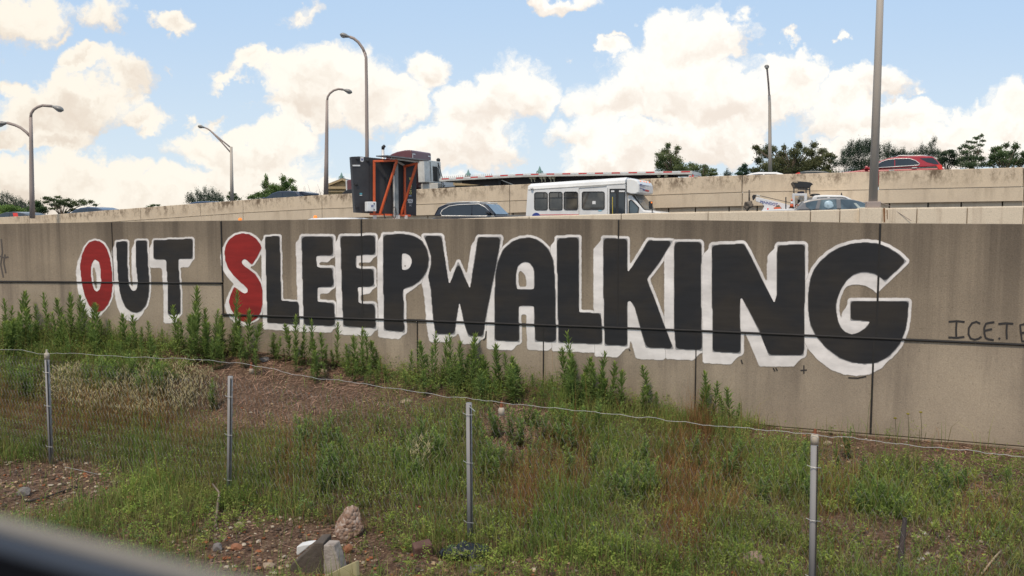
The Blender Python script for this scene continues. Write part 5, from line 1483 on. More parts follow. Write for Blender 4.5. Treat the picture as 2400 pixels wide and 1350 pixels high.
def tree(name, label, cat, px, Y, blobs, n_per=260, size=.24, cd=(.024, .042, .016), cl=(.11, .16, .05), aspect=.6, upward=0, trunk_r=.18, group=None, limbs=True, dys=1.6, hollow=.45):
    b = at(px, 470, Y); bz = upper_z(b.x, WU.A + WU.B * b.x + 14) - 1.0
    base = np.array([b.x, Y, bz])
    t = Thing(name, tuple(base), (0, 0, 0), label, cat, group)
    V, Cc = leaf_cloud(blobs, Y, base, n_per, size, cd, cl, aspect, upward, dys, hollow)
    n = len(V) // 4
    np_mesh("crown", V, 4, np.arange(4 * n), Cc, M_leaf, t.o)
    top = np.array(at(px, min(bl[1] for bl in blobs), Y)) - base
    mid = Vector((0, 0, top[2] * .45)); mb = MB()
    mb.tube([(0, 0, -.2), (.05, 0, mid.z * .6), mid, Vector((.05, 0, top[2] * .78))], [trunk_r, trunk_r * .85, trunk_r * .65, trunk_r * .25], 8)
    if limbs:
        for bl in blobs:
            c = Vector(np.array(at(bl[0], bl[1], Y)) - base)
            st = Vector((0, 0, min(mid.z * 1.2, max(mid.z * .5, c.z - .8))))
            m_ = st.lerp(c, .5) + Vector((0, 0, .15)); mb.tube([st, m_, c], [trunk_r * .4, trunk_r * .25, trunk_r * .08], 5)
    mb.build("trunk", M_bark, t.o, smooth=True)
    return t
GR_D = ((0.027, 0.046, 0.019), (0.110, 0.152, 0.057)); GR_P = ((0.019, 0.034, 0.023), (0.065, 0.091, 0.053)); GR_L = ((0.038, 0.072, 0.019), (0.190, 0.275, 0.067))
def tips(l, rx=5, ry=13): return [(x, y + ry * .7, rx, ry) for x, y in l]
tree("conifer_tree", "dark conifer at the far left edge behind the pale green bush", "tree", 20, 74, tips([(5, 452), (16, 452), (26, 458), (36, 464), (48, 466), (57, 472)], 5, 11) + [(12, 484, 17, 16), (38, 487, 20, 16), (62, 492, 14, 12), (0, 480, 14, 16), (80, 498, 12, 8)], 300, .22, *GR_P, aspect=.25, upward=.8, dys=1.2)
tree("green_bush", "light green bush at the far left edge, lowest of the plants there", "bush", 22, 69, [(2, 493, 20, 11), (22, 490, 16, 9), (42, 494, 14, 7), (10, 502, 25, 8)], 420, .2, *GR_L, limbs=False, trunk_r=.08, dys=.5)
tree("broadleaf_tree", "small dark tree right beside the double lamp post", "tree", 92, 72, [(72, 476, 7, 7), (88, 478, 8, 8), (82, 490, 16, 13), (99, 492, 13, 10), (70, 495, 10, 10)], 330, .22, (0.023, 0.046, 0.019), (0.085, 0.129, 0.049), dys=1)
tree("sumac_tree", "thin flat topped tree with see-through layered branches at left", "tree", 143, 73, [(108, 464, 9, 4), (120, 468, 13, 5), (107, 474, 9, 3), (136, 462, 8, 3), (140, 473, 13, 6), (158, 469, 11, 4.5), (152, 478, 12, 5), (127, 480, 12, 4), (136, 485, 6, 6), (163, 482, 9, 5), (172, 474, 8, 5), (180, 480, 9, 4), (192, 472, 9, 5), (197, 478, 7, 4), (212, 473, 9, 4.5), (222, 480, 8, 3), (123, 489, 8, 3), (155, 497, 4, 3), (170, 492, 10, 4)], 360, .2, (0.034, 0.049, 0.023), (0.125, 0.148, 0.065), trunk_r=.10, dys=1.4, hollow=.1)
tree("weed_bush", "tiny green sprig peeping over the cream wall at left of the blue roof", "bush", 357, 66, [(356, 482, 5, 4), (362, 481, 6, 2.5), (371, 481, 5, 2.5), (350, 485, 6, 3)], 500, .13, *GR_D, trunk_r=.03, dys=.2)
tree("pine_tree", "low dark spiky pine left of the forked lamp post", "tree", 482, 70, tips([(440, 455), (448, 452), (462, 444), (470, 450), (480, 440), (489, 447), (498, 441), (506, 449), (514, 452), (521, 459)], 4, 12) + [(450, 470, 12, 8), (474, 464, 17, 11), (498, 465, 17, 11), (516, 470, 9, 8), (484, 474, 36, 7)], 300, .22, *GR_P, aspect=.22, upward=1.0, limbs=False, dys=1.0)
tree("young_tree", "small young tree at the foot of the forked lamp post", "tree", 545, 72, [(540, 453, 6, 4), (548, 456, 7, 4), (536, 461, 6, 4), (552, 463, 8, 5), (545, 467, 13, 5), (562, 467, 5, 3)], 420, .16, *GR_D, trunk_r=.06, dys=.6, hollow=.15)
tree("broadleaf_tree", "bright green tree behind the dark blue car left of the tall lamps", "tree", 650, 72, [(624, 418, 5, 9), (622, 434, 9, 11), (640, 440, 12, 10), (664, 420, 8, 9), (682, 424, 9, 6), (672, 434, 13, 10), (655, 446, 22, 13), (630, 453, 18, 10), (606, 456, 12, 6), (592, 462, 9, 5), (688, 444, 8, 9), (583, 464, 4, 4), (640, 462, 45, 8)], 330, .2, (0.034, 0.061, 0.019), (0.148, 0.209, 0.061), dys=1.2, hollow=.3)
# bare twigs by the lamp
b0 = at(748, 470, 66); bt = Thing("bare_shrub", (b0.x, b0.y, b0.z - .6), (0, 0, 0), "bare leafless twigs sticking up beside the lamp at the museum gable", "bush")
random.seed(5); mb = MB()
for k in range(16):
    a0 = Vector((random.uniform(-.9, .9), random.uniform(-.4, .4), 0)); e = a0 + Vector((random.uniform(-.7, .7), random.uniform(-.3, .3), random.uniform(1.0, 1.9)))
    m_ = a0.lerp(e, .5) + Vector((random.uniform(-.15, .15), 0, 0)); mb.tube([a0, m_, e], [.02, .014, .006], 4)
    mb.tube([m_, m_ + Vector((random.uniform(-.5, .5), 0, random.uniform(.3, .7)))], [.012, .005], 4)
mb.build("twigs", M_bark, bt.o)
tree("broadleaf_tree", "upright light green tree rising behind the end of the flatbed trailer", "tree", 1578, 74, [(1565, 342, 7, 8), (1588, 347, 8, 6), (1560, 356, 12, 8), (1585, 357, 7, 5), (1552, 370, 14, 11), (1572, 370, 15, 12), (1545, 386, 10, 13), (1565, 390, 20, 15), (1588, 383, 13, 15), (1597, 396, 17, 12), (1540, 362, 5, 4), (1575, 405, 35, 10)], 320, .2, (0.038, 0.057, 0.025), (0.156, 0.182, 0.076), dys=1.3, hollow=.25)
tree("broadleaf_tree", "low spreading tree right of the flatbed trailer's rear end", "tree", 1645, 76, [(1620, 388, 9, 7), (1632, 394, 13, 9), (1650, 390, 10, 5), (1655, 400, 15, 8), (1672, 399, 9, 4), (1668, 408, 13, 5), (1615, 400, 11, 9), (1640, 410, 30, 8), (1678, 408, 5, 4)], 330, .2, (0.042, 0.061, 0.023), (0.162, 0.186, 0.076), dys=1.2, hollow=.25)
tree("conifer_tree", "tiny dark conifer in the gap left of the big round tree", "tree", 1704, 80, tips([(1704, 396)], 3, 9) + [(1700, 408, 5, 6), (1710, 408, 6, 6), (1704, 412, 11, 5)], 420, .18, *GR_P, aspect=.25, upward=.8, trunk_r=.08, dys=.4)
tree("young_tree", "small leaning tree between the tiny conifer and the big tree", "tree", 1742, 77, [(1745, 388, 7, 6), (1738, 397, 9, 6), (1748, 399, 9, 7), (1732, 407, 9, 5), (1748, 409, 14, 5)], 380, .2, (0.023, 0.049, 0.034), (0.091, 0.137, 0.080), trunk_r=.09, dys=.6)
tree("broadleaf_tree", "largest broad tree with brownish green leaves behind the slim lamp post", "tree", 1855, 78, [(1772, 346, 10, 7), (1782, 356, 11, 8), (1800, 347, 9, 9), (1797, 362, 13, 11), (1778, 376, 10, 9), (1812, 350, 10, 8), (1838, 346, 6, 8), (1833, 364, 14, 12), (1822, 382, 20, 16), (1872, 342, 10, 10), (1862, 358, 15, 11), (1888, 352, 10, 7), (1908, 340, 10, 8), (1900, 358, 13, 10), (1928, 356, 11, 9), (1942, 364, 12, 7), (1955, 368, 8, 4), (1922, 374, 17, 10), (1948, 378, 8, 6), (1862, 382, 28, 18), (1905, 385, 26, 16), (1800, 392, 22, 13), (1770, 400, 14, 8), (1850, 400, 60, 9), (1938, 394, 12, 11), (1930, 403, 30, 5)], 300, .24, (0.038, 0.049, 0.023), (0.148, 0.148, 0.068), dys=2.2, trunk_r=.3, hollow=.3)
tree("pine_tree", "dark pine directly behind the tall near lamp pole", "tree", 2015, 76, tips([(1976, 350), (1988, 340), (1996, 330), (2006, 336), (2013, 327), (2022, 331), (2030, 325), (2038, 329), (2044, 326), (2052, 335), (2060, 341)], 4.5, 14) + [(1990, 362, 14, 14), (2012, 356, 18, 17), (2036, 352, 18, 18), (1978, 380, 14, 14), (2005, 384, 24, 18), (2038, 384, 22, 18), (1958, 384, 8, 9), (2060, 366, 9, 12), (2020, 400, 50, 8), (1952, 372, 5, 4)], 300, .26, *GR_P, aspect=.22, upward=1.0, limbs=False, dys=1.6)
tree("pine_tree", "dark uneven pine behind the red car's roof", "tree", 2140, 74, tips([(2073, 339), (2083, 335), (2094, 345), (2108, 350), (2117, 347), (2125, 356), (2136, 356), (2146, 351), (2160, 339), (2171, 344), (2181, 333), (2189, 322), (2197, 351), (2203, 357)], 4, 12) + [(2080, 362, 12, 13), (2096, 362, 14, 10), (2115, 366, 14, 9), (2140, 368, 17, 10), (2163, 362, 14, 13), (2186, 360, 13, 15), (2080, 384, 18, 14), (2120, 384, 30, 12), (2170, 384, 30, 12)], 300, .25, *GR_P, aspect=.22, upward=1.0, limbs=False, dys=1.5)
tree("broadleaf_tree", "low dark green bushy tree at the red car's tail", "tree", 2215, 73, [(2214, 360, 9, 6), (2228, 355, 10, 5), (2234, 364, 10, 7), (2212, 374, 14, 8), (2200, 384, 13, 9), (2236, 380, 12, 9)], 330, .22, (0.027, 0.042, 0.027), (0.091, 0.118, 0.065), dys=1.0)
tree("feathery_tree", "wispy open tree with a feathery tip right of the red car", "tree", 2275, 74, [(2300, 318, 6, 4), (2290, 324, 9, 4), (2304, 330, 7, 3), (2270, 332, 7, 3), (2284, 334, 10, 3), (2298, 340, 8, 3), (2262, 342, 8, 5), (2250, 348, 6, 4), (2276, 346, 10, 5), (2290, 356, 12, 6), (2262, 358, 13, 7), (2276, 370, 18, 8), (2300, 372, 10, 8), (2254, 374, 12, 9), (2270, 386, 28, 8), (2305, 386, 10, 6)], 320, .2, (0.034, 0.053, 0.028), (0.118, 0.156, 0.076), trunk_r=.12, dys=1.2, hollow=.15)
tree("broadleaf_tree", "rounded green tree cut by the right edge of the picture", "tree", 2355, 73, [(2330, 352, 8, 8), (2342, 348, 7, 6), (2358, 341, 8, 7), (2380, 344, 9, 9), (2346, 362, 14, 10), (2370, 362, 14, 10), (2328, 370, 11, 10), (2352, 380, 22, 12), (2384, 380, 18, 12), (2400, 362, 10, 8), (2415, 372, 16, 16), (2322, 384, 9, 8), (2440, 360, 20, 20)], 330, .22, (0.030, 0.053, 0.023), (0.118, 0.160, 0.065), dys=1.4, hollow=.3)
# ------------------------------------------------------------------ chain-link fence
M_post = mat("galvanised_post", (.27, .26, .258), .75, .0, var=.15, scale=4, stretch=(1, 1, .2), dirt=((.17, .14, .12), 3, .5))
M_wire = mat("galvanised_wire", (.42, .42, .41), .45, .35, var=.2)
M_rust = mat("rust", (.22, .075, .035), .9, var=.4, scale=9)
M_cap = mat("weathered_cap", (.44, .38, .30), .8, var=.2, scale=8, dirt=((.22, .12, .06), 5, .6))
def fp(px, py): return on_plane(px, py, FA, FB)
p0 = fp(1100, 1290)
fence = Thing("chain_link_fence", (p0.x, p0.y, 0), (0, 0, math.atan(FB)), "low chain link fence of grey steel posts with a wavy loose top wire", "fence")
def FL(px, py, off=0.0):
    q = fence.I @ fp(px, py); q.y += off; return q
posts = [(110, 840, 121, 1100, 'cap'), (540, 882, 537, 1185, None), (1099, 944, 1102, 1290, None), (1909, 1038, 1903, 1420, 'rust')]
pxs = []
for (xt, yt, xb, yb, kind) in posts:
    a, c = FL(xt, yt), FL(xb, yb)
    wp = fence.M @ c; c.z = terrain(wp.x, wp.y) - .05
    r = .033
    mb = MB()
    # C-shaped line post: web with two flanges, facing the railway
    d = (a - c)
    po = MB().tube([c, a], r, 12).build("post", M_post, fence.o, smooth=True)
    MB().bar(c + Vector((r * .9, -r * .75, 0)), a + Vector((r * .9, -r * .75, -.02)), .010, .010).build("post_slot", M_dark, po)
    pxs.append((a, c))
    for f in (.2, .55, .88):
        q = c.lerp(a, f + random.uniform(-.05, .05))
        MB().tube([q + Vector((-.06, -.03, .01)), q + Vector((-.02, -.045, 0)), q + Vector((.02, -.045, 0)), q + Vector((.06, -.02, -.005))], .0028, 5).build("tie_wire", M_wire, po)
    if kind:
        MB().tube([a + Vector((0, 0, -.01)), a + Vector((0, 0, .05)), a + Vector((0, 0, .08))], [.037, .037, .030], 12).build("post_cap", M_cap, po, smooth=True)
        MB().tube([a + Vector((0, 0, .07)), a + Vector((.003, 0, .13))], [.018, .012], 8).build("loop_stub", M_rust if kind == 'rust' else M_cap, po)
# mesh: zigzag wires between the posts and on past the picture's edges
zt0 = [(p[0].x, p[0].z) for p in pxs]
def ftop(x):
    return float(np.interp(x, [-14] + [q[0] for q in zt0] + [12], [zt0[0][1]] + [q[1] for q in zt0] + [zt0[-1][1]])) - .02
V = []; Fc = []
pitch = .075; x = -12.5
while x < 8.5:
    wq = fence.M @ Vector((x, 0, 0)); zg = terrain(wq.x, wq.y) + .03
    zt = ftop(x); n = int((zt - zg) / pitch)
    for k in range(n):
        za, zb_ = zt - k * pitch, zt - (k + 1) * pitch
        for sgn in (1, -1):
            xa, xb = (x, x + pitch * .5 * sgn) if k % 2 == 0 else (x + pitch * .5 * sgn, x)
            o_ = len(V); r = .0011
            V += [(xa - r, .02 * sgn * .3 - r, za), (xa + r, -r, za), (xa, r, za), (xb - r, -r, zb_), (xb + r, -r, zb_), (xb, r, zb_)]
            Fc += [(o_, o_ + 1, o_ + 4, o_ + 3), (o_ + 1, o_ + 2, o_ + 5, o_ + 4), (o_ + 2, o_, o_ + 3, o_ + 5)]
    x += pitch
np_mesh("chain_link_mesh", np.array(V), 4, np.array(Fc).ravel(), None, mat('dull_mesh_wire', (.20, .18, .16), .7, var=.3), fence.o)
wp_ = [(-150, 808), (60, 820), (110, 829), (170, 826), (260, 833), (350, 837), (430, 839), (470, 841), (520, 846), (570, 850), (620, 858), (660, 867), (700, 877), (750, 885), (790, 889), (830, 893), (880, 902), (930, 909), (990, 917), (1045, 927), (1085, 930), (1125, 934), (1165, 940), (1220, 946), (1290, 953), (1350, 959), (1400, 964), (1450, 969), (1490, 975), (1530, 976), (1575, 984), (1620, 988), (1680, 997), (1720, 997), (1770, 1003), (1830, 1008), (1900, 1014), (1950, 1021), (2000, 1022), (2050, 1031), (2100, 1036), (2150, 1043), (2220, 1048), (2280, 1053), (2340, 1062), (2400, 1067), (2560, 1085)]
pts = []
for (xa, ya), (xb, yb) in zip(wp_[:-1], wp_[1:]):
    for k in range(4):
        f = k / 4; xx = xa + (xb - xa) * f
        pts.append(FL(xx, ya + (yb - ya) * f + 1.1 * math.sin(xx * .085) + .6 * math.sin(xx * .21), -.05))
MB().tube(pts, .0026, 6).build("top_wire", mat("bright_wire", (.40, .39, .37), .5, .1), fence.o, smooth=True)
for seg in ([(590, 1175), (640, 1184), (690, 1200), (740, 1212), (768, 1228)], [(960, 1266), (1000, 1272), (1050, 1279), (1082, 1283), (1170, 1292)], [(160, 1092), (200, 1100), (250, 1112)]):
    MB().tube([FL(a, b, -.06) for a, b in seg], .0032, 5).build("bottom_wire", M_wire, fence.o)
MB().tube([FL(1103, 950, -.04), FL(1115, 955, -.08), FL(1124, 960, -.1)], .004, 5).build("wire_end", M_wire, fence.o)
for (cx, cy) in ((1178, 962), (593, 868)):  # double images of the post cap, added as small solid caps by the wire
    q = FL(cx, cy, -.03); k = .8 if cx < 700 else 1
    hc = MB().tube([q + Vector((0, 0, -.045 * k)), q + Vector((0, 0, .02 * k)), q + Vector((0, 0, .04 * k))], [.034 * k, .034 * k, .020 * k], 12).build("ghost_cap", M_cap, fence.o, smooth=True)
    hc["label"] = "double image of a white rusty topped post cap, added at the top wire"
    MB().tube([q + Vector((0, 0, .03)), q + Vector((.004, 0, .105))], [.020, .012], 8).build("rusty_stub", M_rust, hc)

# ------------------------------------------------------------------ train window sill (we look out of a train)
def sp_(px, py):                      # the outer edge of the sill: level line .128 m under the eye
    d = ray(px, py); return C0 + d * (-.128 / d.z)
e0, e1 = sp_(0, 1196), sp_(640, 1356)
ed = (e1 - e0).normalized(); en = Vector((-ed.y, ed.x, 0))
if en.y > 0: en = -en                 # toward the carriage
rotz = math.atan2(ed.y, ed.x)
sill = Thing("train_window_sill", tuple((e0 + e1) / 2), (0, 0, rotz), "blurred grey and black train window sill in the lower left corner, right at the camera", "window sill")
M_sill = mat("grey_sill", (.21, .19, .165), .8, .0, var=.08, spec=.2)
M_sill2 = mat("blue_grey_sill", (.040, .048, .064), .8, .0, var=.08, spec=.12)
M_gask = mat("black_gasket", (.004, .004, .005), .95, spec=.02)
s_ = -1 if (sill.I.to_3x3() @ en).y < 0 else 1
prof = [(0, -.014), (.0006, -.004), (.004, 0), (.0075, .0002), (.0100, -.0015), (.0100, -.02), (0, -.02)]
def bar_prof(pr, x0, x1): return MB().prism([(x0, s_ * a, z) for a, z in pr], (x1 - x0, 0, 0))
bar_prof(prof, -.7, .36).build("outer_lip", M_sill, sill.o, smooth=False, bevel=.001)
prof2 = [(.0105, -.0022), (.015, -.003), (.020, -.005), (.020, -.03), (.0105, -.03)]
bar_prof(prof2, -.7, .36).build("inner_ledge", M_sill2, sill.o, bevel=.002)
prof3 = [(.0205, -.005), (.030, -.007), (.16, -.03), (.16, -.10), (.0205, -.05)]
bar_prof(prof3, -.7, .36).build("gasket", M_gask, sill.o, bevel=.002)

# ------------------------------------------------------------------ loose rocks and rubbish
def rock(name, px, py, wpx, hpx, m, label, cat, seed=1, sink=.25, rough=.28, group=None, flat=1.0, jag=3.0, taper=0.0):
    g_ = ground_px(px, py + hpx * .5)
    Y = g_.y; k = (Y * cp - (g_.z - CAMZ) * sp) / F
    rx, rz = wpx * k / 2, hpx * k / 2
    bm = bmesh.new(); bmesh.ops.create_icosphere(bm, subdivisions=3, radius=1)
    for v in bm.verts:
        n_ = noise.noise(v.co * 1.1 + Vector((seed * 7.3, 0, 0))) * rough * 1.6 + noise.noise(v.co * jag + Vector((0, seed * 3.1, 0))) * rough * .6
        d = v.co.normalized() * (1 + n_)
        # chipped faces
        for cdir, lim in (((.7, -.5, .5), .72), ((-.6, -.6, .4), .74), ((.1, -.8, -.1), .7), ((-.2, -.3, .9), .78)):
            cd_ = Vector(cdir).normalized(); e = d.dot(cd_)
            if e > lim: d -= cd_ * (e - lim)
        tp_ = 1 - taper * (d.z + 1) / 2
        v.co = Vector(((d.x * tp_ + taper * .12 * (d.z + 1)) * rx, d.y * rx * .85 * flat * tp_, d.z * rz))
    me = bpy.data.meshes.new(name); bm.to_mesh(me); bm.free(); me.materials.append(m)
    o = bpy.data.objects.new(name, me); COL.objects.link(o); o.location = (g_.x, g_.y + rx * .4, g_.z + rz * (1 - sink))
    tag(o, label, cat, group); return o
def pebbly(name):
    m = mat(name, (.22, .16, .125), .9, var=.3, scale=6, bump=1, bscale=30)
    nt = m.node_tree; b = nt.nodes["Principled BSDF"]
    v = nt.nodes.new("ShaderNodeTexVoronoi"); v.inputs["Scale"].default_value = 26
    tc = nt.nodes.new("ShaderNodeTexCoord"); nt.links.new(tc.outputs["Object"], v.inputs["Vector"])
    r = nt.nodes.new("ShaderNodeValToRGB"); e = r.color_ramp.elements; e[0].color = (.16, .08, .05, 1); e[1].color = (.42, .34, .29, 1)
    x = e.new(.35); x.color = (.30, .21, .16, 1); x = e.new(.7); x.color = (.24, .14, .09, 1)
    s = nt.nodes.new("ShaderNodeSeparateXYZ"); nt.links.new(v.outputs["Color"], s.inputs[0]); nt.links.new(s.outputs[0], r.inputs[0])
    mx = nt.nodes.new("ShaderNodeMixRGB"); mx.blend_type = 'MULTIPLY'; mx.inputs[0].default_value = .8
    dr = nt.nodes.new("ShaderNodeMapRange"); dr.inputs["From Max"].default_value = .02; nt.links.new(v.outputs["Distance"], dr.inputs[0])
    dr.inputs["From Min"].default_value = .02; dr.inputs["From Max"].default_value = .0; dr.inputs["To Min"].default_value = .55; dr.inputs["To Max"].default_value = 1
    nt.links.new(r.outputs[0], b.inputs["Base Color"])
    bp = nt.nodes.new("ShaderNodeBump"); bp.inputs["Strength"].default_value = 1; bp.inputs["Distance"].default_value = .02; bp.invert = True
    nt.links.new(v.outputs["Distance"], bp.inputs["Height"]); nt.links.new(bp.outputs[0], b.inputs["Normal"])
    return m
M_cong = pebbly("pebbly_concrete")
def stone(n_, c, **k): return mat(n_, c, .9, var=.25, scale=9, bump=.6, bscale=22, **k)
M_rk = [stone("grey_stone", (.17, .15, .14)), stone("tan_stone", (.32, .24, .17)), stone("pink_stone", (.30, .20, .16)), stone("orange_stone", (.27, .115, .060)), stone("brown_stone", (.11, .055, .042)), stone("white_stone", (.48, .44, .40))]
rock("concrete_lump", 815, 1218, 90, 90, M_cong, "large lump of pebbly concrete in the weeds left of the third post", "rock", 2, .30, .30, taper=.55)
rock("loose_stone", 815, 1285, 24, 24, M_rk[3], "rounded orange stone below the large pebbly lump", "rock", 4)
rock("loose_stone", 1768, 1310, 52, 36, M_rk[2], "pinkish stone in the weeds left of the rusty topped post", "rock", 5, .3)
rock("loose_stone", 52, 1152, 32, 22, M_rk[0], "grey stone on bare soil at the left edge above the sill", "rock", 6)
rock("loose_stone", 300, 1170, 28, 16, M_rk[3], "red brick fragment in the grass left of the second post", "rock", 7)
rock("loose_stone", 552, 1282, 26, 18, M_rk[3], "red brick fragment on gravel beside the train sill's end", "rock", 12)
rock("loose_stone", 508, 1282, 24, 20, M_rk[0], "grey stone on gravel touching the blurred sill", "rock", 8)
rock("loose_stone", 560, 1230, 20, 16, M_rk[1], "small tan stone on the gravel below the second post", "rock", 9)
rock("loose_stone", 628, 1326, 26, 16, M_rk[1], "pale tan stone right at the end of the blurred sill", "rock", 10)
rock("loose_stone", 432, 890, 20, 12, M_rk[0], "dark stone high on the mound left of the second post", "rock", 11)
rock("loose_stone", 618, 842, 24, 12, M_rk[0], "grey stone at the top of the bare mound under the letter L", "rock", 13)
rock("loose_stone", 505, 845, 24, 12, M_rk[4], "brown stone at the top of the bare mound under the red S", "rock", 14)
rock("loose_stone", 758, 868, 14, 12, M_rk[1], "pale tan stone on the bare mound under the letters EE", "rock", 15)
rock("loose_stone", 952, 940, 26, 14, M_rk[1], "tan stone on the slope left of the third post's top", "rock", 16)
rock("loose_stone", 1942, 1038, 20, 12, M_rk[1], "tan stone beside the cap of the rusty topped post", "rock", 17)
rock("loose_stone", 1922, 1122, 26, 16, M_rk[0], "grey stone just right of the rusty topped post", "rock", 18)
rock("loose_stone", 2155, 1262, 22, 16, M_rk[2], "pink stone on bare soil at lower right", "rock", 19)
rock("loose_stone", 2160, 1310, 18, 10, M_rk[5], "white stone on bare soil at lower right, nearest of two", "rock", 20)
rock("loose_stone", 2168, 1250, 12, 8, M_rk[5], "small white stone behind the pink one at lower right", "rock", 21)
rock("loose_stone", 1115, 1335, 36, 20, M_rk[0], "dark stone at the bottom edge below the third post", "rock", 22)
# brown block
g_ = ground_px(992, 1302); bl = MB().box((0, 0, .07), (.20, .14, .16)).build("brown_block", M_rk[4], None, bevel=.015)
bl.location = g_; bl.rotation_euler = (.15, -.12, .35); tag(bl, "brown square block lying in the weeds left of the third post's foot", "block")
# black bag heap at the foot of the third post
g_ = ground_px(1095, 1300); mb = MB()
random.seed(9)
for dx, dy, r in ((0, -.05, .15), (-.14, -.06, .12), (.14, -.03, .12), (-.25, -.04, .07), (.05, -.12, .11)): mb.sphere((dx, dy, r * .4), (r, r, r * .62), seg=14, rings=9)
mb.v = [(x + .025 * noise.noise(Vector((x * 22, y * 22, z * 22))), y + .02 * noise.noise(Vector((z * 25, x * 20, 3))), z + .03 * noise.noise(Vector((x * 24, y * 20, 7)))) for x, y, z in mb.v]
bg_ = mb.build("rubbish_bag", mat("black_plastic_bag", (.008, .009, .012), .25, var=.2), None); bg_.location = g_; tag(bg_, "crumpled black plastic bag around the foot of the third post", "bag")
# broken plank and timber pieces by the sill
def board(name, pxpts, thick, m, label, cat, lift=.02):
    P_ = [ground_px(a, b) for a, b in pxpts]
    z = sum(p.z for p in P_) / len(P_)
    o = MB().prism([(p.x, p.y, p.z + lift) for p in P_], (0, 0, thick)).build(name, m, None, bevel=.006); tag(o, label, cat); return o
def upright(name, pxpts, Y, thick, m, label, cat):
    o = MB().prism([at(a, b, Y) for a, b in pxpts], (.03, thick, 0)).build(name, m, None, bevel=.01); tag(o, label, cat); return o
M_conc = stone("dirty_concrete", (.085, .066, .052)); M_plast = stone("flaking_plaster", (.34, .29, .25), dirt=((.12, .08, .06), 7, .8))
gy = ground_px(745, 1345).y
upright("concrete_stump", [(680, 1326), (715, 1296), (738, 1273), (758, 1272), (762, 1352), (680, 1352)], gy, .25, M_conc, "dark broken concrete stump at the bottom edge behind the yellow board", "concrete block")
upright("plaster_chunk", [(758, 1278), (782, 1279), (790, 1302), (798, 1330), (802, 1352), (758, 1352)], gy - .05, .15, M_plast, "pale flaking chunk between the dark stump and the yellow board", "concrete block")
upright("foam_piece", [(695, 1281), (712, 1277), (731, 1275), (716, 1288), (698, 1302), (694, 1300)], gy + .35, .12, mat("white_foam", (.66, .65, .63), .8, var=.08), "white foam piece left of the dark broken stump", "foam")
upright("yellow_board", [(758, 1352), (800, 1330), (834, 1315), (836, 1352), (800, 1380), (760, 1380)], gy - .35, .03, mat("yellow_board", (.36, .31, .17), .7, var=.15, scale=5), "dull yellow board at the bottom edge right of the blurred sill", "board")
M_wood = mat("grey_wood", (.20, .15, .115), .9, var=.3, scale=4)
def stick(pts, r, label, m=M_wood, name="fallen_branch", cat="branch", twigs=0):
    q = [ground_px(a, b) + Vector((0, 0, l)) for a, b, l in pts]; mb = MB(); mb.tube(q, [r * (1 - .5 * i / len(q)) for i in range(len(q))], 6)
    for k in range(twigs):
        i = random.randrange(len(q)); mb.tube([q[i], q[i] + Vector((random.uniform(-.2, .2), random.uniform(-.1, .1), random.uniform(.02, .15)))], [r * .4, r * .2], 5)
    o = mb.build(name, m, None, smooth=True); tag(o, label, cat); return o
stick([(60, 1180, .02), (110, 1170, .03), (150, 1155, .03), (185, 1150, .05)], .014, "dark twiggy branch lying on bare soil above the sill", mat("dark_wood", (.035, .028, .025), .9), twigs=7)
stick([(505, 1235, .0), (510, 1205, .10), (515, 1188, .18), (500, 1178, .24)], .018, "curved grey stick leaning at the foot of the second post")
stick([(2300, 1350, .02), (2330, 1320, .06), (2345, 1308, .08)], .012, "pale stick poking out of the grass at the lower right corner", mat("pale_wood", (.36, .27, .18), .9))
stick([(2105, 1352, 0), (2112, 1320, .18), (2118, 1290, .36)], .035, "dark rotten stump standing at the bottom edge, lower right", mat("rotten_wood", (.040, .028, .024), .95, var=.3, bump=.8), name="tree_stump", cat="stump")
stick([(2300, 1090, .05), (2350, 1078, .08), (2400, 1070, .06)], .006, "upper long pale dry stalk on bare soil at the right edge", mat("pale_wood2", (.32, .24, .17), .9), name="dry_stalk", cat="stalk")
stick([(2270, 1160, .04), (2340, 1157, .06), (2405, 1160, .05)], .006, "lower long pale dry stalk on bare soil at the right edge", mat("pale_wood2", (.32, .24, .17), .9), name="dry_stalk", cat="stalk")
# ------------------------------------------------------------------ weeds and ground cover
M_weed = leaf_mat("weed_leaf", .45)
def blob(px, py, lst):
    v = 0.0 * px
    for it in lst:
        cx, cy, rx, ry = it[:4]; w_ = it[4] if len(it) > 4 else 1.0
        v = np.maximum(v, w_ * np.clip(1.45 - np.hypot((px - cx) / rx, (py - cy) / ry), 0, 1).clip(0, .5) * 2)
    return v
def tz(X, Y): return np.array([terrain(float(a), float(b)) for a, b in zip(X, Y)])
def fbm(X, Y, s, seed=0.0): return np.array([noise.noise(Vector((a * s, b * s, seed))) + .5 * noise.noise(Vector((a * s * 2.3, b * s * 2.3, seed + 4))) for a, b in zip(X, Y)])

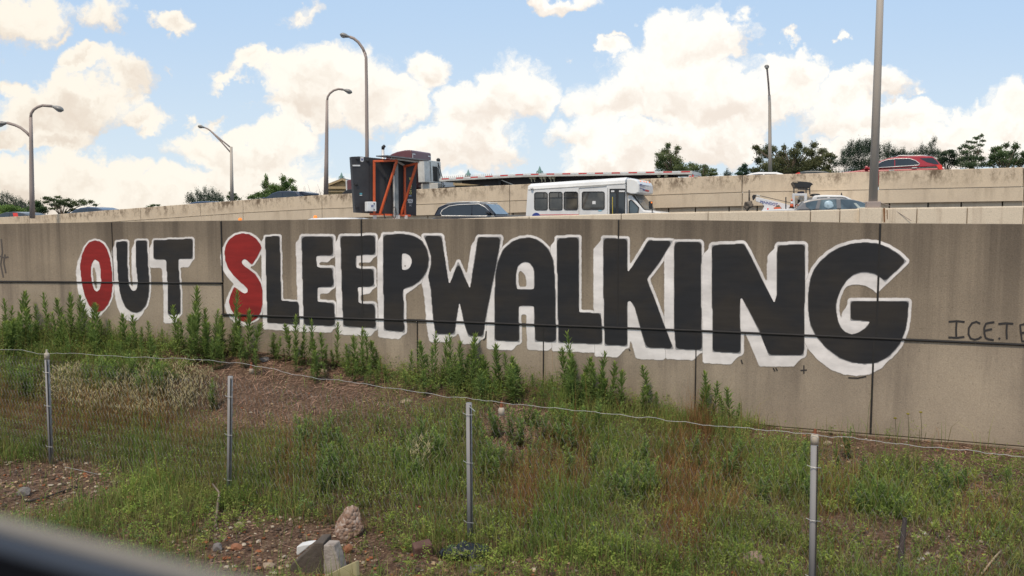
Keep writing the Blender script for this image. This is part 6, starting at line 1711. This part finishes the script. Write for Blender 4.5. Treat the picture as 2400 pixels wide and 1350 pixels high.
def weed_mesh(seed, nleaf=120, spread=1.0, stems=1):
    r = np.random.default_rng(seed); V = []; Cc = []; I = []
    for si in range(stems):
        sc = 1.0 if si == 0 else r.uniform(.45, .9)
        off = np.zeros(3) if si == 0 else np.array([r.normal() * .10, r.normal() * .10, 0])
        lean = r.normal(size=2) * (.05 if stems == 1 else .09)
        def stem(h): return off * min(1, h * 2.5) + np.array([lean[0] * h * h, lean[1] * h * h, h]) * sc
        o0 = len(V)
        for k in range(6):
            for (a, b) in ((1, 0), (-.5, .87), (-.5, -.87)):
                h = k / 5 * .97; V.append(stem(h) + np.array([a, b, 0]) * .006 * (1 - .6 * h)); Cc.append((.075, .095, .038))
        for k in range(5):
            for j in range(3): I.append((o0 + k * 3 + j, o0 + k * 3 + (j + 1) % 3, o0 + k * 3 + 3 + (j + 1) % 3, o0 + k * 3 + 3 + j))
        for i in range(nleaf):
            h = .05 + .95 * (i / nleaf) ** .88
            a = i * 2.39996 + r.normal() * .35
            prof = min(1, .62 + h) * (1 - h) ** .40
            ln = (.045 + .185 * prof) * spread * r.uniform(.7, 1.2) * (.6 + .4 * sc)
            el = .42 + .75 * h ** 1.6 + r.normal() * .2
            d = np.array([math.cos(a) * math.cos(el), math.sin(a) * math.cos(el), math.sin(el)])
            sd = np.array([-math.sin(a), math.cos(a), 0])
            p = stem(min(h, .985)); w_ = ln * .070 + .0045
            o = len(V); z_ = np.array([0, 0, 1.0])
            V += [p, p + d * ln * .45 + sd * w_ + z_ * .10 * ln, p + d * ln - z_ * .22 * ln * (1 - h), p + d * ln * .45 - sd * w_ + z_ * .10 * ln]
            q = r.uniform(.7, 1.3)
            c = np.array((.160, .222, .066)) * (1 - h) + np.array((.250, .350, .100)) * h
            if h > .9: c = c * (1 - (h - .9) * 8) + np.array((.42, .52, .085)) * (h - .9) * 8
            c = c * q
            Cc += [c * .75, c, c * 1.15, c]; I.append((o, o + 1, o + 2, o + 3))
    me_o = np_mesh("weed", np.array(V), 4, np.array(I).ravel(), np.array(Cc), M_weed)
    me = me_o.data; bpy.data.objects.remove(me_o); return me
WM = [weed_mesh(100 + k, 84 + 12 * (k % 3), 1.05 + .18 * (k % 3)) for k in range(7)]
WB = [weed_mesh(200 + k, 64, .80, 3 + k % 3) for k in range(6)]
nweed = 0
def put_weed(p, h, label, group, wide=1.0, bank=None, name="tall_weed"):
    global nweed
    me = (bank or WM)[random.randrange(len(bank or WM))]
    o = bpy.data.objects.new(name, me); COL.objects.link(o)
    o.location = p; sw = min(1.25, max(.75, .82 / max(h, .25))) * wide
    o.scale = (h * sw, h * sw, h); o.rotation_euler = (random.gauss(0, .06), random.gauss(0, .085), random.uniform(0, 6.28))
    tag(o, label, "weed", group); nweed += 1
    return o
random.seed(21)
CLUMPS = [
 ("tall green weeds massed at the far left foot of the wall before the red O", "weeds massed at the far left foot of the wall",
  [(12,698),(38,686),(57,685),(88,713),(112,686),(140,702),(168,690),(180,692),(195,711),(24,716),(70,722),(100,735),(128,730),(152,738),(5,738),(48,745),(80,752)], 2.0),
 ("green weeds at the foot of the red O and the letter U", "weeds at the foot of the letters O and U",
  [(208,710),(222,716),(240,749),(260,746),(296,737),(315,738),(345,753),(378,770),(280,752),(330,765),(230,760)], 1.6),
 ("green weeds in the dense stand between the letter T and the red S", "weeds between the letter T and the red S",
  [(414,716),(450,674),(472,722),(498,726),(519,743),(541,683),(556,734),(577,729),(590,758),(430,748),(485,750),(532,756),(508,762),(460,742)], 1.8),
 ("small weeds spaced out at the foot of the first letter L", "weeds at the foot of the first letter L", [(640,778),(650,786),(645,800)], .6),
 ("weeds in the sparse clump below the letters L and E", "weeds below the letters L and E",
  [(690,737),(679,761),(712,764),(733,749),(752,779),(720,790),(742,795),(787,755),(705,800),(760,805),(792,812)], 1.0),
 ("weeds in the dark clump standing alone below the letters E and P", "weeds alone below the letters E and P",
  [(847,768),(862,773),(835,790),(818,806),(872,800),(886,816),(850,815)], 1.4),
 ("weeds in the broad clump below the letters W and A", "weeds below the letters W and A",
  [(960,820),(992,801),(1019,780),(1037,789),(1057,783),(1072,797),(1105,786),(1117,803),(1144,833),(1159,807),(1192,827),(1207,833),(1220,851),(980,835),(1005,830),(1048,825),(1085,830),(1130,835),(1175,850)], 1.7),
 ("short weeds at the wall joint below the second letter L", "short weeds at the wall joint below the second letter L", [(1249,876),(1294,876),(1285,888)], .5),
 ("tall weeds in the clump below the letters L and K", "weeds below the letters L and K",
  [(1327,816),(1351,779),(1368,839),(1380,845),(1405,827),(1435,848),(1456,872),(1340,850),(1395,865),(1420,872)], 1.5),
]
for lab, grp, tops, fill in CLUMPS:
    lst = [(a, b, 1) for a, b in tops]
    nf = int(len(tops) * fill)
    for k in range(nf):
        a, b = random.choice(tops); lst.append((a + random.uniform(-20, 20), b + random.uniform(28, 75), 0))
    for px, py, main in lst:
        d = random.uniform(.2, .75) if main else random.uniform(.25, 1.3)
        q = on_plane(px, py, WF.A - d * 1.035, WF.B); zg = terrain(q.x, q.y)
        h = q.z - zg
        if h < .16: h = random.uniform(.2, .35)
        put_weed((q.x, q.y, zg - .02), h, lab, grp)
for px, py, lab in ((1525, 858, "single tall weed leaning right by the wall below the letter K"), (1503, 905, "short weed left of the single leaning weed below the letter K"), (1540, 918, "small weed right of the single leaning weed below the letter K"),
                    (1659, 873, "tallest weed of the isolated pair of bunches below the letter N"), (1674, 892, "weed just right of the tallest one below the letter N"), (1641, 902, "weed just left of the tallest one below the letter N"),
                    (1715, 900, "tallest weed of the right bunch below the letter N"), (1700, 926, "weed left in the right bunch below the letter N"), (1730, 944, "shortest weed right in the right bunch below the letter N")):
    q = on_plane(px, py, WF.A - random.uniform(.25, .5), WF.B); zg = terrain(q.x, q.y)
    put_weed((q.x, q.y, zg - .02), q.z - zg, lab, None, 1.15)
q0 = [(1965, 1008, 1075), ]
for px, yt, yb, lab in ((1988, 1000, 1075, "dark weed at the footing right of the rusty topped post"), (2360, 1090, 1150, "bushy weed on bare soil at the right edge"), (1960, 1040, 1100, "low bushy weed beside the rusty topped post"), (500, 885, 960, "slim weed on the mound beside the second post")):
    g_ = ground_px(px, yb); t_ = at(px, yt, g_.y); put_weed((g_.x, g_.y, g_.z - .02), t_.z - g_.z, lab, None, 1.2, WB)
# yellow flower heads on thin stalks at the right
for px, yt, yb, lab in ((2098, 980, 1050, "leftmost thin dry stalk with a yellow flower head by the wall"), (2128, 970, 1050, "middle thin dry stalk with a yellow flower head by the wall"), (2158, 966, 1050, "rightmost thin dry stalk with a yellow flower head by the wall")):
    g_ = ground_px(px, yb); t_ = at(px, yt, g_.y); mb = MB()
    mb.tube([g_, g_.lerp(t_, .5) + Vector((.015, 0, 0)), t_], .0035, 5, col=(.10, .11, .04)); mb.sphere(t_, (.026, .026, .014), seg=8, rings=5, col=(.34, .28, .05))
    o = mb.build("flower_stalk", M_weed, None); tag(o, lab, "flower")
SL = [("leafy weeds on the crest of the bank between the first and second posts", "weeds on the crest between the first two posts", 205, 390, 808, 858, 16),
      ("leafy weeds on the crest of the bank left of the first post", "weeds on the crest left of the first post", -10, 85, 815, 870, 9),
      ("leafy weeds with yellow green tips on the slope left of the third post", "weeds on the slope left of the third post", 640, 1080, 960, 1075, 40),
      ("leafy weeds with yellow green tips on the slope right of the third post", "weeds on the slope right of the third post", 1125, 1420, 930, 1060, 26),
      ("leafy weeds with yellow green tips on the slope before the letter N", "weeds on the slope before the letter N", 1430, 1890, 1000, 1110, 30),
      ("leafy weeds with yellow green tips in the thicket right of the rusty topped post", "weeds right of the rusty topped post", 2010, 2260, 1060, 1150, 22)]
for lab, grp, xa, xb, ya, yb, n in SL:
    for k in range(n):
        px = random.uniform(xa, xb); yt = random.uniform(ya, yb); base = yt + random.uniform(50, 95)
        g_ = ground_px(px, base); t_ = at(px, yt, g_.y)
        put_weed((g_.x, g_.y, g_.z - .02), t_.z - g_.z, lab, grp, 1.25, WB, name="leafy_weed")
print("weeds", nweed)

BARE = [(620, 925, 250, 78), (720, 880, 190, 45), (500, 850, 140, 30), (90, 1140, 190, 46), (20, 1170, 160, 40), (700, 1300, 220, 62), (560, 1235, 90, 34), (900, 1330, 130, 30), (1210, 1000, 75, 45), (1190, 1060, 55, 30),
        (2310, 1115, 140, 52), (2200, 1052, 270, 34), (2060, 1030, 130, 24), (1990, 1085, 60, 30), (2150, 1290, 150, 48, .8), (1850, 1025, 90, 22), (1000, 925, 60, 20), (2010, 1240, 120, 30, .6), (1250, 1345, 90, 25, .8)]
ORANGE = [(220, 990, 200, 50, .7), (60, 960, 90, 40, .6), (560, 955, 55, 70, .7), (1320, 1090, 55, 70, .8), (1220, 1165, 40, 70, .9), (1600, 1180, 55, 120, .9), (1640, 1020, 25, 50, .9), (1700, 1160, 40, 80, .5), (700, 1090, 60, 60, .5), (2290, 1230, 60, 60, .4), (400, 1010, 120, 40, .5), (1960, 1210, 40, 80, .4)]
PALE = [(330, 945, 150, 48), (190, 935, 70, 36), (430, 925, 60, 28), (985, 1100, 22, 26)]
def scatter(n, seed, ymin=6.6):
    r = np.random.default_rng(seed)
    X = r.uniform(-13.5, 9.5, n); T_ = r.uniform(0, 1, n)
    yw = WF.A + WF.B * X - .06
    Yv = ymin + (yw - ymin) * T_
    keep = r.uniform(0, 1, n) < (yw - ymin) / 12.5
    X, Yv = X[keep], Yv[keep]
    Z = tz(X, Yv); px, py = proj_np(np.stack([X, Yv, Z], 1))
    k = (px > -80) & (px < 2480) & (py < 1440) & (Yv > 6)
    return X[k], Yv[k], Z[k], px[k], py[k], r
def blades(name, X, Y, Z, H, Wd, Cb, Ct, r, lean=.35, m=None):
    n = len(X); a = r.uniform(0, 2 * math.pi, n); d = np.stack([np.cos(a), np.sin(a), np.zeros(n)], 1)
    b_ = r.uniform(0, 2 * math.pi, n); s = np.stack([np.cos(b_), np.sin(b_), np.zeros(n)], 1)
    P0 = np.stack([X, Y, Z - .01], 1); ln = np.abs(r.normal(size=n)) * lean
    Pm = P0 + np.array([0, 0, 1]) * (H * .55)[:, None] + d * (ln * H * .25)[:, None]
    Pt = P0 + np.array([0, 0, 1]) * (H * np.clip(1 - ln * .35, .3, 1))[:, None] + d * (ln * H)[:, None]
    w_ = (Wd / 2)[:, None]
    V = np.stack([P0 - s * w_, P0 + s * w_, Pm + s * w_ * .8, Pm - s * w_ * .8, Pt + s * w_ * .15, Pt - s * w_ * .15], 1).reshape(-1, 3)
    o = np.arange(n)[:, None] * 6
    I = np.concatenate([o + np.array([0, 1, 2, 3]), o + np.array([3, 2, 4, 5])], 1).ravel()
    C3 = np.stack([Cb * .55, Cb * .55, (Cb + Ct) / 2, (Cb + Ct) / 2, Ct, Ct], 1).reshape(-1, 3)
    return np_mesh(name, V, 4, I, C3, m or M_weed)
# green and olive grass
X, Y, Z, px, py, r = scatter(330000, 31)
bare = blob(px, py, BARE); nzv = fbm(X, Y, .8, 3.0); nz2 = fbm(X, Y, 2.2, 8.0)
dens = np.clip(.85 + .5 * nzv, .2, 1) * (1 - .965 * bare)
# on the upper bank the cover is thin
thin = np.where(px < 420, 1, np.clip((py - 900) / 120, .3, 1)); dens *= thin
k = r.uniform(size=len(X)) < dens
X, Y, Z, px, py, nzv, nz2 = (a[k] for a in (X, Y, Z, px, py, nzv, nz2)); n = len(X)
og = np.clip(blob(px, py, ORANGE) * .8 + .12 * (nz2 > .3) + .03, 0, .9); isd = r.uniform(size=n) < og
H = (.11 + .27 * r.uniform(size=n) ** 1.6) * (1 + .5 * np.clip(nzv, -.6, 1)); H[isd] *= 1.5
tall = r.uniform(size=n) < .13; H[tall] *= 1.9
near = np.clip((py - 1180) / 150, 0, 1); H *= 1 - .35 * near
q = r.uniform(.7, 1.3, n)[:, None]
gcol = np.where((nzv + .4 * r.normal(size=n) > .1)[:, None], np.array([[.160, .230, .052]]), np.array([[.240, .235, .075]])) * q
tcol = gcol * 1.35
dcol = np.array([[.36, .19, .075]]) * q
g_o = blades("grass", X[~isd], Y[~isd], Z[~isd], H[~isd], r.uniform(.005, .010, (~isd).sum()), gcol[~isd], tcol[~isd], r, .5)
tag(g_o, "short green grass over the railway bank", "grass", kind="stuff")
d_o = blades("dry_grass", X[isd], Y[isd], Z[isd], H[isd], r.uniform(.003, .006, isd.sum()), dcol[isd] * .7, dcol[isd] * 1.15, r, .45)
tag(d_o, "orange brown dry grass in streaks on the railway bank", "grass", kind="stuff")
# pale feathery seed heads
X, Y, Z, px, py, r = scatter(150000, 41)
k = r.uniform(size=len(X)) < blob(px, py, PALE) * .85
X, Y, Z = X[k], Y[k], Z[k]; n = len(X); H = r.uniform(.16, .34, n)
V = []; I = []; Cc = []
for i in range(n):
    tp_ = np.array([X[i] + r.normal() * .03, Y[i] + r.normal() * .03, Z[i] + H[i]])
    o = len(V); b0 = np.array([X[i], Y[i], Z[i]]); s = np.array([.002, 0, 0])
    V += [b0 - s, b0 + s, tp_ + s, tp_ - s]; I += [o, o + 1, o + 2, o + 3]; Cc += [(.12, .11, .05)] * 4
    dr = np.array([r.normal() * .6, r.normal() * .3, .8]); dr /= np.linalg.norm(dr); sd = np.array([.75, .3, -.2]) * .009
    for j in range(2):
        o = len(V); L_n = r.uniform(.06, .11); q = dr * L_n; sd2 = sd if j == 0 else np.array([-.2, .8, .2]) * .009
        V += [tp_, tp_ + q * .5 + sd2, tp_ + q, tp_ + q * .5 - sd2]; I += [o, o + 1, o + 2, o + 3]; c = np.array((.66, .57, .34)) * r.uniform(.7, 1.2); Cc += [tuple(c)] * 4
tag(np_mesh("seed_grass", np.array(V), 4, np.array(I), np.array(Cc), M_weed), "pale feathery seed heads of grass left of the second post", "grass", kind="stuff")
# leafy undergrowth: little branching plants
X, Y, Z, px, py, r = scatter(26000, 51)
bare = blob(px, py, BARE); nzv = fbm(X, Y, .7, 12.0)
dens = np.clip(.42 + .8 * nzv, .05, .9) * (1 - .98 * bare); dens *= np.where(py > 1210, .8, 1) * np.where(blob(px, py, ORANGE) > .5, .35, 1) * np.where(blob(px, py, PALE) > .4, .2, 1)
# dense mat at the foot of the weeds along the wall at left
dens = np.maximum(dens, blob(px, py, [(150, 800, 260, 42), (480, 800, 120, 36), (1080, 890, 150, 40), (860, 860, 60, 25), (1400, 930, 120, 40), (280, 860, 130, 60, .8), (90, 880, 120, 70, .8)]) * .9)
FRESH = [(1500, 1300, 480, 75), (450, 1190, 170, 75), (1350, 1200, 250, 60, .6), (2280, 1220, 130, 110, .8), (2050, 1180, 160, 50, .6), (1000, 1180, 200, 60, .5)]
dens = np.maximum(dens, blob(px, py, FRESH) * .62)
fr = blob(px, py, FRESH)
k = r.uniform(size=len(X)) < dens
X, Y, Z, px, py, nzv, fr = (a[k] for a in (X, Y, Z, px, py, nzv, fr)); n = len(X)
PV = []; PC = []
for i in range(n):
    hh = (.13 + .20 * r.uniform() ** 1.4) * (1.25 if py[i] < 1150 else .8); m_ = int(26 + 30 * r.uniform()); ns = 3 + int(3 * r.uniform())
    stems = np.stack([r.normal(size=ns) * .35, r.normal(size=ns) * .35, np.ones(ns)], 1) * hh * r.uniform(.7, 1.1, ns)[:, None]
    f = r.uniform(.15, 1, m_) ** .8; si = r.integers(0, ns, m_)
    p = stems[si] * f[:, None] + r.normal(size=(m_, 3)) * .014
    ax = r.normal(size=(m_, 3)); ax[:, 2] = np.abs(ax[:, 2]) * .6 + .1; ax /= np.linalg.norm(ax, axis=1)[:, None]
    bx = np.cross(ax, r.normal(size=(m_, 3))); bx /= np.linalg.norm(bx, axis=1)[:, None]
    L_n = r.uniform(.018, .044, m_)[:, None]
    base = p + np.array([X[i], Y[i], Z[i]])
    PV.append(np.stack([base, base + ax * L_n * .5 + bx * L_n * .2, base + ax * L_n, base + ax * L_n * .5 - bx * L_n * .2], 1).reshape(-1, 3))
    hue = r.uniform(); c0 = np.array([.185, .255, .060]) if hue < .5 else (np.array([.250, .270, .075]) if hue < .85 else np.array([.150, .215, .080]))
    if fr[i] > .4 and r.uniform() < .7: c0 = np.array([.265, .320, .070]); hh *= .7
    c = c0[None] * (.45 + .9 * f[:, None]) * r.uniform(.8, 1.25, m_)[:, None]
    tipm = (f > .92) & (r.uniform(size=m_) < .5); c[tipm] = np.array([.28, .36, .06])
    PC.append(np.repeat(c, 4, axis=0))
V = np.concatenate(PV)
tag(np_mesh("undergrowth", V, 4, np.arange(len(V)), np.concatenate(PC), M_weed), "low leafy green undergrowth over the railway bank", "undergrowth", kind="stuff")
# fallen straw on the bare mound
X, Y, Z, px, py, r = scatter(60000, 61)
k = r.uniform(size=len(X)) < np.maximum(blob(px, py, BARE[:3] + [(1210, 1000, 80, 50), (2310, 1115, 150, 60)]) * .75, .06)
X, Y, Z = X[k], Y[k], Z[k]; n = len(X); a = r.uniform(0, math.pi, n); L_n = r.uniform(.05, .22, n)
e = np.stack([np.cos(a) * L_n, np.sin(a) * L_n, np.zeros(n)], 1)
A0 = np.stack([X, Y, Z + r.uniform(.008, .03, n)], 1); B0 = A0 + e; B0[:, 2] = tz(B0[:, 0], B0[:, 1]) + r.uniform(.006, .04, n)
s = np.stack([-np.sin(a), np.cos(a), r.uniform(-.5, .5, n)], 1) * .0032
V = np.stack([A0 - s, A0 + s, B0 + s, B0 - s], 1).reshape(-1, 3)
col = np.array([[.34, .205, .145]]) * r.uniform(.45, 1.5, n)[:, None]
tag(np_mesh("straw_litter", V, 4, np.arange(4 * n), np.repeat(col, 4, axis=0), leaf_mat("straw", .05, .9)), "dead straw strewn over the bare mound", "litter", kind="stuff")
# gravel
X, Y, Z, px, py, r = scatter(120000, 71, 7.2)
gb_ = np.maximum(blob(px, py, [(90, 1140, 200, 52), (20, 1180, 180, 50), (680, 1300, 250, 75), (560, 1235, 100, 40), (900, 1330, 140, 36), (2150, 1290, 170, 60, .6), (1250, 1345, 110, 30), (620, 1270, 200, 50), (1700, 1345, 900, 20, .3), (1990, 1080, 60, 30, .5)]), blob(px, py, BARE) * .10)
k = r.uniform(size=len(X)) < np.maximum(gb_ * .55, .012)
X, Y, Z = X[k], Y[k], Z[k]; n = len(X)
oct_ = np.array([(1, 0, 0), (0, 1, 0), (-1, 0, 0), (0, -1, 0), (.55, .55, .7), (-.55, .55, .75), (-.55, -.55, .65), (.55, -.55, .7), (0, 0, -.8)])
fc = [(4, 5, 6, 7), (0, 1, 5, 4), (1, 2, 6, 5), (2, 3, 7, 6), (3, 0, 4, 7)]
sz = (.009 + .030 * r.uniform(size=n) ** 2.6)
rot = r.uniform(0, 6.28, n); jit = 1 + .28 * r.normal(size=(n, 9, 3)).clip(-1, 1)
P = oct_[None] * jit * np.array([1, .75, .62]) * sz[:, None, None]
c_, s_ = np.cos(rot)[:, None], np.sin(rot)[:, None]
Q = np.stack([P[..., 0] * c_ - P[..., 1] * s_, P[..., 0] * s_ + P[..., 1] * c_, P[..., 2]], -1) + np.stack([X, Y, Z + sz * .25], 1)[:, None]
I = (np.arange(n)[:, None] * 9 + np.array(fc).ravel()[None]).ravel()
pal = np.array([(.24, .15, .09), (.15, .10, .07), (.36, .25, .15), (.07, .048, .037), (.27, .10, .045), (.40, .33, .25), (.20, .13, .095), (.10, .066, .047)])
col = pal[r.integers(0, len(pal), n)] * r.uniform(.7, 1.2, n)[:, None]
tag(np_mesh("gravel", Q.reshape(-1, 3), 4, I, np.repeat(col, 9, axis=0), leaf_mat("gravel_stone", .0, .9)), "mixed tan and orange gravel at the foot of the bank", "gravel", kind="stuff")
